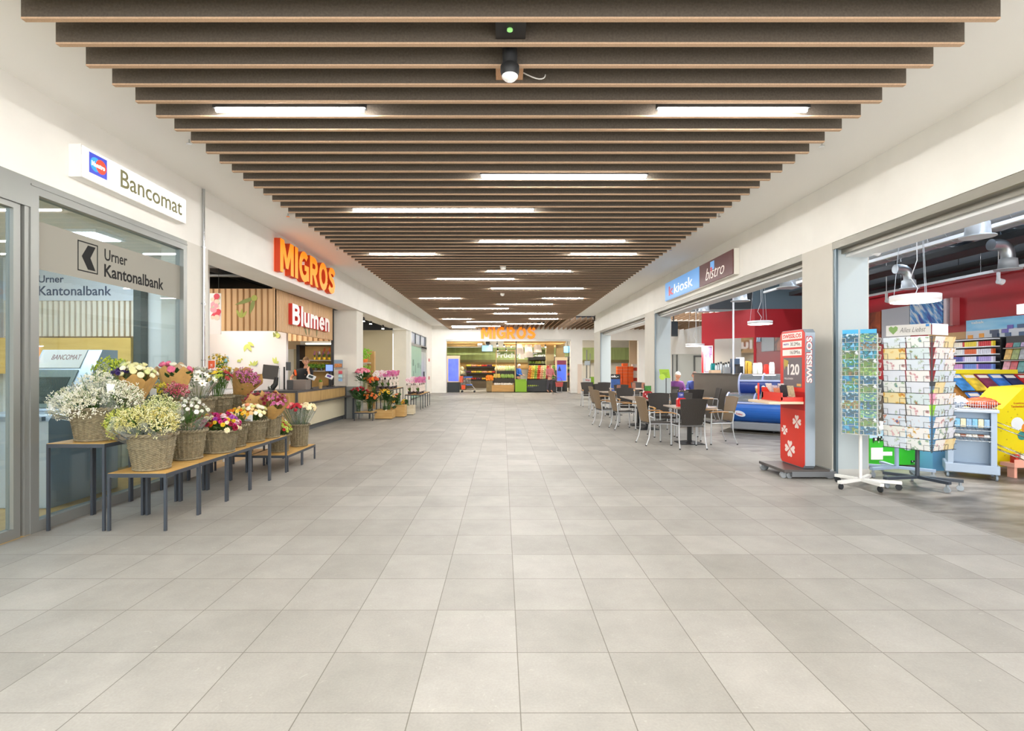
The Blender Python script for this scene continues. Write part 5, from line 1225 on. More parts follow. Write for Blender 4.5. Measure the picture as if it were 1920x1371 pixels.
# table ware
def menu_box(label, x, y, col, cat='menu box', z=.74, s=1.0, card=None, cardc=None):
    r = thing('menu_box', label, cat, (x, y, z))
    MB().prism([(-.09 * s, 0), (.09 * s, 0), (.09 * s, .14 * s), (.05 * s, .17 * s), (-.07 * s, .17 * s), (-.09 * s, .13 * s)], (x, y + .05 * s, z), (1, 0, 0), V, .1 * s).build('holder', mat(col, .4), r)
    return r
r = menu_box('bright red menu box with a white label and blue card on the nearest bistro table', 3.52, 10.25, '#d81e22')
MB().box(3.47, 3.6, 10.195, 10.198, .80, .86).build('label_field', mat('#e9dfe6', .5), r); MB().box(3.49, 3.58, 10.194, 10.196, .755, .785).build('label_strip', mat('#f0c9c6', .5), r)
MB().box(3.455, 3.57, 10.27, 10.275, .90, 1.02).build('card', mat('#2c3f96', .5), r)
letters('TIM', [mat('#e8e8f4', .5)], (3.48, 10.269, .94), (1, 0, 0), V, .07, .05, .001, 'lettering', r)
r = menu_box('dark red napkin box with white dots on the second bistro table', PX(1214, 12.75), 12.75, '#a8141e', s=1.15)
mb = MB()
for du, dv, rr in ((-.01, .07, .035), (.055, .13, .024), (-.065, .12, .013)): mb.prism(disc(0, 0, rr, 14), (PX(1214, 12.75) + du, 12.69, .74 + dv), (1, 0, 0), V, .002)
mb.build('dots', mat('#efe8e6', .5), r)
MB().box(PX(1209, 12.8), PX(1221, 12.8), 12.8, 12.805, .93, 1.06).build('card', mat('#3f8a3a', .5, var=.4, scale=30), r)
tag(MB().lathe([(.022, 0), (.026, .05), (.012, .07), (.012, .085)], (3.93, 10.05, .74), 12).build('salt_shaker', mat('#c9cfe4', .3)), 'small pale salt shaker near the front chair on the nearest bistro table', 'shaker')
tag(MB().lathe([(.022, 0), (.026, .05), (.012, .07)], (3.28, 12.55, .74), 12).build('salt_shaker', mat('#e8e8e4', .3)), 'white salt shaker at the aisle corner of the second bistro table', 'shaker')
tag(MB().lathe([(.04, 0), (.045, .09), (.035, .1), (1e-4, .1)], (3.72, 10.55, .74), 14).path([(3.765, 10.55, .76), (3.80, 10.55, .775), (3.80, 10.55, .81), (3.762, 10.55, .825)], .008, 6).build('milk_jug', M_chrome), 'small steel milk jug behind the red menu box', 'jug')
# folding menus standing on far tables
for i, (x, y) in enumerate(((3.62, 16.5), (4.6, 18.9), (4.95, 18.9))):
    tag(MB().prism([(-.06, 0), (.06, 0), (.0, .22)], (x, y, .74 if i == 0 else .74), (.4, 1, 0), V, .12).build('table_tent', mat('#8a5a44', .5, var=.3, scale=25)), ['folded brown menu tent on the fourth aisle table', 'brown menu tent at the nearer edge of the far canopy table', 'brown menu tent at the farther edge of the far canopy table'][i], 'menu tent') if i == 0 else tag(MB().prism([(-.06, 0), (.06, 0), (.0, .22)], (x + .15, y + .2, .74), (.4, 1, 0), V, .12).build('table_tent', mat('#8a5a44', .5, var=.3, scale=25)), ['', 'brown menu tent at the aisle side of the far canopy table', 'brown menu tent at the bar side of the far canopy table'][i], 'menu tent')
# green menu stand at the pier
Yg = 14.9
r = thing('menu_stand', 'tilted lime green menu board on a thin black stand before the white pier', 'menu stand', (PX(1249, Yg), Yg, 0))
MB().cyl((PX(1249, Yg), Yg, .02), (PX(1249, Yg), Yg, PZ(706, Yg)), .012, 8).lathe([(.14, 0), (.14, .015), (.02, .03)], (PX(1249, Yg), Yg, 0), 18).build('stand', M_black, r)
MB().prism([(0, 0), (.28, 0), (.235, .25), (-.04, .25)], (PX(1238, Yg), Yg - .02, PZ(709, Yg)), (1, 0, 0), V, .012).build('board', mat('#9bc12f', .5), r)
MB().prism(disc(0, 0, .085), (PX(1241, Yg), Yg - .035, PZ(707, Yg)), (1, 0, 0), V, .01).build('round_tag', mat('#b5d64a', .5), r)
mb = MB()
for i in range(5): mb.box(PX(1241, Yg), PX(1241, Yg) + .16 - .03 * (i % 2), Yg - .034, Yg - .032, PZ(699.5 + i * 1.6, Yg), PZ(699.5 + i * 1.6, Yg) + .007)
mb.build('print_lines', mat('#5f7d1c', .5), r)
# ---------------------------------------------------------------- bar
pts = [(5.98, 16.3), (6.2, 15.3), (6.42, 14.2), (6.85, 13.3)]
mb = MB(); n = len(pts); W_ = 1.6
vs = [(x, y, 0) for x, y in pts] + [(x, y, 1.31) for x, y in pts] + [(x + .75, y + .12, 0) for x, y in pts] + [(x + .75, y + .12, 1.31) for x, y in pts]
fs = [(i, i + n, i + n + 1, i + 1) for i in range(n - 1)] + [(2 * n + i, 2 * n + i + 1, 3 * n + i + 1, 3 * n + i) for i in range(n - 1)] + [(n + i, 3 * n + i, 3 * n + i + 1, n + i + 1) for i in range(n - 1)] + [(0, 2 * n, 3 * n, n), (n - 1, 2 * n - 1, 4 * n - 1, 3 * n - 1)]
mb.add(vs, fs)
r = tag(mb.build('bistro_bar', mat('#6b655d', .45, var=.08, scale=1.5, name='bar_panel')), 'high grey brown bar counter of the bistro behind the chairs', 'bar counter')
bar_top = MB()
vs = [(x - .03, y, 1.31) for x, y in pts] + [(x - .03, y, 1.345) for x, y in pts] + [(x + .78, y + .12, 1.31) for x, y in pts] + [(x + .78, y + .12, 1.345) for x, y in pts]
bar_top.add(vs, fs); bar_top.build('bar_top', mat('#4c4945', .35), r)
bz = 1.345
def onbar(px, back=.3):
    best = None
    for i in range(200):
        t = i / 199 * (n - 1); k = min(int(t), n - 2); a, b = pts[k], pts[k + 1]; x = a[0] + (b[0] - a[0]) * (t - k) + back; y = a[1] + (b[1] - a[1]) * (t - k)
        e = abs(942 + x / y * F - px)
        if best is None or e < best[0]: best = (e, x, y)
    return best[1], best[2]
x, y = onbar(1340, .25)
tag(MB().box(x - .14, x + .14, y - .1, y + .1, bz, bz + .09).build('bread_box', mat('#d9b99a', .6)), 'pale tan bread box on the bar', 'box')
x, y = onbar(1337, .45)
r = thing('carton', 'turquoise drink carton standing behind the tan bread box', 'carton', (x, y, bz)); MB().box(x - .06, x + .06, y - .05, y + .05, bz, bz + .26).build('carton_body', mat('#1f9a9c', .4), r); MB().box(x - .06, x + .06, y - .01, y + .01, bz + .26, bz + .3).build('fold', mat('#167f82', .4), r)
for i in range(6):
    x, y = onbar(1343 + i * 4.6, .40 + .05 * (i % 2)); h = .24 + .02 * (i % 3)
    r = thing('thermos_flask', 'steel vacuum flask with black pump, %s along the bar' % ORD[i], 'flask', (x, y, bz), 0, 'steel flasks on the bar')
    MB().lathe([(.04, 0), (.042, h * .8), (.03, h)], (x, y, bz), 12).build('flask_body', M_steel, r)
    MB().lathe([(.026, 0), (.028, .05), (.012, .06)], (x, y, bz + h), 10).path([(x, y, bz + h + .05), (x - .05, y - .02, bz + h + .045)], .008, 6).build('pump_top', M_black, r)
x, y = onbar(1362, .2); tag(MB().box(x - .09, x + .09, y - .06, y + .06, bz, bz + .18).build('napkin_dispenser', M_steel), 'square steel napkin dispenser at the front of the bar', 'dispenser')
x, y = onbar(1386, .2); tag(MB().box(x - .08, x + .08, y - .06, y + .06, bz, bz + .2).build('card_till', mat('#23262d', .4)), 'black box shaped till on the bar beside the white rail', 'till')
x, y = onbar(1384, .5); r = thing('coffee_machine', 'blue grey coffee machine with white side on the bar', 'coffee machine', (x, y, bz)); MB().box(x - .12, x + .05, y, y + .25, bz, bz + .42).build('body', mat('#3a4d66', .4), r); MB().box(x + .05, x + .18, y, y + .25, bz, bz + .46).build('side_panel', mat('#dfe6f2', .4), r); MB().box(x - .1, x + .03, y - .06, y, bz + .2, bz + .26).build('spout', M_black, r)
for i, (px, cc, nm_, h) in enumerate(((1401, '#b58f3a', 'golden', .32), (1405, '#a9852f', 'second golden', .3), (1416, '#dfe3dc', 'white printed', .26), (1424, '#c9d0ca', 'grey printed', .27), (1437, '#d9382e', 'red', .22), (1447, '#e8ecf0', 'white', .28))):
    x, y = onbar(px, .25)
    r = thing('snack_bag', '%s snack bag standing on the bar above the freezer' % nm_, 'bag', (x, y, bz), 0, 'snack bags on the bar')
    MB().prism([(-.055, 0), (.055, 0), (.06, h * .5), (.05, h), (-.05, h), (-.06, h * .5)], (x, y + .03, bz), (1, 0, 0), V, .06).build('bag_body', mat(cc, .5, var=.2, scale=22), r)
    MB().box(x - .05, x + .05, y - .004, y + .004, bz + h, bz + h + .025).build('seal', mat(cc, .4), r)
# slim white pole by the bar
x, y = PX(1375, 12.6), 12.6
tag(MB().path([(x, y, 1.345), (x, y, 3.3), (x + .02, y, 3.42), (x + .1, y, 3.5), (x + .2, y, 3.52), (x + .2, y, 4.6)], .022, 10).build('cable_pole', mat('#e8ecf2', .4)), 'slim white cable pole rising from the bar and bending at the top', 'pole')
# poster on red wall
r = thing('framed_poster', 'framed poster of pale tall figures on violet against the red bistro wall', 'poster', (6.9, 16.6, 1.5))
o_ = Vector((6.52, 17.07, 0)) + um * .10 + nm * .02
MB().prism([(0, 1.33), (.30, 1.33), (.30, 2.22), (0, 2.22)], o_, um, (0, 0, 1), .02).build('frame', mat('#f0e8e6', .5), r)
mb = MB().prism([(.02, 1.36), (.28, 1.36), (.28, 2.19), (.02, 2.19)], o_ + nm * .021, um, (0, 0, 1), .002, 0)
for i in range(5): mb.prism([(.05 + i * .045, 1.38), (.09 + i * .045, 1.38), (.085 + i * .045, 1.8 + .06 * (i % 3)), (.06 + i * .045, 1.86 + .06 * (i % 3))], o_ + nm * (.023 + .0005 * i), um, (0, 0, 1), .001, 1 + i % 2)
mb.build('picture', [mat('#6a4a72', .5, var=.3, scale=12), mat('#f0e0dc', .5), mat('#c9b0c4', .5)], r)
# pendants
def pendant(px, pyt, pyb, wpx, Y, label):
    R = wpx / 2 * Y / F; x = PX(px, Y); z0 = PZ(pyb - 6, Y); h = max(.07, (pyb - pyt - 8) * Y / F * .8)
    q = thing('pendant_lamp', label, 'pendant lamp', (x, Y, z0), 0, 'round white pendant lamps')
    MB().lathe([(R * .96, 0), (R, .005), (R, h), (R * .9, h + .004), (1e-4, h + .004)], (x, Y, z0), 40).build('ring', mat('#e9eaec', .4), q)
    MB().lathe([(R * .955, -.004), (R * .955, .004)], (x, Y, z0), 40).build('diffuser', emission('#fff6e8', 9), q)
    mb = MB()
    for k in range(3):
        a = 2 * PI * k / 3 + .4; mb.cyl((x + R * .8 * math.cos(a), Y + R * .8 * math.sin(a), z0 + h), (x + R * .25 * math.cos(a), Y + R * .25 * math.sin(a), 4.6), .004, 5)
    mb.build('suspension_wires', mat('#b9c2c9', .4), q)
    MB().path([(x, Y, 4.6), (x + .03, Y, z0 + h + .5), (x - .06, Y, z0 + h + .25), (x + .04, Y, z0 + h + .1), (x, Y, z0 + h)], .006, 6).build('cord', mat('#dfe3e6', .5), q)
    L = bpy.data.lights.new('pendant_glow', 'AREA'); L.shape = 'DISK'; L.size = R * 1.8; L.energy = 22 * R / .3; L.color = (1, .93, .84)
    lo = bpy.data.objects.new('pendant_glow', L); C.objects.link(lo); lo.location = (0, 0, -.01); lo.parent = q
pendant(1715.5, 549, 572, 79, 7.4, 'nearest round pendant lamp glowing over the kiosk card racks')
pendant(1425, 599, 614, 43, 13.4, 'round pendant lamp glowing over the bistro bar')
pendant(1303, 643, 655, 34, 17.0, 'round pendant lamp over the two seated guests')
# kiosk sign
r = thing('kiosk_sign', 'long box sign with blue kiosk half and brown bistro half above the bar opening', 'sign', (4.44, 12, 3.4))
ya, yb = 4.38 * F / (1374 - 942), 4.38 * F / (1247 - 942); ym = 4.38 * F / (1311 - 942)
zt, zb = PZ(466.5, ya), PZ(513.5, ya)
MB().box(4.40, 4.498, ya - .01, yb + .01, zb - .01, zt + .01).build('box', mat('#e8e4da', .5), r)
bf = MB().box(4.38, 4.40, ym, yb, zb, zt).build('blue_face', mat('#5f9fe0', .4, emit=.28), r, bevel=.01)
nf = MB().box(4.38, 4.40, ya, ym, zb, zt).build('brown_face', mat('#5a2320', .4, emit=.05), r, bevel=.01)
UR = (0, -1, 0); hh = zt - zb
def ys(px): return 4.38 * F / (px - 942)
letters('k', [mat('#c03040', .4, emit=.3)], (4.379, ys(1254), zb + hh * .22), UR, V, ys(1254) - ys(1263), hh * .5, .002, 'lettering', bf, bold=.03)
letters('kiosk', [mat('#eef4fb', .4, emit=.35)], (4.379, ys(1264), zb + hh * .22), UR, V, ys(1264) - ys(1299), hh * .5, .002, 'lettering', bf, bold=.015)
letters('bistro', [mat('#f3e6dc', .4, emit=.3)], (4.379, ys(1323), zb + hh * .18), UR, V, ys(1323) - ys(1358), hh * .52, .002, 'lettering', nf, bold=-.01, shear=.35)
MB().prism([(0, 0), (.2, 0), (.2, .17), (0, .17)], (4.379, ys(1332), zb + hh * .56), UR, V, .003).build('blue_tag', mat('#6aa6e2', .4, emit=.3), r)
MB().prism([(-.05, .0), (.0, -.07), (.05, 0), (.025, .03), (0, .015), (-.025, .03)], (4.377, ys(1334), zb + hh * .62), UR, V, .003).build('red_heart', mat('#c8303a', .4, emit=.3), r)
# hanging tv
tag(MB().box(PX(1257, 17.2), PX(1269, 17.2), 17.1, 17.2, PZ(631, 17.2), PZ(603.5, 17.2)).cyl((PX(1262, 17.2), 17.15, PZ(604, 17.2)), (PX(1262, 17.2), 17.15, 4.6), .02, 8).build('hanging_screen', mat('#1f2a30', .25)), 'dark hanging screen beside the white pier at the bistro', 'screen')
# ---------------------------------------------------------------- freezer
n_before = set(C.objects)
M_fb = mat('#2f6fd0', .25, name='freezer_blue'); M_fr = mat('#b9c4ee', .35, name='freezer_trim')
Yf = 11.75; fx0, fx1 = PX(1379, Yf), PX(1466, Yf) + .15
r = thing('ice_cream_freezer', 'blue two tier ice cream freezer with curved glass lids before the bar', 'freezer', ((fx0 + fx1) / 2, Yf + .4, 0))
def tub(y0, z0, x0, x1, R, Hh, nm_, colr):
    body, lidp, trim = MB(), MB(), MB()
    prof = []
    for i in range(15):
        a = -PI / 2 - PI * i / 14 * .62; prof.append((R + R * math.cos(a) * 1.0, Hh * .5 + Hh * .5 * math.sin(a)))
    # profile in (y, z): rounded front, flat back
    cx, cz = y0 + Hh * .55, z0 + Hh * .5; a0, a1 = -PI * .5, -PI * 1.12
    arc = [(cx + Hh * .55 * math.cos(a0 + (a1 - a0) * i / 12), cz + Hh * .5 * math.sin(a0 + (a1 - a0) * i / 12)) for i in range(13)]
    poly = arc + [(y0 + R, arc[-1][1]), (y0 + R, z0)]
    body.prism(poly[::-1], (x0, 0, 0), (0, 1, 0), (0, 0, 1), x1 - x0); body.build(nm_, colr, r)
    a2 = -PI * 1.5; lid = [(cx + Hh * .55 * math.cos(a1 + (a2 - a1) * i / 10), cz + Hh * .5 * math.sin(a1 + (a2 - a1) * i / 10)) for i in range(11)]
    lidp.prism(([(y0 + R, arc[-1][1])] + lid + [(y0 + R, cz + Hh * .48)])[::-1] if False else ([lid[0]] + lid[1:] + [(y0 + R, z0 + Hh)] + [(y0 + R, z0 + Hh - .015), (lid[-1][0], z0 + Hh - .015)] + [(p[0] + .012, p[1] - .012) for p in lid[::-1]])[::-1], (x0 + .03, 0, 0), (0, 1, 0), (0, 0, 1), x1 - x0 - .06)
    lidp.build('glass_lid', glass('#dfeaf6', 1.6, .05, 'lid_glass', 1.6, .12), r)
    full_ = arc + lid
    for xx in (x0, (x0 + x1) / 2, x1):
        pth = full_ if xx != (x0 + x1) / 2 else lid
        trim.path([(xx, p[0], p[1]) for p in pth], .022, 6)
    trim.path([(x0, arc[-1][0], arc[-1][1]), (x1, arc[-1][0], arc[-1][1])], .025, 6)
    trim.build('trim_rail', M_fr, r)
tub(Yf, .22, fx0, fx1, .78, .68, 'lower_tub', M_fb)
tub(Yf + .3, .84, PX(1398, Yf) , fx1 + .05, .62, .52, 'upper_tub', mat('#26408f', .25))
mb = MB().box(fx0 + .08, fx1 - .05, Yf + .12, Yf + .72, .06, .24); mb.build('base', mat('#8f949c', .5), r, bevel=.03)
mb = MB()
for xx in (fx0 + .18, fx1 - .2):
    for yy in (Yf + .2, Yf + .65): mb.cyl((xx - .02, yy, .035), (xx + .02, yy, .035), .035, 10)
mb.build('castors', M_rubber, r)
mb = MB(); mb.lathe([(.1, 0), (.1, .01)], (0, 0, 0), 20, 1.25, .62); t_ = MB().merge(mb, Matrix.Translation((PX(1405, Yf), Yf + .0 + .012, .44)) @ Matrix.Rotation(PI / 2, 4, 'X') @ Matrix.Rotation(-.3, 4, 'Z'))
t_.build('oval_badge', mat('#dfe8f4', .4), r)
letters('Lusso', [mat('#c02a36', .4)], (PX(1398.5, Yf), Yf - .004, .425), (.97, 0, -.2), (.2, 0, .97), .14, .05, .002, 'lettering', r, bold=.02)
mb = MB()
for k, px in enumerate((1419, 1430)):
    x = PX(px, Yf + .3) + .12 * k * 0; z = 1.0
    mb.lathe([(.012, -.09), (.04, .02)], (x, Yf + .285, z), 10, 1, .3, 1); mb.ball((x, Yf + .285, z + .05), .042, 10, 6, 1, .3, 1, 0)
mb.build('cone_print', [mat('#f3efe4', .5), mat('#d9a03a', .5)], r)
def swing(objs, c, ang, shift=(0, 0, 0)):
    R = Matrix.Rotation(ang, 4, 'Z'); c = Vector(c)
    for o in objs:
        if o.parent is None: o.location = c + R @ (o.location - c) + Vector(shift); o.rotation_euler.z += ang
structure(MB().box(fx0 - .1, fx1 + .3, Yf - .08, Yf + .85, 0, .012).build('floor_mat', mat('#4a4438', .9)))

swing([o for o in C.objects if o not in n_before], ((fx0 + fx1) / 2, Yf + .4, 0), math.radians(-36), (.12, .1, 0))
# ---------------------------------------------------------------- lottery stand
XL0, XL1, YL0, YL1 = 4.10, 4.235, 7.07, 7.69
r = thing('lottery_stand', 'tall red SWISSLOS lottery stand with grey side on a wheeled platform', 'lottery stand', (4.2, 7.4, 0))
M_lr = mat('#d8301f', .35, name='lottery_red')
M_lg = mat('#9aa6b2', .4, .5, name='lottery_grey')
MB().prism([(YL0 + .04, .13), (YL1 - .04, .13), (YL1, .17), (YL1, 1.98), (YL1 - .05, 2.03), (YL0 + .05, 2.03), (YL0, 1.98), (YL0, .17)], (XL0 + .004, 0, 0), (0, 1, 0), (0, 0, 1), XL1 - XL0).build('cabinet', M_lg, r)
pr = [(YL0 + .05, .14), (YL1 - .05, .14), (YL1 - .005, .185), (YL1 - .005, 1.97), (YL1 - .055, 2.025), (YL0 + .055, 2.025), (YL0 + .005, 1.97), (YL0 + .005, .185)]
MB().prism(pr, (XL0 - .004, 0, 0), (0, 1, 0), (0, 0, 1), .01).build('red_front', M_lr, r)
def lz(py, px): return PZ(py, 4.10 * F / (px - 942))
def ly(px): return 4.095 * F / (px - 942)
WT = mat('#f3ece6', .5); DK = mat('#2c2a2c', .5)
def lbox(pxa, pxb, za, zb, m, name, off=.006): return MB().box(XL0 - off, XL0 - off + .004, ly(pxb), ly(pxa), za, zb).build(name, m, r)
lbox(1467, 1503.5, 1.905, 1.995, WT, 'title_field', .007)
letters('SWISSLOS', [M_lr], (XL0 - .0075, ly(1468.5), 1.92), UR, V, ly(1468.5) - ly(1502), .06, .001, 'lettering', r, bold=.03)
lbox(1467.5, 1503, 1.79, 1.875, WT, 'jackpot_field'); lbox(1467.5, 1503, 1.675, 1.76, WT, 'jackpot_field')
letters('30.2Mio.', [DK], (XL0 - .0065, ly(1482), 1.81), UR, V, ly(1482) - ly(1501.5), .05, .001, 'lettering', r)
letters('16.0Mio.', [DK], (XL0 - .0065, ly(1482), 1.695), UR, V, ly(1482) - ly(1501.5), .05, .001, 'lettering', r)
letters('euro', [mat('#6a4a9a', .5)], (XL0 - .0065, ly(1469.5), 1.825), UR, V, ly(1469.5) - ly(1479), .025, .001, 'lettering', r, bold=.02)
lbox(1469, 1503.5, 1.23, 1.645, mat('#6b6166', .5), 'poster_field')
letters('120', [mat('#efeae6', .5)], (XL0 - .0065, ly(1477), 1.40), UR, V, ly(1477) - ly(1499), .155, .001, 'lettering', r, bold=.03)
letters('MILLIONEN', [mat('#e4dfdb', .5)], (XL0 - .0065, ly(1471), 1.335), UR, V, ly(1471) - ly(1487), .025, .001, 'lettering', r)
MB().prism([(0, 0), (.12, -.03), (.1, -.12), (.05, -.1), (.02, -.16), (.0, -.08)], (XL0 - .0065, ly(1470), 1.63), UR, V, .001).build('gold_ribbon', mat('#b9a040', .5), r)
lbox(1494, 1502, 1.245, 1.28, mat('#d9a860', .5), 'logo_field', .0065)
lbox(1464.5, 1509, .92, 1.17, mat('#b01a18', .4), 'recess')
letters('SWISSLOS', [mat('#f6f0ec', .5)], (XL0 + .095, YL0 - .001, 1.30), (0, 0, 1), (-1, 0, 0), .62, .075, .002, 'lettering', r, bold=.03)
letters('SWISSLOS', [mat('#c03a40', .5)], (XL0 + .102, YL0 - .0005, 1.295), (0, 0, 1), (-1, 0, 0), .64, .09, .001, 'lettering', r, bold=.05)
for (py, pz, s_) in ((1494, .75, .16), (1471, .60, .12), (1481, .35, .2)):
    yc = ly(py); mb = MB()
    for k in range(4):
        a = PI / 4 + k * PI / 2
        heart = [(0, .05), (.2, .3), (.36, .52), (.36, .7), (.24, .8), (.1, .78), (0, .66), (-.1, .78), (-.24, .8), (-.36, .7), (-.36, .52), (-.2, .3)]
        ca, sa = math.cos(a + PI / 4), math.sin(a + PI / 4)
        mb.prism([((p * ca - q * sa) * s_ * .8, (p * sa + q * ca) * s_ * .72) for p, q in heart], (XL0 - .0055, yc, pz), UR, V, .001)
    mb.build('clover_print', mat('#f4e2dc', .5), r)
MB().box(3.62, XL0, YL0 + .02, YL1 - .0, 1.005, 1.04).build('tray', mat('#dcc8ac', .5), r, bevel=.006)
MB().box(3.80, XL0, YL0 + .03, YL1 - .04, 1.041, 1.06).box(3.80, 3.815, YL0 + .03, YL1 - .04, 1.06, 1.16).box(3.80, XL0, YL1 - .055, YL1 - .04, 1.06, 1.22).box(3.80, XL0, YL0 + .03, YL0 + .045, 1.06, 1.10).build('form_box', M_lr, r)
MB().box(3.72, 3.74, YL1 - .1, YL1 - .08, 1.04, 1.28).build('pen_holder', M_lr, r)
plat = MB().box(3.80, 4.42, 7.03, 7.73, .085, .125).build('platform', mat('#4f4a48', .4), r, bevel=.006)
MB().box(3.9, 4.5, 7.02, 7.06, .03, .1).build('drawbar', mat('#6a6e72', .4), r)
for (x, y, rr) in ((3.83, 7.12, .042), (3.83, 7.66, .042), (3.90, 7.10, .042), (3.88, 7.7, .042), (4.43, 7.07, .062), (4.43, 7.7, .062)):
    w = MB(); w.cyl((x, y - .02, rr), (x, y + .02, rr), rr, 18).build('wheel', mat('#8b9094', .5), plat)
for i, (y, z, cc, nm_) in enumerate(((7.62, 1.2, '#efe6e2', 'white and red'), (7.55, 1.17, '#d8d4e0', 'pale violet'), (7.47, 1.2, '#e8e2e0', 'white'), (7.40, 1.14, '#eaa07a', 'orange and white'), (7.33, 1.17, '#4a4458', 'dark violet'), (7.26, 1.15, '#f0ece8', 'plain white'), (7.2, 1.19, '#3a3c40', 'black'), (7.14, 1.18, '#c0b090', 'beige'))):
    R = Matrix.Rotation(.75, 3, 'Z') @ Matrix.Rotation(-.45, 3, 'Y')
    tag(MB().obox((3.90 + .05 * (i % 3), y, z + .0), (.005, .085, .17), R).build('lottery_form', mat(cc, .5, var=.25, scale=40)), '%s lottery ticket in the red box of the lottery stand' % nm_, 'ticket', 'lottery tickets')
tag(MB().box(3.80, 3.806, 7.6, 7.66, 1.07, 1.15).build('price_sticker', mat('#e9e0e4', .5)), 'small white sticker on the red ticket box of the lottery stand', 'sticker')

# ---------------------------------------------------------------- postcard racks
def postcard_mat(kind, i):
    rn = random.Random(kind * 100 + i)
    m, nt, b = new_mat('postcard_print'); L = nt.links.new
    tc = nt.nodes.new('ShaderNodeTexCoord'); sp = nt.nodes.new('ShaderNodeSeparateXYZ'); L(tc.outputs['Generated'], sp.inputs[0])
    mp = nt.nodes.new('ShaderNodeVectorMath'); mp.operation = 'ADD'; mp.inputs[1].default_value = (i * 3.1, kind, i * 1.7); L(tc.outputs['Object'], mp.inputs[0])
    nz = nt.nodes.new('ShaderNodeTexNoise'); nz.inputs['Scale'].default_value = rn.uniform(16, 30) if kind == 1 else rn.uniform(14, 22); nz.inputs['Detail'].default_value = 5; L(mp.outputs[0], nz.inputs['Vector'])
    r_ = nt.nodes.new('ShaderNodeValToRGB'); el = r_.color_ramp.elements
    if kind == 1:
        z = nt.nodes.new('ShaderNodeMath'); z.operation = 'MULTIPLY_ADD'; z.inputs[1].default_value = .42; L(sp.outputs['Z'], z.inputs[0])
        n2 = nt.nodes.new('ShaderNodeMath'); n2.operation = 'MULTIPLY_ADD'; n2.inputs[1].default_value = 1.9; n2.inputs[2].default_value = -.62; L(nz.outputs['Fac'], n2.inputs[0]); L(n2.outputs[0], z.inputs[2]); L(z.outputs[0], r_.inputs[0])
        pal = rn.sample(['#2f6f4a', '#1f6f9a', '#4f7f2f', '#2f8fb0', '#6a7a4a', '#23548a', '#7fae4a', '#8a6a4a', '#2a4a3a'], 4) + [rn.choice(['#a9cfe8', '#e4ecee', '#6fb4e4', '#cfe0d8'])]
        pos = (.12, .32, .5, .68, .88)
        el[0].position = pos[0]; el[0].color = lin(pal[0]); el[1].position = pos[4]; el[1].color = lin(pal[4])
        for q, c in zip(pos[1:4], pal[1:4]): el.new(q).color = lin(c)
    else:
        base = rn.choice(['#eef0ee', '#f0efe8', '#ead58a', '#dfe8f2', '#e6eaf4', '#f0deaa', '#d9e6ea', '#f2f0ee']); acc = rn.choice(['#d88a5a', '#8fae8a', '#94b4dc', '#e0b04a', '#d8a0a8', '#a8b8a0']); ac2 = rn.choice(['#c05a4a', '#5a7a5a', '#5a7ab0', base])
        L(nz.outputs['Fac'], r_.inputs[0])
        el[0].position = .56; el[0].color = lin(base); el[1].position = .74; el[1].color = lin(ac2); el.new(.63).color = lin(acc)
    L(r_.outputs[0], b.inputs['Base Color']); b.inputs['Roughness'].default_value = .3
    return m
PM = {1: [postcard_mat(1, i) for i in range(14)], 2: [postcard_mat(2, i) for i in range(12)]}
random.seed(11)
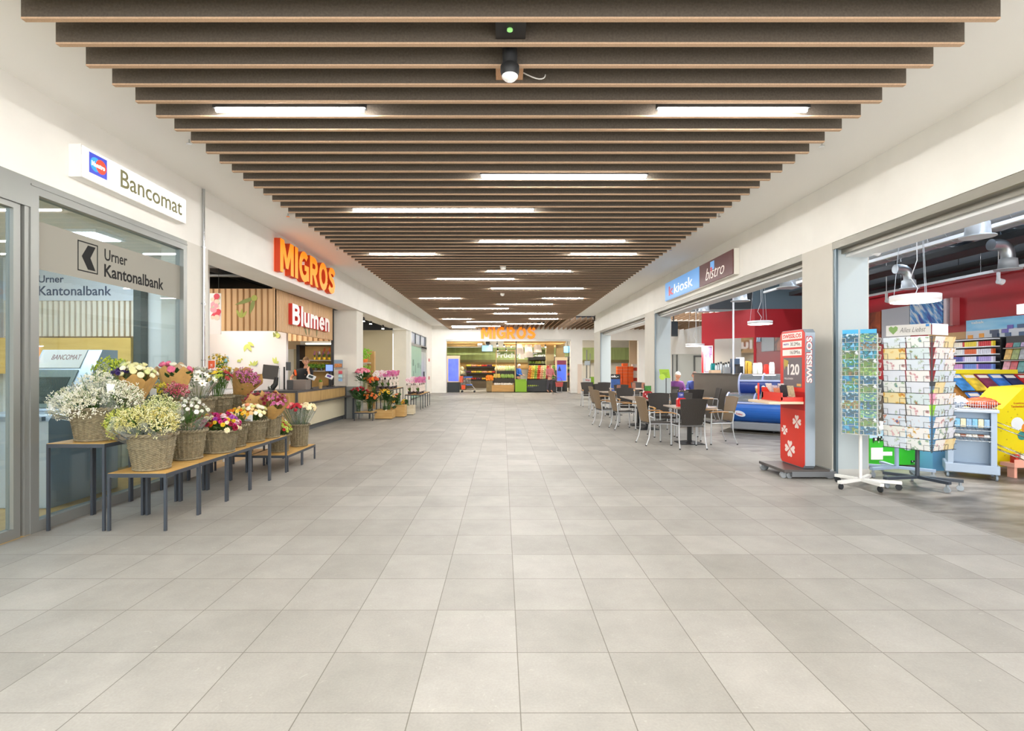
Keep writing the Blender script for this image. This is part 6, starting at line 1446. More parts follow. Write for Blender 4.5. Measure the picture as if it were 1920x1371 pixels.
def rack(label, x, y, z0, z1, rows, faces, cw, base_mat, wire_mat, arms, pole_r, kind, what, base_h, wheel_mat, rcol):
    """faces: list of (angle of outward normal in degrees, offset from the pole, list of column centres, face name)"""
    r = thing('postcard_rack', label, 'postcard rack', (x, y, 0))
    MB().cyl((x, y, base_h), (x, y, z1 - .02), pole_r, 10).build('pole', base_mat, r)
    bm = MB(); 
    for a, L in arms:
        d = Vector((math.cos(math.radians(a)), math.sin(math.radians(a)), 0)); s = Vector((-d.y, d.x, 0))
        R = Matrix((d, s, Vector((0, 0, 1)))).transposed()
        bm.obox(tuple(Vector((x, y, base_h)) + d * L / 2), (L, .05, .035), R)
    arms_o = bm.build('base_arms', base_mat, r)
    for a, L in arms:
        d = Vector((math.cos(math.radians(a)), math.sin(math.radians(a)), 0)); p = Vector((x, y, 0)) + d * (L - .03); s = Vector((-d.y, d.x, 0))
        MB().cyl(tuple(p - s * .012 + Vector((0, 0, .035))), tuple(p + s * .012 + Vector((0, 0, .035))), .035, 16).box(p.x - .012, p.x + .012, p.y - .012, p.y + .012, .055, base_h).build('castor', wheel_mat, arms_o)
    wm = MB(); ph = (z1 - z0) / rows
    for ang, off, cols, fname in faces:
        nn4 = Vector((math.cos(math.radians(ang)), math.sin(math.radians(ang)), 0)); u4 = Vector((-nn4.y, nn4.x, 0))
        O = Vector((x, y, 0)) + nn4 * off
        for cu_ in cols:
            for e in (-cw / 2 - .008, cw / 2 + .008): wm.cyl(tuple(O + u4 * (cu_ + e) + Vector((0, 0, z0 - .02))), tuple(O + u4 * (cu_ + e) + Vector((0, 0, z1))), .004, 6)
            for k in range(rows):
                zb = z0 + k * ph
                A = O + u4 * (cu_ - cw / 2 - .008) + Vector((0, 0, zb)); B = O + u4 * (cu_ + cw / 2 + .008) + Vector((0, 0, zb)); f_ = nn4 * .035
                wm.path([tuple(A), tuple(A + f_), tuple(B + f_), tuple(B)], .0025, 5)
                up_ = Vector((0, 0, ph * .5)); q1 = A.lerp(B, .24); q2 = A.lerp(B, .76)
                wm.path([tuple(A + up_), tuple(A + up_ + f_ * 1.2), tuple(q1 + up_ + f_ * 1.2), tuple(q1 + f_)], .0025, 5)
                wm.path([tuple(B + up_), tuple(B + up_ + f_ * 1.2), tuple(q2 + up_ + f_ * 1.2), tuple(q2 + f_)], .0025, 5)
    wm.cyl((x, y, z0 - .02), (x, y, z0 - .01), .1, 12); wm.build('wire_pockets', wire_mat, r)
    zz = MB()
    for ang, off, cols, fname in faces:
        nn4 = Vector((math.cos(math.radians(ang)), math.sin(math.radians(ang)), 0)); u4 = Vector((-nn4.y, nn4.x, 0))
        for zh in (z0, (z0 + z1) / 2, z1 - .01): zz.path([(x, y, zh), tuple(Vector((x, y, zh)) + nn4 * off + u4 * (cols[0] - cw / 2)), tuple(Vector((x, y, zh)) + nn4 * off + u4 * (cols[-1] + cw / 2)), (x, y, zh)], .004, 5)
    zz.build('inner_frame', wire_mat, r)
    ci = 0
    for ang, off, cols, fname in faces:
        nn4 = Vector((math.cos(math.radians(ang)), math.sin(math.radians(ang)), 0)); u4 = Vector((-nn4.y, nn4.x, 0))
        for j, cu_ in enumerate(cols):
            for k in range(rows):
                if random.random() < .04 and fname != 'front side': continue
                zb = z0 + k * ph + .004; tilt = Vector((0, 0, 1)) * .97 + nn4 * (-.2 if kind == 1 else .2)
                p = Vector((x, y, zb)) + nn4 * (off + (.026 if kind == 1 else .008)) + u4 * cu_
                hgt = ph * (1.05 if kind == 1 else .96)
                me = MB()
                Rm = Matrix((u4, u4.cross(tilt.normalized()) * -1, tilt.normalized())).transposed()
                me.obox(tuple(p + tilt * hgt / 2), (cw, .006, hgt), Rm)
                o = me.build('postcard', PM[kind][(ci * 5 + j * 7 + (k * k) // 3) % len(PM[kind])], origin=tuple(p)); ci += 1
                tag(o, '%s, %s row from top, %s%s of the %s rack' % (what, ORD[rows - 1 - k], ('%s column, ' % ORD[j]) if len(cols) > 1 else '', fname, rcol), 'postcard', 'postcards on the ' + rcol + ' rack')
    return r
rx, ry = 4.53, 6.6
rack('white wire rack of alpine landscape postcards beside the white pier', rx, ry, .68, 1.92, 12, [(-128, .17, (-.093, .093), 'front side'), (142, .17, (0,), 'aisle side'), (-38, .17, (0,), 'inner side')], .165,
     mat('#e6e6e2', .45), mat('#dcded8', .4), ((205, .42), (-30, .42), (-85, .34), (40, .36), (120, .3)), .02, 1, 'alpine landscape postcard', .09, M_rubber, 'white wire')
for sgn, nm_ in ((-.093, 'first'), (.093, 'second')):
    q = Vector((rx, ry, 1.95)) + Vector((-.616, -.788, 0)) * .19 + Vector((.788, -.616, 0)) * sgn; tag(MB().obox(tuple(q), (.165, .004, .05), Matrix.Rotation(math.radians(-38), 3, 'Z')).build('rack_header', mat('#2f9fd8', .4)), 'light blue header strip over the %s front column of the white postcard rack' % nm_, 'header card')
dx, dy = 5.25, 6.60
R2 = rack('dark wire rack of pastel greeting cards on a dark wheeled base', dx, dy, .50, 1.885, 10, [(-150, .28, (-.125, .125), 'front side'), (-65, .27, (-.1, .1), 'shop side')], .235,
     mat('#39414c', .4), mat('#31363c', .4), ((190, .48), (-35, .44), (-75, .38), (60, .4), (130, .36)), .024, 2, 'pastel greeting card', .12, mat('#9aa4ac', .4), 'dark wire')
o_ = Vector((dx, dy, 0)) + Vector((math.cos(math.radians(-150)), math.sin(math.radians(-150)), 0)) * .285; u5 = Vector((math.cos(math.radians(-60)), math.sin(math.radians(-60)), 0))
MB().prism([(-.22, 1.90), (.25, 1.90), (.25, 2.035), (-.22, 2.035)], o_, u5, V, .006).build('header_board', mat('#cfccc8', .5), R2)
heart = [(0, -.05), (.045, 0), (.05, .035), (.025, .055), (0, .035), (-.025, .055), (-.05, .035), (-.045, 0)]
n5 = u5.cross(Vector(V)); MB().prism([(a - .14, 1.97 + b) for a, b in heart], o_ + n5 * .0065, u5, V, .002).build('green_heart', mat('#7a9a5a', .5), R2)
letters('Alles Liebst', [mat('#5a5a58', .5)], o_ + n5 * .0065 + u5 * -.07 + Vector((0, 0, 1.94)), u5, V, .27, .06, .001, 'lettering', R2, bold=-.01, shear=.35)
MB().prism([(.2, 2.0), (.235, 2.0), (.235, 2.03), (.2, 2.03)], o_ + n5 * .0065, u5, V, .001).build('blue_logo', mat('#3a7fc0', .5), R2)
o2 = Vector((dx, dy, 0)) + Vector((math.cos(math.radians(-65)), math.sin(math.radians(-65)), 0)) * .275; u6 = Vector((math.cos(math.radians(25)), math.sin(math.radians(25)), 0))
MB().prism([(-.24, 1.90), (.1, 1.90), (.1, 2.035), (-.24, 2.035)], o2, u6, V, .006).build('header_board', mat('#e4ebf6', .5), R2)
# light blue rack base behind with photo cards
qx, qy = PX(1688, 7.25), 7.25
rack('light blue wire rack with dark photo cards half hidden behind the greeting cards', qx - .05, qy, .7, 1.9, 10, [(-100, .14, (-.1,), 'visible side')], .16, mat('#9fb4d0', .4), mat('#8f9aa4', .4),
     ((195, .45), (-40, .42), (80, .4), (150, .4)), .026, 1, 'dark photo card', .12, mat('#9aa4ac', .4), 'light blue')
# ---------------------------------------------------------------- kiosk: trolley, displays, shelves
n_before = set(C.objects)
Yt = 6.95; x0, x1 = PX(1797, Yt), PX(1867, Yt)
r = thing('snack_trolley', 'grey blue wheeled display trolley with wire basket on top in front of the kiosk shelves', 'trolley', ((x0 + x1) / 2, Yt + .2, 0))
M_tg = mat('#a3b4c8', .4, .2, name='trolley_grey')
tb_ = MB().box(x0 - .03, x1 + .03, Yt - .02, Yt + .42, .08, .2).build('base', M_tg, r, bevel=.01)
MB().box(x0, x0 + .06, Yt, Yt + .4, .2, .92).box(x1 - .06, x1, Yt, Yt + .4, .2, .92).build('side_panel', M_tg, r)
MB().box(x0 + .06, x1 - .06, Yt + .16, Yt + .18, .2, .92).build('back_panel', mat('#8fa3b8', .4, .2), r)
MB().box(x0 - .03, x1 + .02, Yt - .03, Yt + .42, .9, .945).build('top', mat('#c3cfde', .4), r, bevel=.008)
mb = MB()
for i in range(22): mb.cyl((x0 + (x1 - x0) * i / 21, Yt, .945), (x0 + (x1 - x0) * i / 21, Yt, 1.05), .003, 5)
for z in (.96, 1.0, 1.05): mb.path([(x0, Yt, z), (x1, Yt, z), (x1, Yt + .36, z), (x0, Yt + .36, z)], .004, 6, close=True)
mb.build('wire_basket', M_chrome, r)
for z in (.52, .66):
    mb = MB()
    for i in range(9): mb.cyl((x0 + .08 + (x1 - x0 - .16) * i / 8, Yt - .02, z), (x0 + .08 + (x1 - x0 - .16) * i / 8, Yt + .16, z + .04), .003, 5)
    mb.path([(x0 + .06, Yt - .02, z), (x1 - .06, Yt - .02, z)], .005, 6).path([(x0 + .06, Yt - .03, z + .06), (x1 - .06, Yt - .03, z + .06)], .005, 6); mb.build('wire_shelf', M_chrome, r)
for xx in (x0, x1):
    for yy in (Yt + .03, Yt + .36): MB().cyl((xx - .012, yy, .035), (xx + .012, yy, .035), .035, 14).box(xx - .01, xx + .01, yy - .01, yy + .01, .05, .09).build('castor', mat('#8796a4', .4), tb_)
for sg, nm_ in ((-1, 'aisle'), (1, 'inner')):
    for k, z in enumerate((.72, .42)):
        bx_ = x0 if sg < 0 else x1; mb = MB(); d = Vector((sg * .26, 0, -.12 if sg > 0 else -.10))
        a = Vector((bx_, Yt + .05, z)); mb.path([tuple(a), tuple(a + d), tuple(a + d + Vector((0, .28, 0))), tuple(a + Vector((0, .28, 0)))], .005, 6, close=True)
        for i in range(1, 6): mb.cyl(tuple(a + d * i / 6), tuple(a + d * i / 6 + Vector((0, .28, 0))), .003, 5)
        b2 = Vector((0, 0, .06)); mb.path([tuple(a + b2), tuple(a + d + b2), tuple(a + d + b2 + Vector((0, .28, 0))), tuple(a + b2 + Vector((0, .28, 0)))], .004, 6, close=True)
        mb.build('side_basket', M_chrome, r)
for i in range(6):
    cc = ('#7fc0e4', '#efe4c0', '#8fb8dc')[i % 3]; w_ = (x1 - x0 - .14) / 6
    tag(MB().box(x0 + .07 + i * w_ + .003, x0 + .07 + (i + 1) * w_ - .003, Yt + .0, Yt + .14, .70, .81).build('snack_packet', mat(cc, .4, var=.2, scale=40)), '%s snack packet on the upper wire shelf of the trolley, %s along' % (('sky blue', 'cream', 'pale blue')[i % 3], ORD[i]), 'packet', 'packets on the upper trolley shelf')
    tag(MB().box(x0 + .07 + i * w_ + .003, x0 + .07 + (i + 1) * w_ - .003, Yt - .005, Yt + .13, .565, .60).build('chocolate_box', mat(('#e8ddd0', '#8a4a2a', '#efe6dc')[i % 3], .4, var=.3, scale=40)), '%s flat box on the lower wire shelf of the trolley, %s along' % (('white', 'brown', 'ivory')[i % 3], ORD[i]), 'box', 'flat boxes on the lower trolley shelf')
def pillow_bag(label, c, s, col, rz=0):
    q = thing('snack_bag', label, 'bag', (c[0], c[1], c[2] - s[2] / 2)); mb = MB(); n, m = 10, 6; vs = []; fs = []
    for sd in (1, -1):
        for j in range(m + 1):
            for i in range(n + 1):
                u, v = i / n * 2 - 1, j / m * 2 - 1; t = (1 - u * u) ** .6 * (1 - v * v) ** .6
                vs.append((c[0] + u * s[0] / 2 * math.cos(rz), c[1] + v * s[1] / 2 + u * s[0] / 2 * math.sin(rz), c[2] + sd * t * s[2] / 2 + .012 * math.sin(u * 9 + v * 7)))
    N = (n + 1) * (m + 1)
    for j in range(m):
        for i in range(n):
            a = j * (n + 1) + i; fs.append((a, a + 1, a + n + 2, a + n + 1)); fs.append((N + a, N + a + n + 1, N + a + n + 2, N + a + 1))
    mb.add(vs, fs, 0, True); mb.build('bag_body', mat(col, .3, var=.15, scale=12), q); return q
pillow_bag('big orange red crisp bag lying in the wire basket of the trolley', (x0 + .36, Yt + .17, 1.02), (.36, .3, .16), '#e2532c')
pillow_bag('white and blue snack bag in the wire basket beside the orange one', (x0 + .12, Yt + .17, 1.03), (.2, .28, .16), '#c9d3e8')
swing([o for o in C.objects if o not in n_before], ((x0 + x1) / 2, Yt + .2, 0), math.radians(-36), (.13, .05, 0))
# yellow floor display
Yd = 7.3; xa, xb = PX(1862, Yd), PX(1990, Yd)
r = thing('yellow_display', 'bright yellow cardboard floor display of comics beside the grey trolley', 'display stand', ((xa + xb) / 2, Yd + .3, 0))
M_y = mat('#e6d60f', .5, name='display_yellow')
MB().prism([(0, .12), (.16, .12), (.9, .12), (.9, 1.25), (.42, 1.22), (.13, .93), (0, .93)], (xa, Yd + .5, 0), (1, 0, 0), V, .5).build('cardboard_body', M_y, r)
mb = MB()
for i in range(34):
    mb.prism(disc(0, 0, .011, 8), (xa + random.uniform(.05, .85), Yd - .001, random.uniform(.25, .92)), (1, 0, 0), V, .001)
mb.build('dots', mat('#c9b41a', .5), r)
letters('Lustige', [mat('#b8321e', .5)], (xa + .29, Yd - .001, .985), (1, 0, 0), V, .14, .035, .001, 'lettering', r, bold=.02)
letters('Taschenbücher', [mat('#b8321e', .5)], (xa + .25, Yd - .001, .945), (1, 0, 0), V, .22, .03, .001, 'lettering', r, bold=.02)
mb = MB()
for (a, b, s_, m_) in ((.34, .72, .12, 0), (.47, .66, .10, 1), (.40, .55, .08, 2), (.52, .8, .07, 3)): mb.prism(disc(a, b, s_ * .75, 16), (xa, Yd - .002 - m_ * .001, 0), (1, 0, 0), V, .001, m_)
mb.build('round_print', [mat('#e4ecf0', .5), mat('#e08a2a', .5), mat('#3a8a8a', .5), mat('#5aa23a', .5)], r)
for i in range(9):
    cc = ('#c83a2e', '#e8e4dc', '#3aa0b8', '#e8a02a')[i % 4]
    tag(MB().box(xa + .12 + i * .07, xa + .17 + i * .07, Yd - .20 , Yd - .12, .20, .32).build('toy_packet', mat(cc, .4, var=.2, scale=30)), '%s small packet in the tray at the foot of the yellow display, %s along' % (('red', 'white', 'teal', 'orange')[i % 4], ORD[i]), 'packet', 'packets at the foot of the yellow display')
tag(MB().box(xa + .05, xa + .85, Yd - .25, Yd - .05, .15, .2).box(xa + .05, xa + .85, Yd - .255, Yd - .25, .15, .26).box(xa + .1, xa + .14, Yd - .2, Yd - .1, 0, .15).box(xa + .7, xa + .74, Yd - .2, Yd - .1, 0, .15).build('packet_tray', mat('#f0b09a', .5)), 'peach coloured low tray at the foot of the yellow display', 'tray')
# comics on the slanted stand
r = thing('magazine_stand', 'slanted wooden magazine stand with yellow top strip behind the trolley', 'magazine stand', (8.0, 8.3, 0))
Yc = 8.3; xa2, xb2 = PX(1838, Yc), PX(1990, Yc)
MB().prism([(0, 0), (.75, 0), (.75, 1.40), (.0, .75)], (xa2, Yc, 0), (0, 1, 0), V, xb2 - xa2).build('stand_body', wood('#b07a3a', '#8f5f2a', 4, 'Z'), r)
MB().box(xa2 - .05, xb2, Yc + .7, Yc + .73, 1.40, 1.47).build('yellow_strip', mat('#e8dc2a', .5), r)
un2 = Vector((0, .75, .65)).normalized()
for k in range(2):
    for i in range(6):
        cc, nm_ = (('#2f6fc0', 'blue'), ('#22305f', 'navy'), ('#b8262e', 'red and black'), ('#3f86c8', 'light blue'), ('#e0c23a', 'yellow'), ('#7a2a4a', 'plum'))[(i + 3 * k) % 6]
        o_ = Vector((xa2 + .02 + i * .23, Yc, .75)) + un2 * (.05 + k * .45) + Vector((0, -.035, .04))
        q = thing('comic_book', '%s comic book, %s in the %s row of the slanted stand' % (nm_, ORD[i], ('lower', 'upper')[k]), 'comic book', tuple(o_), 0, 'comics on the slanted stand')
        MB().prism([(0, 0), (.2, 0), (.2, .4), (0, .4)], o_, (1, 0, 0), un2, .02).build('cover', mat(cc, .35, var=.4, scale=9), q)
        nn6 = Vector((1, 0, 0)).cross(un2)
        MB().prism([(.02, .3), (.18, .3), (.18, .37), (.02, .37)], o_ + nn6 * .021, (1, 0, 0), un2, .001).build('title_band', mat('#e8e4dc', .4), q)
# cigarette wall along the back
XW = 9.18; ysA, ysB = XW * F / (1862 - 942), XW * F / (1787 - 942)
r = thing('cigarette_shelf', 'dark wall shelf of cigarette packs with six bright rows', 'shelf', (9.35, (ysA + ysB) / 2, 1.1))
zT, zB = 2.06, 1.19
MB().box(XW + .1, 9.5, ysA - .05, ysB + .05, zB - .03, zT + .02).build('back_panel', mat('#26282c', .5), r)
for k in range(7):
    z = zB + (zT - zB) * k / 6
    MB().box(XW - .02, XW + .12, ysA - .03, ysB + .03, z - .02, z + .0).build('shelf_board', mat('#dfe6ee', .4), r)
PALC = [['#d4d8e8', '#e8e4da', '#c8d4e8'], ['#e8d84a', '#6a52b0', '#f0e8c8'], ['#5a4fb0', '#6a8ad0', '#c890c8'], ['#a898d8', '#d8d8f0', '#4a52a8'], ['#d0d4e4', '#d8602e', '#e4e8ea'], ['#c8202e', '#e8d23a', '#f0e8d8']]
for k in range(6):
    z = zB + (zT - zB) * k / 6
    for i in range(20):
        cc = PALC[k][(i * 3 // 20 + (i % 7 == 0)) % 3]
        ya = ysA + (ysB - ysA) * i / 20
        tag(MB().box(XW, XW + .05, ya + .002, ya + (ysB - ysA) / 20 - .004, z + .001, z + .095).build('cigarette_pack', mat(cc, .4)), 'cigarette pack on the %s row of the wall shelf' % ['lowest', 'fifth', 'fourth', 'third', 'second', 'top'][k], 'cigarette pack', 'cigarette packs on the %s row' % ['lowest', 'fifth', 'fourth', 'third', 'second', 'top'][k])
# second shelf nearer with magazines
y2A, y2B = 8.6, ysA - .15
r = thing('magazine_wall', 'dark wall rack crowded with magazines beside the cigarette shelf', 'magazine rack', (9.35, (y2A + y2B) / 2, .9))
MB().box(XW + .1, 9.5, y2A, y2B, .9, 2.08).build('back_panel', mat('#33353a', .5), r)
for k in range(5): MB().box(XW - .1 + .035 * k, XW + .12, y2A, y2B, .95 + k * .225, .965 + k * .225).build('shelf_board', mat('#9a9590', .5), r)
nmz = ('olive', 'pink', 'teal', 'ochre', 'grey', 'red', 'lilac')
cmz = ('#8a9a5a', '#c88a9a', '#4a8a8a', '#c8a04a', '#9aa0a8', '#b8404a', '#a898c0')
for k in range(5):
    for i in range(7):
        ya = y2A + .02 + (y2B - y2A - .04) * i / 7
        R = Matrix.Rotation(.25, 3, 'Y'); j = (i * 3 + k * 2) % 7
        tag(MB().obox((XW - .06 + .035 * k + .03, ya + .09, .97 + k * .225 + .11), (.008, (y2B - y2A) / 7 - .02, .21), R).build('magazine', mat(cmz[j], .4, var=.35, scale=14)), '%s magazine, %s along the %s row of the wall rack' % (nmz[j], ORD[i], ['lowest', 'fourth', 'third', 'second', 'top'][k]), 'magazine', 'magazines on the wall rack')
# advertising panels
y3A, y3B = 7.6, 9.45 * F / (1812.5 - 942)
r = thing('advertising_poster', 'wide light blue advertising panel of stacked dark cubes above the cigarette shelf', 'poster', (9.5, 9.2, 2.08))
zL, zH = 2.07, 2.46
MB().box(9.44, 9.5, y3A, y3B, zL, zH).build('panel', concrete('sky_print', '#5fb4e8', '#8fd0f4', .3, (.4, .4, 2)), r)
MB().box(9.435, 9.44, y3A, y3B, zL, zL + .17).build('pale_floor', mat('#cfd8e4', .4), r)
MB().prism(disc(0, 0, .2, 20), (9.434, y3B - .3, zH - .2), UR, V, .001).build('white_glow_print', mat('#d8ecf8', .5), r) if False else None
letters('tabak', [mat('#eef6fb', .4)], (9.434, y3B - .12, zH - .08), UR, V, .28, .05, .001, 'lettering', r, bold=.02)
mb = MB(); rnd = random.Random(3)
for i in range(26):
    yy = rnd.uniform(y3B - 1.75, y3B - .55); zz = zL + .02 + rnd.randrange(3) * .07
    if zz > zL + .2 and not (y3B - 1.6 < yy < y3B - 1.25 or y3B - 1.1 < yy < y3B - .8): continue
    mb.box(9.430 - .0008 * i, 9.434, yy, yy + .11, zz, zz + .07, i % 4)
for zz in range(5): mb.box(9.405, 9.43, y3B - 1.72, y3B - 1.5, zL + .01 + zz * .062, zL + .07 + zz * .062, zz % 2)
mb.build('cube_print', [mat('#3f5f8a', .4), mat('#2f4566', .4), mat('#6a62b8', .4), mat('#e4ebf2', .4)], r)
mb = MB().box(9.425, 9.434, y3B - .4, y3B - .3, zL + .03, zL + .11).box(9.425, 9.434, y3B - .16, y3B - .05, zL, zL + .09); mb.build('orange_print', mat('#f0a02a', .4), r)
tag(MB().box(9.5, 9.55, y3A, y3B - .98, 2.49, 2.67).build('white_light_box', emission('#ffffff', .6)), 'white lit box on the red wall above the advertising panel', 'light box')
# posters on the red wall
def wallbox(pxa, pxb, z0, z1, X, d=.03): 
    ya, yb = X * F / (pxb - 942), X * F / (pxa - 942); return MB().box(X, X + d, ya, yb, z0, z1)
r = tag(wallbox(1653, 1705, 2.1, 2.96, 9.55).build('blank_panel', mat('#c9ccd4', .5)), 'plain pale grey panel on the red wall over the card racks', 'panel')
tag(wallbox(1630, 1651, 2.1, 2.93, 9.55).build('orange_poster', concrete('ember_print', '#4a1414', '#c05a28', .4, (1, 1, 1))), 'dark red poster with orange glow at the pier edge of the red wall', 'poster')
def streak(name):
    m, nt, b = new_mat(name); L = nt.links.new; g = nt.nodes.new('ShaderNodeNewGeometry'); mp0 = nt.nodes.new('ShaderNodeMapping'); mp0.inputs['Rotation'].default_value = (-.9, 0, 0); mp = nt.nodes.new('ShaderNodeMapping'); mp.inputs['Scale'].default_value = (1, 1.2, 6); L(g.outputs['Position'], mp0.inputs[0])
    n = nt.nodes.new('ShaderNodeTexNoise'); n.inputs['Scale'].default_value = 2.2; n.inputs['Detail'].default_value = 3; r_ = nt.nodes.new('ShaderNodeValToRGB'); e = r_.color_ramp.elements; e[0].position = .38; e[0].color = lin('#2448b0'); e[1].position = .62; e[1].color = lin('#e4f0fb'); k = e.new(.5); k.color = lin('#3f9fe4')
    L(mp0.outputs[0], mp.inputs[0]); L(mp.outputs[0], n.inputs['Vector']); L(n.outputs['Fac'], r_.inputs[0]); L(r_.outputs[0], b.inputs['Base Color']); b.inputs['Roughness'].default_value = .3; return m
tag(wallbox(1706, 1767, 2.47, 2.98, 9.53).build('blue_poster', streak('blue_streak_print')), 'glossy poster of blue and white streaks on the red wall', 'poster')
for i, (a, b) in enumerate(((1769, 1774), (1781, 1786))): tag(wallbox(a, b, 2.4, 2.98, 9.45, .15).build('light_tube', mat('#d8c8cc' if i == 0 else '#b8686a', .3)), ['pale upright tube beside the blue streak poster', 'reddish upright tube next to the pale one on the red wall'][i], 'tube')
structure(wallbox(1740, 1812, 2.07, 2.25, 9.57).build('trim_12', mat('#cfa878', .6)))
# green cow poster board
Yg2 = 7.85; xa, xb = PX(1630, Yg2), PX(1722, Yg2)
r = thing('ice_cream_chest', 'green and white printed chest with cow pictures behind the card racks', 'chest', ((xa + xb) / 2, Yg2 + .3, 0))
MB().box(xa, xb, Yg2, Yg2 + .55, .04, .56).build('chest_body', mat('#35b82a', .4), r)
MB().box(xa, xb, Yg2 - .004, Yg2, .44, .56).build('sky_print', mat('#b9dcee', .4), r)
MB().box(xa - .02, xb + .02, Yg2 - .02, Yg2 + .57, .56, .64).build('lid', mat('#e6ecee', .3), r, bevel=.01)
mb = MB()
for (a, b, s_) in ((.05, .40, .07), (.12, .44, .05), (.16, .41, .04), (.62, .08, .04)):
    mb.box(xa + a, xa + a + s_ * 1.4, Yg2 - .008, Yg2 - .004, b, b + s_ * .7, 0).box(xa + a + s_ * .4, xa + a + s_ * .8, Yg2 - .009, Yg2 - .008, b + .01, b + s_ * .6, 1).box(xa + a + .005, xa + a + .015, Yg2 - .008, Yg2 - .004, b - s_ * .4, b, 0).box(xa + a + s_ * 1.2, xa + a + s_ * 1.3, Yg2 - .008, Yg2 - .004, b - s_ * .4, b, 1)
mb.build('cow_print', [mat('#16181a', .5), mat('#f0f0ec', .5)], r)
MB().box(xa + .02, xa + .2, Yg2 - .008, Yg2 - .004, .12, .3).box(xa + .2, xa + .34, Yg2 - .008, Yg2 - .004, .18, .24).build('white_notice', mat('#eef2ee', .5), r)
MB().box(xa + .33, xa + .43, Yg2 - .008, Yg2 - .004, .32, .42).build('dark_logo', mat('#2a3a3c', .5), r)
MB().prism(disc(.58, .36, .1, 20), (xa, Yg2 - .004, 0), (1, 0, 0), V, .003).build('cup_print', mat('#e4f0f4', .5), r)
# counter with sweets in front of the cigarette wall
r = thing('kiosk_counter', 'kiosk sales counter piled with bright sweets behind the card racks', 'counter', (7.9, 9.3, 0))
MB().box(7.6, 8.5, 9.15, 10.6, 0, .95).build('counter_body', mat('#6d6458', .6), r); MB().box(7.55, 8.55, 9.1, 10.65, .95, .99).build('counter_top', mat('#cfc8bc', .4), r)
rnd = random.Random(5)
swc = (('lime green', '#8fd83a'), ('red and white', '#e04a3a'), ('yellow', '#f0d83a'), ('pale blue', '#a8c8e8'), ('white', '#eceae6'), ('orange', '#f0902a'), ('pink', '#e89ab8'))
for i in range(14):
    nm_, cc = swc[i % 7]; x = 7.62 + (i % 7) * .12; y = 9.2 + (i // 7) * .5
    tag(MB().prism([(-.05, 0), (.05, 0), (.045, .12 + .05 * (i % 3)), (-.045, .12 + .05 * (i % 3))], (x, y, .99), (1, 0, 0), V, .05).build('sweet_packet', mat(cc, .4, var=.25, scale=30)), '%s sweet packet, %s row on the kiosk counter' % (nm_, ('front', 'back')[i // 7]), 'packet', 'sweets on the kiosk counter')
r = thing('sweets_stand', 'stand of lime green and pink sweets beside the greeting card rack', 'display stand', (PX(1772, 7.6), 7.6, 0))
xs_ = PX(1772, 7.6)
MB().box(xs_ - .18, xs_ + .18, 7.6, 7.9, 0, .8).build('stand_body', mat('#6fb0e4', .4), r)
for i, (cc, nm_) in enumerate((('#9ada3a', 'lime green'), ('#b8e05a', 'pale lime'), ('#e88aa0', 'pink'), ('#e8dcd4', 'cream'))):
    tag(MB().box(xs_ - .17 + (i % 2) * .18, xs_ - .01 + (i % 2) * .18, 7.62, 7.7, .8 + .17 * (i // 2), .96 + .17 * (i // 2)).build('sweet_box', mat(cc, .4, var=.2, scale=20)), '%s sweet box stacked on the blue sweets stand' % nm_, 'box', 'sweet boxes on the blue stand')

# ---------------------------------------------------------------- kiosk ducts
def duct(p0, p1, r_, label, ribs=True):
    q = thing('ventilation_duct', label, 'duct', tuple((Vector(p0) + Vector(p1)) / 2))
    MB().cyl(p0, p1, r_, 24).build('pipe', M_steel, q)
    if ribs:
        mb = MB(); L = (Vector(p1) - Vector(p0)).length; n = int(L / .35)
        for i in range(n + 1):
            a = Vector(p0).lerp(Vector(p1), i / n); d = (Vector(p1) - Vector(p0)).normalized() * .012; mb.cyl(tuple(a - d), tuple(a + d), r_ + .008, 24)
        mb.build('seam_rings', M_steel, q)
    return q
duct((5.0, 8.05, 4.0), (9.6, 8.0, 4.0), .19, 'thick spiral steel duct crossing the kiosk ceiling')
duct((6.9, 5.2, 3.62), (7.2, 13.0, 3.66), .2, 'long steel duct running deep into the kiosk under the ceiling')
duct((8.95, 6.0, 3.75), (9.0, 14.5, 3.75), .08, 'thin dark pipe under the kiosk ceiling', False)
duct((5.4, 9.6, 3.9), (9.4, 9.6, 3.9), .16, 'steel duct crossing the back of the bistro ceiling')
def outlet(px, py, Y, R, label, zt=None):
    x, z = PX(px, Y), PZ(py, Y)
    q = thing('air_outlet', label, 'air outlet', (x, Y, z), 0, 'bell shaped air outlets')
    MB().lathe([(R * 1.55, 0), (R * 1.55, .012), (R * 1.1, .03), (R * 1.05, .12), (R * 1.02, R * 1.5), (R * .82, R * 1.6)], (x, Y, z), 24).build('bell', mat('#c9d2da', .35, .3), q)
    pts = [(x, Y, z + R * 1.6)] + [(x - R * 1.3 * (1 - math.cos(t)), Y, z + R * 2.0 + R * 1.5 * math.sin(t)) for t in (0, .4, .8, 1.2, PI / 2)] + [(x - R * 2.4, Y, z + R * 3.5)]
    MB().path(pts, R * .8, 18).build('elbow', M_steel, q)
    MB().cyl((x - R * 2.3, Y, z + R * 3.4), (x - R * 2.3, Y, 4.6), .01, 6).build('hanger', M_black, q)
    return q
outlet(1833, 445, 6.6, .12, 'big bell shaped air outlet on a steel elbow over the kiosk')
outlet(1890, 506, 8.4, .115, 'bell shaped air outlet over the cigarette wall'); outlet(1704, 542, 9.6, .105, 'bell shaped air outlet behind the nearest pendant lamp')
outlet(1477, 540, 9.3, .12, 'bell shaped air outlet high over the bistro opening'); outlet(1388, 565, 11.5, .13, 'bell shaped air outlet beside the white cable pole'); outlet(1320, 585, 14.8, .13, 'bell shaped air outlet deep over the bistro tables')
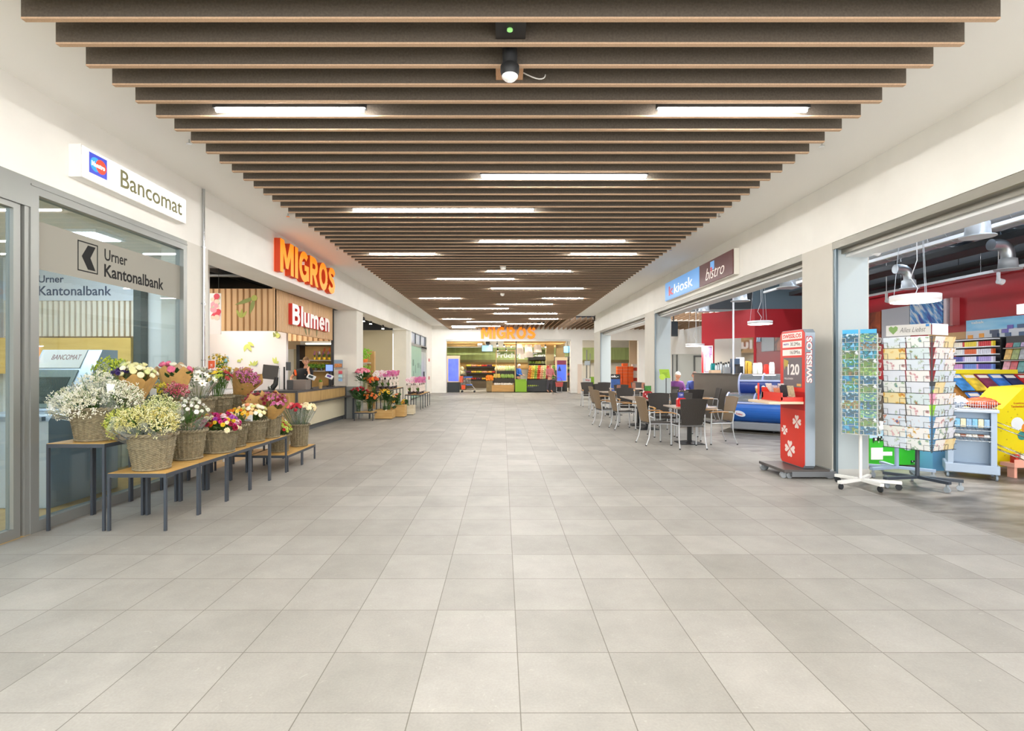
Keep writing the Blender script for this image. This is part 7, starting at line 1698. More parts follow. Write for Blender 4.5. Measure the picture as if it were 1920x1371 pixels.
r = thing('lighting_rail', 'long white light rail above the red kiosk wall', 'light rail', (9.2, 9, 3.3)); MB().box(9.15, 9.19, 5, 14.5, 3.28, 3.33).build('rail', mat('#dfe4e8', .4), r)
for yy in (6, 8, 10, 12, 14): MB().cyl((9.17, yy, 3.33), (9.17, yy, 4.6), .006, 5).build('hanger', M_chrome, r)
r = thing('lighting_rail', 'white light rail under the long steel duct in the kiosk', 'light rail', (7.05, 9, 3.3)); MB().box(6.5, 6.55, 5.0, 13, 3.36, 3.41).build('rail', mat('#dfe4e8', .4), r)
for yy in (6, 8, 10, 12): MB().cyl((6.52, yy, 3.41), (6.52, yy, 4.6), .006, 5).build('hanger', M_chrome, r)
for i, (px, py, Y) in enumerate(((1662, 563, 12.2), (1872, 527, 9.6), (1637, 470, 6.9))):
    x, z = PX(px, Y), PZ(py, Y)
    q = thing('rail_spotlight', ['white spotlight over the blank panel on the red wall', 'white spotlight over the blue advertising panel', 'white spotlight tucked behind the white pier of the kiosk'][i], 'spotlight', (x, Y, z), 0, 'kiosk spotlights')
    MB().cyl((x, Y, z), (x + .08, Y, z - .02), .055, 14).build('head', mat('#eceef0', .4), q); MB().box(x - .02, x + .02, Y - .02, Y + .02, z, z + .16).cyl((x, Y, z + .15), (x, Y, 4.6), .008, 5).build('bracket', mat('#e4e6e8', .4), q)
tag(MB().path([(5.2, 8.4, 3.7), (6.3, 8.3, 3.76), (7.5, 8.2, 3.72), (9, 8.1, 3.8)], .03, 8).build('cable_duct', mat('#3f5f74', .5)), 'bluish cable conduit crossing below the kiosk ceiling', 'conduit')
for i, (x, y) in enumerate(((5.9, 8.3), (6.75, 8.25))): tag(MB().box(x - .02, x + .06, y - .06, y - .02, 3.72, 3.84).box(x - .015, x + .015, y - .06, y, 3.78, 3.80).build('red_clamp', mat('#d8352a', .4)), ['red pipe clamp nearer the pier on the kiosk conduit', 'red pipe clamp farther along the kiosk conduit'][i], 'clamp')
for i, (a, b, wd) in enumerate((((8.35, 5, 3.58), (8.5, 15, 3.58), .5), ((9.42, 5, 3.5), (9.42, 15.5, 3.5), .22), ((5.3, 8.8, 4.1), (9.5, 8.85, 4.1), .6))):
    d = Vector(b) - Vector(a); R = Matrix((d.normalized(), Vector((0, 0, 1)).cross(d).normalized(), Vector((0, 0, 1)))).transposed(); mid = (Vector(a) + Vector(b)) / 2
    q = thing('cable_tray', ['wide dark cable tray running deep under the kiosk ceiling', 'narrow dark cable tray above the red wall rail', 'dark cable tray crossing between kiosk and bistro'][i], 'cable tray', tuple(mid))
    mb = MB().obox(tuple(mid), (d.length, wd, .012), R)
    for s in (-1, 1): mb.obox(tuple(mid + R @ Vector((0, s * wd / 2, .05))), (d.length, .012, .1), R)
    mb.build('tray', mat('#25282b', .6), q)
    mb = MB()
    for t in (.05, .3, .55, .8, .97):
        p_ = Vector(a).lerp(Vector(b), t); mb.cyl(tuple(p_), (p_.x, p_.y, 4.6), .008, 5)
    mb.build('hangers', M_black, q)
# batten lamps added to brighten the shops, hung under their ceilings
def batten(x, y, z, lx, ly_, label, group, e=14, col='#eef5ff', ct_=4.6):
    q = thing('fill_batten', label, 'ceiling light', (x, y, z), 0, group)
    MB().box(x - lx / 2, x + lx / 2, y - ly_ / 2, y + ly_ / 2, z, z + .06).cyl((x, y, z + .06), (x, y, ct_), .008, 6).build('housing', M_white2, q)
    MB().box(x - lx / 2 + .01, x + lx / 2 - .01, y - ly_ / 2 + .01, y + ly_ / 2 - .01, z - .012, z - .001).build('diffuser', emission(col, e), q)
for i in range(4): batten(6.2, 3.2 + i * 1.9, 4.2, .16, 1.5, 'added batten lamp over the kiosk aisle, %s inward' % ORD[i], 'added kiosk battens', 15, '#dcebff')
for i in range(3): batten(8.3, 4.6 + i * 2.6, 4.2, .16, 1.5, 'added batten lamp near the red kiosk wall, %s inward' % ORD[i], 'added kiosk battens', 15, '#dcebff')
for i in range(3): batten(5.6 + (i % 2) * 2.2, 11.0 + i * 2.0, 4.3, .16, 1.5, 'added batten lamp over the bistro, %s inward' % ORD[i], 'added bistro battens', 26)
for i, (bx_, by_, bz_, cz_) in enumerate(((-7.0, 9.95, 3.5, 3.75), (-6.2, 12.1, 3.05, 3.205), (-6.2, 13.9, 3.05, 3.205), (-6.2, 17.4, 3.5, 3.75), (-6.2, 20.2, 3.5, 3.75))):
    batten(bx_, by_, bz_, 1.2, .14, 'added batten lamp over the flower shop, %s inward' % ORD[i], 'added flower shop battens', 34, '#fff4e2', cz_)
for i in range(6): batten(-2.5 + (i % 3) * 3.6, 33.2 + (i // 3) * 4.0, 3.9, 1.6, .14, '%s added batten lamp in the %s row over the supermarket' % (ORD[i % 3], ('front', 'back')[i // 3]), 'added supermarket battens', 105, '#fff3de', 4.0)
for i in range(3): batten(7.2 + i * 1.8, 28.0 + i, 4.42, .14, 1.6, 'added batten lamp over the far side corridor, %s across' % ORD[i], 'added side corridor battens', 9)

# ---------------------------------------------------------------- seated guests
def seated(label, x, y, top, hair, skirt, face):
    hz_ = 1.26; f = Vector(face).normalized(); s = Vector((-f.y, f.x, 0)); B = Vector((x, y, 0))
    def P_(a, b, z): return tuple(B + f * a + s * b + Vector((0, 0, z)))
    body = [[('pel', P_(0, 0, .52), (.13, .10)), ('wai', P_(.02, 0, .72), (.11, .09)), ('che', P_(.03, 0, .93), (.11, .08)), ('nec', P_(.05, 0, 1.1), .05), ('hea', P_(.07, 0, 1.2), .06)]]
    for k, nm_ in ((-1, 'a'), (1, 'b')):
        body.append([('pel', 0, 0), (nm_ + 'k', P_(.42, k * .1, .5), .075), (nm_ + 'n', P_(.42, k * .1, .1), .045), (nm_ + 'f', P_(.54, k * .1, .04), .038)])
        W2 = P_(.36, k * .1, .80); body.append([('che', 0, 0), (nm_ + 's', P_(.02, k * .19, 1.0), .055), (nm_ + 'e', P_(.14, k * .22, .78), .042), (nm_ + 'w', W2, .026)])
        body += hand(W2, tuple(f * .8 - s * k * .4), (0, 0, 1), .5, nm_)
    return person(label, (x, y, 0), dict(head=P_(.09, 0, hz_), chains=body, clothes=[
        ('jumper', [[('p', P_(0, 0, .5), (.185, .15)), ('w', P_(.02, 0, .72), (.165, .135)), ('c', P_(.03, 0, .95), (.175, .135)), ('n', P_(.05, 0, 1.08), .07)]] +
         [[('c', 0, 0), (k_ + 's', P_(.02, k * .195, 1.0), .08), (k_ + 'e', P_(.14, k * .225, .78), .06), (k_ + 'w', P_(.28, k * .14, .795), .045)] for k, k_ in ((-1, 'a'), (1, 'b'))], top),
        ('trousers', [[('p', P_(0, 0, .5), (.17, .14))] + [('k1', P_(.42, -.1, .5), .09), ('m1', P_(.42, -.1, .14), .06)], [('p', 0, 0), ('k2', P_(.42, .1, .5), .09), ('m2', P_(.42, .1, .14), .06)]], skirt)]), tuple(f), 1, top, hair=hair)
seated('white haired person in a purple jumper seated at the far bistro table', PX(1268, 16.95), 16.95, '#6a3a7a', '#f0ece4', '#4a4048', (.25, -1, -.1))
seated('person in blue and red seated beside the dark bar end', PX(1303, 17.05), 17.05, '#3a4a8a', '#3f261c', '#8a2a3a', (-.5, -1, -.1))

# ---------------------------------------------------------------- supermarket
Yb = 40.4
def Xb(px, Y=Yb): return PX(px, Y)
M_gw = mat('#b7cc8c', .7, var=.15, scale=1.2, stretch=(3, 1, .4), name='green_graphic_wall')
r = thing('market_back_wall_graphic', 'long green leaf graphic band with Früchte Gemüse lettering on the market back wall', 'wall graphic', (2, Yb, 2.2))
MB().box(-4.9, 12, Yb, Yb + .08, PZ(675, Yb), PZ(652, Yb)).build('band', M_gw, r)
letters('Früchte & Gemüse', [mat('#f6f6f0', .5, emit=.3)], (Xb(931.5), Yb - .002, PZ(671, Yb)), (1, 0, 0), V, Xb(1048) - Xb(931.5), .38, .04, 'lettering', r, bold=.03)
structure(MB().box(-4.9, 12, Yb - .25, Yb + .05, PZ(680, Yb), PZ(675, Yb)).build('trim_13', mat('#8f8a5f', .6)))
structure(MB().box(-4.9, 3.2, Yb - .02, Yb + .05, 1.4, PZ(680, Yb)).build('wall_back', mat('#e0b878', .6, var=.06, scale=4)))
tag(MB().box(-4.98, -4.94, 32.2, 39.5, 2.25, 3.5).build('side_graphic', mat('#cfdba6', .7, var=.08, scale=2)), 'pale green panel on the market side wall', 'wall panel')
r = thing('wall_lettering', 'red edged white letters on the pale green market side wall', 'sign', (-4.9, 34, 2.6))
letters('Bäckerei', [mat('#f5efe8', .5, emit=.2), mat('#c83a2a', .5)], (-4.938, 32.6, 2.62), U, V, 2.6, .5, .05, 'lettering', r, bold=.03)
# wooden ceiling panels and rails
mb = MB()
for i in range(7): tag(MB().box(-4.6, -1.2, 32.3 + i * 1.15, 33.1 + i * 1.15, 3.12, 3.18).cyl((-4.2, 32.7 + i * 1.15, 3.18), (-4.2, 32.7 + i * 1.15, 4.0), .01, 5).cyl((-1.6, 32.7 + i * 1.15, 3.18), (-1.6, 32.7 + i * 1.15, 4.0), .01, 5).build('ceiling_panel', mat('#d9b477', .6, var=.08, scale=3)), 'flat wooden ceiling panel over the totem side of the market', 'ceiling panel', 'wooden ceiling panels of the market')
for i in range(6): tag(MB().box(.1, 4.0, 33.0 + i * 1.2, 33.2 + i * 1.2, 3.08, 3.30).cyl((.6, 33.1 + i * 1.2, 3.3), (.6, 33.1 + i * 1.2, 4.0), .01, 5).cyl((3.5, 33.1 + i * 1.2, 3.3), (3.5, 33.1 + i * 1.2, 4.0), .01, 5).build('ceiling_panel', mat('#d0a566', .6, var=.08, scale=3)), 'upright wooden ceiling board across the middle of the market', 'ceiling panel', 'wooden ceiling boards of the market')
tag(MB().prism([(-.12, 0), (.12, 0), (.12, .14), (-.12, .14)], (-.9, 32.0, 2.98), (1, 0, 0), V, -8.0).build('dark_rail', mat('#332f28', .6)), 'long dark equipment rail running into the market ceiling', 'rail')
for i, (px, py) in enumerate(((932, 644), (945, 646), (958, 647), (1022, 647), (933, 654), (949, 654), (918, 643))):
    Y = 34 + (i % 3) * 1.5; x, z = PX(px, Y), PZ(py, Y)
    q = thing('market_spotlight', 'black spotlight %s along the market ceiling rails' % ORD[i], 'spotlight', (x, Y, z), 0, 'market spotlights')
    MB().cyl((x, Y, z), (x + .02, Y - .1, z - .14), .055, 10).build('head', M_black, q); MB().cyl((x, Y, z), (x, Y, 4.0), .012, 5).build('rod', M_black, q); MB().cyl((x + .021, Y - .102, z - .142), (x + .022, Y - .106, z - .147), .045, 10).build('lens', emission('#fff2dc', 8), q)
# hanging screens and white board
def scr(px0, px1, py0, py1, Y, label, col):
    q = thing('hanging_screen', label, 'screen', (PX((px0 + px1) / 2, Y), Y, PZ(py1, Y)))
    MB().box(PX(px0, Y), PX(px1, Y), Y, Y + .08, PZ(py1, Y), PZ(py0, Y)).build('case', mat('#4a4e52', .4), q); MB().box(PX(px0 + .7, Y), PX(px1 - .7, Y), Y - .006, Y, PZ(py1 - .7, Y), PZ(py0 + .7, Y)).build('display', mat(col, .3, var=.15, scale=4, emit=.75), q)
    x = PX((px0 + px1) / 2, Y); MB().cyl((x, Y + .04, PZ(py0, Y)), (x, Y + .04, 4.0), .02, 6).build('pole', M_black, q)
scr(903, 924, 647, 659.5, 34, 'light blue lit screen hanging over the fruit shelves', '#9fd0f0')
scr(1056.5, 1072, 649, 662, 34, 'light blue lit screen hanging beside the white market pillar', '#6fb8f4')
tag(MB().box(PX(895.5, 34.5), PX(904.5, 34.5), 34.5, 34.53, PZ(652, 34.5), PZ(644, 34.5)).cyl((PX(900, 34.5), 34.515, PZ(644, 34.5)), (PX(900, 34.5), 34.515, 4.0), .01, 5).build('white_sign', mat('#eceae8', .5)), 'blank white hanging sign beside the light blue screen', 'sign')
# fabric lamp shades
for i, (px, py0, py1, w_, cc) in enumerate(((974, 645, 664, 17, '#efe2d4'), (991, 642, 670, 18, '#f3e8dc'), (1008, 642, 661, 16, '#f0e4d6'), (978, 655, 673, 11, '#f3e9de'))):
    Y = 35.5 + i * .5; x = PX(px, Y); R = w_ / 2 * Y / F
    q = thing('fabric_lamp', '%s big pale fabric lamp shade over the vegetables' % ['first', 'second, longest', 'third', 'lowest small'][i], 'lamp', (x, Y, PZ(py1, Y)), 0, 'fabric lamps over the vegetables')
    MB().lathe([(R, 0), (R * .9, .25), (R * .65, (py1 - py0) * Y / F * .9), (R * .6, (py1 - py0) * Y / F)], (x, Y, PZ(py1, Y)), 18).build('shade', mat(cc, .8, emit=.25), q)
    MB().cyl((x, Y, PZ(py0, Y)), (x, Y, 4.0), .012, 5).build('cord', M_black, q)
# columns in the market
structure(MB().box(Xb(1024, 37), Xb(1039, 37), 37, 37.5, 0, 3.3).build('column', mat('#c2b48e', .8)))
structure(MB().box(PX(1043, 36), PX(1059, 36), 36, 36.4, 0, 3.6).build('column', mat('#a8926a', .8)))
tag(MB().box(PX(1066, 34), PX(1067, 34), 33.9, 34, 0, 3.0).build('dark_post', M_black), 'thin dark post near the white market pillar', 'post')
tag(MB().box(PX(967, 32.6), PX(968.6, 32.6), 32.6, 32.66, 0, 3.9).build('dark_post', M_black), 'tall black post rising behind the lime green bin', 'post')
tag(MB().box(PX(965, 32.6), PX(966.6, 32.6), 32.62, 32.66, 0, 2.6).box(PX(930, 32.6), PX(965, 32.6), 32.62, 32.66, 2.56, 2.6).box(PX(929.5, 32.6), PX(931, 32.6), 32.62, 32.66, 0, 2.6).build('display_frame', mat('#d8b478', .5)), 'pale wooden frame around the fruit display', 'frame')
# screens on totems
def totem(px0, px1, pyt, pyb, Y, label, col, col2):
    x0_, x1_ = PX(px0, Y), PX(px1, Y)
    q = thing('advertising_totem', label, 'advertising totem', ((x0_ + x1_) / 2, Y, 0), 0, 'advertising totems')
    MB().box(x0_, x1_, Y, Y + .3, .62, PZ(pyt, Y)).build('casing', mat('#e8d4b0', .5), q)
    MB().box(x0_ + .02, x1_ - .02, Y + .02, Y + .28, 0, .62).build('foot', mat('#33383a', .5), q)
    MB().box(x0_ + .1, x1_ - .08, Y - .006, Y, .68, PZ(pyt + 6, Y)).build('display', mat(col, .2, var=.25, scale=2.5, emit=.75), q)
    if col2: MB().box(x0_ + .1, x1_ - .08, Y - .008, Y - .006, PZ(pyt + 14, Y), PZ(pyt + 6, Y)).build('banner', mat(col2, .3, emit=.3), q)
    return q
totem(837.5, 862, 667, 735, 32.0, 'advertising totem with violet blue screen at the near market entrance', '#5a6ae0', None)
q = totem(1041.5, 1064, 670, 733, 33.2, 'advertising totem with blue and maroon screen before the white pillar', '#4a66e0', '#7a2a4a')
x_ = PX(1049, 33.2); MB().prism([(-.12, 0), (.12, 0), (0, .35)], (x_, 33.19, 1.3), (1, 0, 0), V, .002).build('triangle_print', mat('#2a2a6a', .3, emit=.3), q)
# shopping cart
Yk = 31.9; x0, x1 = PX(862, Yk), PX(886, Yk)
q = thing('shopping_cart', 'chrome shopping cart with orange child seat and blue handle by the totem', 'shopping cart', ((x0 + x1) / 2, Yk, 0))
mb = MB()
for k in range(8): mb.cyl((x0 + .1 + k * .08, Yk - .25, .5), (x0 + .1 + k * .08, Yk - .25, .92), .006, 5).cyl((x0 + .1 + k * .08, Yk + .2, .5), (x0 + .1 + k * .08, Yk + .2, .92), .006, 5)
for z in (.5, .7, .92): mb.path([(x0 + .1, Yk - .25, z), (x1, Yk - .25, z), (x1, Yk + .2, z), (x0 + .1, Yk + .2, z)], .009, 6, close=True)
mb.path([(x0 + .05, Yk, 1.0), (x0 + .08, Yk, .5), (x0 + .15, Yk, .15), (x1 + .05, Yk, .12)], .016, 6).path([(x1 - .1, Yk, .5), (x1 + .1, Yk, .28), (x1 + .18, Yk, .1)], .014, 6); mb.build('wire_cage', M_chrome, q)
MB().box(x0 + .02, x0 + .2, Yk - .24, Yk + .2, .62, 1.0).box(x0 + .12, x0 + .34, Yk - .2, Yk + .16, .2, .45).build('orange_seat', mat('#f0531e', .4), q)
MB().box(x0 + .28, x1, Yk - .27, Yk - .23, .9, .98).box(x0 + .42, x1, Yk - .27, Yk - .23, .44, .5).build('blue_bumper', mat('#2f5fb8', .4), q)
mb = MB()
for xx in (x0 + .15, x1 + .12):
    for yy in (Yk - .2, Yk + .18): mb.cyl((xx, yy - .015, .06), (xx, yy + .015, .06), .06, 12)
mb.build('castors', M_rubber, q)
# wooden fruit stands
def bin_(name, label, x0_, x1_, y0_, y1_, h, colr, cat='display stand'):
    q = thing(name, label, cat, ((x0_ + x1_) / 2, (y0_ + y1_) / 2, 0)); t = .03
    MB().box(x0_, x1_, y0_, y0_ + t, .04, h).build('front_board', colr, q); MB().box(x0_, x1_, y1_ - t, y1_, .04, h + .1).build('back_board', colr, q)
    MB().box(x0_, x0_ + t, y0_ + t, y1_ - t, .04, h).build('side_board', colr, q); MB().box(x1_ - t, x1_, y0_ + t, y1_ - t, .04, h).build('side_board', colr, q)
    MB().box(x0_ + t, x1_ - t, y0_ + t, y1_ - t, 0, h - .06).build('inner_base', mat('#3a352c', .7), q); return q
w1 = mat('#c79a5a', .6, var=.1, scale=5, stretch=(.3, 1, 2))
Y5 = 32.0
bin_('fruit_crate', 'low wooden crate of white vegetables at the front of the fruit display', PX(922, Y5), PX(964, Y5), Y5, Y5 + .5, .45, w1, 'crate')
bin_('fruit_stand', 'dark wooden post stand carrying the orange pile', PX(912, Y5), PX(923, Y5), Y5 + .05, Y5 + .5, .70, mat('#8a7348', .6, var=.15, scale=5), 'stand')
bin_('fruit_tray', 'dark sloping tray of green vegetables above the low wooden crate', PX(924, Y5), PX(965, Y5), Y5 + .55, Y5 + 1.0, .85, mat('#3a3428', .6))
bin_('fruit_tray', 'tall dark tray of melons at the back of the fruit display', PX(928, 33.1), PX(966, 33.1), 33.1, 33.6, 1.30, mat('#2e2a22', .6))
bin_('green_bin', 'lime green bin with a dark handle hole before the vegetables', PX(966, 31.75), PX(987.5, 31.75), 31.75, 32.4, .70, mat('#86b31e', .5), 'bin')
fruit = {}
def fruits(nm_, label, group, col, r_, spots, sz=1.0):
    key = (nm_, col)
    for (x, y, z) in spots:
        if key not in fruit:
            o = MB().ball((0, 0, r_), r_, 10, 6, 1, 1, sz).build(nm_, mat(col, .45, var=.1, scale=20), origin=(0, 0, 0)); tag(o, label, nm_.replace('_', ' '), group); o.location = (x, y, z); fruit[key] = o
        else:
            o = fruit[key].copy(); C.objects.link(o); o.location = (x, y, z); o['label'] = label; o['group'] = group
rnd = random.Random(9)
def grid(x0_, x1_, y0_, y1_, z, nx, ny, slope=0, jit=.02): return [(x0_ + (x1_ - x0_) * (i + .5) / nx + rnd.uniform(-jit, jit), y0_ + (y1_ - y0_) * (j + .5) / ny, z + slope * j + rnd.uniform(0, .02)) for j in range(ny) for i in range(nx)]
fruits('orange', 'orange in the heap at the corner of the fruit display', 'oranges of the corner heap', '#f28a1e', .055, grid(PX(911, Y5), PX(925, Y5), Y5 + .02, Y5 + .5, .70, 5, 5, .05) + grid(PX(913, Y5), PX(922, Y5), Y5 + .15, Y5 + .5, .83, 4, 4, .04))
fruits('lemon', 'pale yellow fruit in the tray behind the orange heap', 'yellow fruit of the display', '#e8cf6a', .055, grid(PX(925, Y5), PX(938, Y5), Y5 + .6, Y5 + .95, .86, 5, 4, .05))
fruits('lettuce', 'green lettuce in the dark sloping tray', 'lettuces of the display', '#9ab85a', .085, grid(PX(939, Y5), PX(964, Y5), Y5 + .6, Y5 + .95, .84, 6, 3, .05))
fruits('mushroom_box', 'white vegetable in the low wooden crate', 'white vegetables in the low crate', '#eee6d8', .05, grid(PX(926, Y5), PX(962, Y5), Y5 + .06, Y5 + .42, .42, 14, 3, .02))
fruits('melon', 'pale yellow melon in the tall back tray', 'pale melons', '#ead9a4', .13, grid(PX(929, 33.1), PX(947, 33.1), 33.15, 33.55, 1.27, 4, 2, .1))
fruits('cabbage', 'pale green cabbage in the tall back tray', 'cabbages in the back tray', '#bccb8a', .13, grid(PX(948, 33.1), PX(966, 33.1), 33.15, 33.55, 1.27, 4, 2, .1))
# sloping vegetable counter
r = thing('vegetable_counter', 'long dark sloping vegetable counter with striped rows beside the lime green bin', 'display stand', (2.2, 33.5, 0))
xa, xb = PX(987.5, 32), PX(1037, 34.0)
MB().prism([(0, .05), (1.7, .05), (1.7, 1.5), (1.6, 1.5), (.15, .75), (0, .75)], (xa, 32.1, 0), (.12, 1, 0), V, xb - xa).build('counter_body', mat('#26282a', .5), r)
MB().box(xa - .0, xb, 32.05, 32.12, .3, .36).build('front_shelf', mat('#4a4c4e', .4), r)
cols_v = ('#e88a3a', '#e8c04a', '#9ab84a', '#d8502e', '#e8b08a', '#c8d08a', '#b83a3a', '#efe0c4', '#6a9a3a')
vn = ('carrot', 'yellow_pepper', 'courgette', 'tomato', 'sweet_potato', 'fennel', 'red_pepper', 'white_radish', 'cucumber')
for k in range(9):
    sp = []
    for j in range(7):
        t = j / 6; y = 32.3 + 1.4 * t; z = .80 + .72 * t
        for q_ in range(2): sp.append((xa + .12 + k * (xb - xa - .15) / 9 + q_ * .11 + .12 * 1.4 * t, y, z))
    fruits(vn[k], '%s on the sloping vegetable counter, %s striped row from the lime bin' % (vn[k].replace('_', ' '), ORD[k]), 'vegetable row ' + ORD[k], cols_v[k], .07, sp)
fruits('apple', 'green apple on the low front shelf of the vegetable counter', 'apples on the front shelf', '#b8c84a', .05, [(xa + .1 + i * .12, 32.06, .36) for i in range(13)])
# back shelves
def bshelf(label, px0, px1, Y, zs_, colr):
    q = thing('fruit_shelf', label, 'shelf', ((PX(px0, Y) + PX(px1, Y)) / 2, Y, 0))
    MB().box(PX(px0, Y), PX(px1, Y), Y + .3, Y + .6, 0, zs_[-1] + .15).build('back_panel', colr, q)
    for z in zs_: MB().box(PX(px0, Y), PX(px1, Y), Y - .1, Y + .35, z - .08, z).build('shelf_board', mat('#2b2620', .6), q)
    MB().box(PX(px0, Y), PX(px1, Y), Y - .08, Y + .3, 0, zs_[0] - .08).build('plinth', mat('#5c4f3c', .6), q)
    return q
bshelf('dark fruit shelf with three rows along the market back wall', 874, 933, 39.2, (.62, 1.12, 1.6), mat('#6a5a42', .7))
fc = (('apricot', '#f0a04a'), ('red_apple', '#c83a2e'), ('plum', '#5a3058'), ('grapefruit', '#f0c04a'), ('pear', '#c8c04a'), ('peach', '#f0a888'))
for k, z in enumerate((.62, 1.12, 1.6)):
    for s_ in range(6):
        n_, c_ = fc[(s_ + k * 2) % 6]; a, b = PX(874 + s_ * 9.8, 39.2), PX(874 + (s_ + .95) * 9.8, 39.2)
        fruits(n_, '%s on the %s row of the dark fruit shelf' % (n_.replace('_', ' '), ('lowest', 'middle', 'top')[k]), '%s row %d' % (n_.replace('_', ' '), k + 1), c_, .075, [(a + (b - a) * (i + .5) / 3, 39.15, z) for i in range(3)])
bshelf('chilled shelf of pale vegetables under a dark canopy at the market back wall', 991, 1072, 39.4, (.9, 1.35, 1.8), mat('#d8d6b8', .7))
tag(MB().box(PX(991, 39.2), PX(1075, 39.2), 38.9, 40.4, 2.1, 2.35).build('chiller_canopy', mat('#4a4f52', .5)), 'dark canopy over the chilled vegetable shelf', 'canopy')
for k, z in enumerate((.9, 1.35, 1.8)):
    for s_ in range(7):
        n_, c_ = (('leek', '#b8cc7a'), ('celery', '#d0d894'), ('salad_bag', '#8ab04a'), ('herb_pack', '#c8d86a'), ('ice_salad', '#dfe6b8'), ('chicory', '#efe8b8'), ('radish_bunch', '#d86a6a'))[(s_ + k) % 7]
        a = PX(992 + s_ * 11.2, 39.4)
        fruits(n_, '%s on the %s row of the chilled shelf' % (n_.replace('_', ' '), ('lowest', 'middle', 'top')[k]), '%s chilled row %d' % (n_.replace('_', ' '), k + 1), c_, .12, [(a + .12 + .22 * i, 39.35, z) for i in range(2)])
# left produce and side shelf behind the totem
fruits('pumpkin', 'pale pumpkin beside the near totem', 'pumpkins by the totem', '#e0d8b0', .16, [(PX(864, 36), 36, 1.0), (PX(867, 36.4), 36.4, 1.0), (PX(866, 36.2), 36.2, 1.28)])
tag(MB().box(PX(862, 36), PX(874, 36), 35.8, 36.7, 0, 1.0).build('pumpkin_table', mat('#54493a', .7)), 'dark table of pale pumpkins behind the shopping cart', 'table')
# right hand part of the market seen past the pier
for i in range(4):
    for j in range(9):
        if j > 7 - (i == 0) * 3 + (i == 2): continue
        tag(MB().box(PX(1147, 33) + i * .35, PX(1147, 33) + i * .35 + .32, 33 + .0, 33.35, .0 + j * .2, .19 + j * .2).build('orange_crate', mat('#f8641a', .5)), 'stacked orange crate, %s up in the %s pile of the orange promotion' % (ORD[j], ORD[i]), 'crate', 'orange promotion crates')
for j in range(8):
    for i in range(2):
        tag(MB().box(PX(1186, 33.2) + i * .33, PX(1186, 33.2) + i * .33 + .31, 33.2, 33.5, j * .22, .205 + j * .22).build('white_crate', mat('#e8dcd6' if (i + j) % 3 else '#c83a34', .5, var=.2, scale=8)), '%s promotion box, %s up in the %s white pile' % ('white' if (i + j) % 3 else 'red', ORD[j], ORD[i]), 'box', 'white promotion boxes')
r = thing('promotion_chest', 'blue picture chest marked ok. before the orange crates', 'chest', (PX(1155, 31), 31.0, 0))
xa, xb = PX(1140, 30.8), PX(1163, 30.8)
MB().box(xa, xb, 30.8, 31.2, 0, PZ(711, 30.8)).build('blue_body', mat('#3a62a8', .4, var=.25, scale=5), r); MB().box(xa, xb, 30.79, 31.2, PZ(711, 30.8), PZ(702, 30.8)).build('black_band', mat('#16181c', .4), r)
letters('ok.-', [mat('#f3f3f0', .5, emit=.2)], (PX(1146, 30.78), 30.785, PZ(708, 30.8)), (1, 0, 0), V, PX(1160, 30.78) - PX(1146, 30.78), .15, .003, 'lettering', r, bold=.03)
r = thing('entrance_rail', 'entrance barrier with grey posts and a small white sign past the market pillar', 'barrier', (PX(1100, 32), 32, 0))
MB().cyl((PX(1100, 32), 32, 0), (PX(1100, 32), 32, 2.6), .04, 10).cyl((PX(1107, 32), 32.1, 0), (PX(1107, 32), 32.1, 2.4), .025, 8).build('posts', M_alud, r)
MB().box(PX(1096, 31.9), PX(1106, 31.9), 31.9, 31.93, PZ(685, 31.9), PZ(677, 31.9)).build('sign_board', mat('#c3cfd8', .5), r)
MB().box(PX(1093, 31.9), PX(1108, 31.9), 31.9, 31.93, PZ(717, 31.9), PZ(709.5, 31.9)).build('lower_board', mat('#dfe3e6', .5), r)
letters('Wein', [mat('#c8303a', .5)], (PX(1097.5, 31.89), 31.897, PZ(715, 31.9)), (1, 0, 0), V, PX(1106, 31.9) - PX(1097.5, 31.9), .13, .002, 'lettering', r, bold=.02)
tag(MB().box(PX(1107, 32.4), PX(1117, 32.4), 32.4, 32.8, 0, PZ(707, 32.4)).build('green_bin', mat('#8fbf26', .5)), 'second lime green bin past the market pillar', 'bin')
tag(MB().box(PX(1083, 30.6), PX(1091, 30.6), 30.6, 30.63, PZ(721, 30.6), PZ(683, 30.6)).box(PX(1083, 30.6), PX(1091, 30.6), 30.55, 30.7, 0, PZ(721, 30.6)).build('notice_stand', mat('#d5c4b4', .5)), 'narrow beige notice stand against the white market pillar', 'notice stand')
structure(MB().box(PX(1180, 36), PX(1200, 36), 36, 36.1, 0, 3.6).build('wall_back', mat('#ead2b4', .8)))
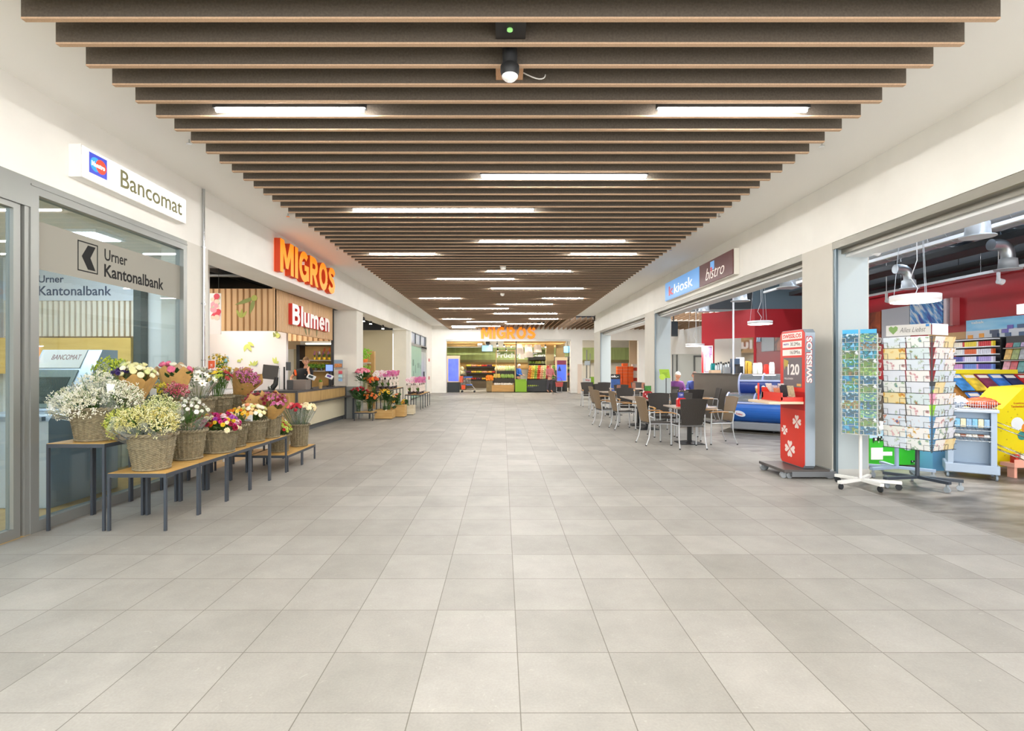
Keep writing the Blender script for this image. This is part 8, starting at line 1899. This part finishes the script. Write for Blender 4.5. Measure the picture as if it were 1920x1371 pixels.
# shoppers
def stander(label, x, y, top, bottom, hair, face, h=1.0):
    f = Vector(face).normalized(); s = Vector((-f.y, f.x, 0)); B = Vector((x, y, 0))
    def P_(a, b, z): return tuple(B + f * a + s * b + Vector((0, 0, z * h)))
    body = [[('pel', P_(0, 0, .95), (.13, .10)), ('wai', P_(0, 0, 1.12), (.11, .09)), ('che', P_(.01, 0, 1.32), (.11, .08)), ('nec', P_(.03, 0, 1.48), .05), ('hea', P_(.05, 0, 1.57), .06)]]
    for k, n_ in ((-1, 'a'), (1, 'b')):
        body.append([('pel', 0, 0), (n_ + 'k', P_(.05 * k, k * .1, .5), .07), (n_ + 'n', P_(-.05 + .06 * k, k * .1, .1), .045), (n_ + 'f', P_(.1 + .06 * k, k * .1, .04), .038)])
        W2 = P_(.28, k * .18, 1.02); body.append([('che', 0, 0), (n_ + 's', P_(0, k * .2, 1.4), .055), (n_ + 'e', P_(.03, k * .25, 1.12), .042), (n_ + 'w', W2, .026)]); body += hand(W2, tuple(f), (0, 0, 1), .4, n_)
    return person(label, (x, y, 0), dict(head=P_(.06, 0, 1.63), chains=body, clothes=[
        ('jacket', [[('p', P_(0, 0, .9), (.19, .15)), ('w', P_(0, 0, 1.12), (.17, .14)), ('c', P_(.01, 0, 1.34), (.185, .14)), ('n', P_(.03, 0, 1.46), .07)]] + [[('c', 0, 0), (n_ + 's', P_(0, k * .2, 1.4), .08), (n_ + 'e', P_(.03, k * .255, 1.12), .06), (n_ + 'w', P_(.2, k * .2, 1.04), .045)] for k, n_ in ((-1, 'a'), (1, 'b'))], top),
        ('trousers', [[('p', P_(0, 0, .93), (.175, .14)), ('k1', P_(-.05, -.1, .5), .09), ('m1', P_(-.11, -.1, .13), .065)], [('p', 0, 0), ('k2', P_(.05, .1, .5), .09), ('m2', P_(.01, .1, .13), .065)]], bottom)]), tuple(f), 1, top, hair=hair)
stander('person in a blue top with white cap bending over the vegetable counter', PX(973, 33.0), 34.1, '#2f6fd0', '#2a2c34', '#e8e8e4', (.7, -.5, 0))
stander('person in a pink jacket and dark trousers by the vegetable counter', PX(1031, 31.75), 31.78, '#c87a80', '#4a4850', '#7a4a3c', (.5, -1, 0))
q = thing('shopping_basket', 'red shopping basket held beside the person in the pink jacket', 'basket', (PX(1045, 32.8), 31.8, 0))
mb = MB().prism([(-.2, .35), (.2, .35), (.24, .62), (-.24, .62)], (PX(1045, 32.8), 31.98, 0), (1, 0, 0), V, .32); mb.build('basket_body', mat('#b84a44', .4), q)
MB().path([(PX(1045, 32.8) - .22, 31.85, .62), (PX(1045, 32.8) - .1, 31.85, .9), (PX(1045, 32.8) + .1, 31.85, .9), (PX(1045, 32.8) + .22, 31.85, .62)], .014, 6).build('handle', mat('#8a2a2a', .4), q)
MB().box(PX(1045, 32.8) - .18, PX(1045, 32.8) + .18, 31.72, 31.95, 0, .03).box(PX(1045, 32.8) - .17, PX(1045, 32.8) - .14, 31.75, 31.78, 0, .36).box(PX(1045, 32.8) + .14, PX(1045, 32.8) + .17, 31.75, 31.78, 0, .36).build('carrier', M_chrome, q)
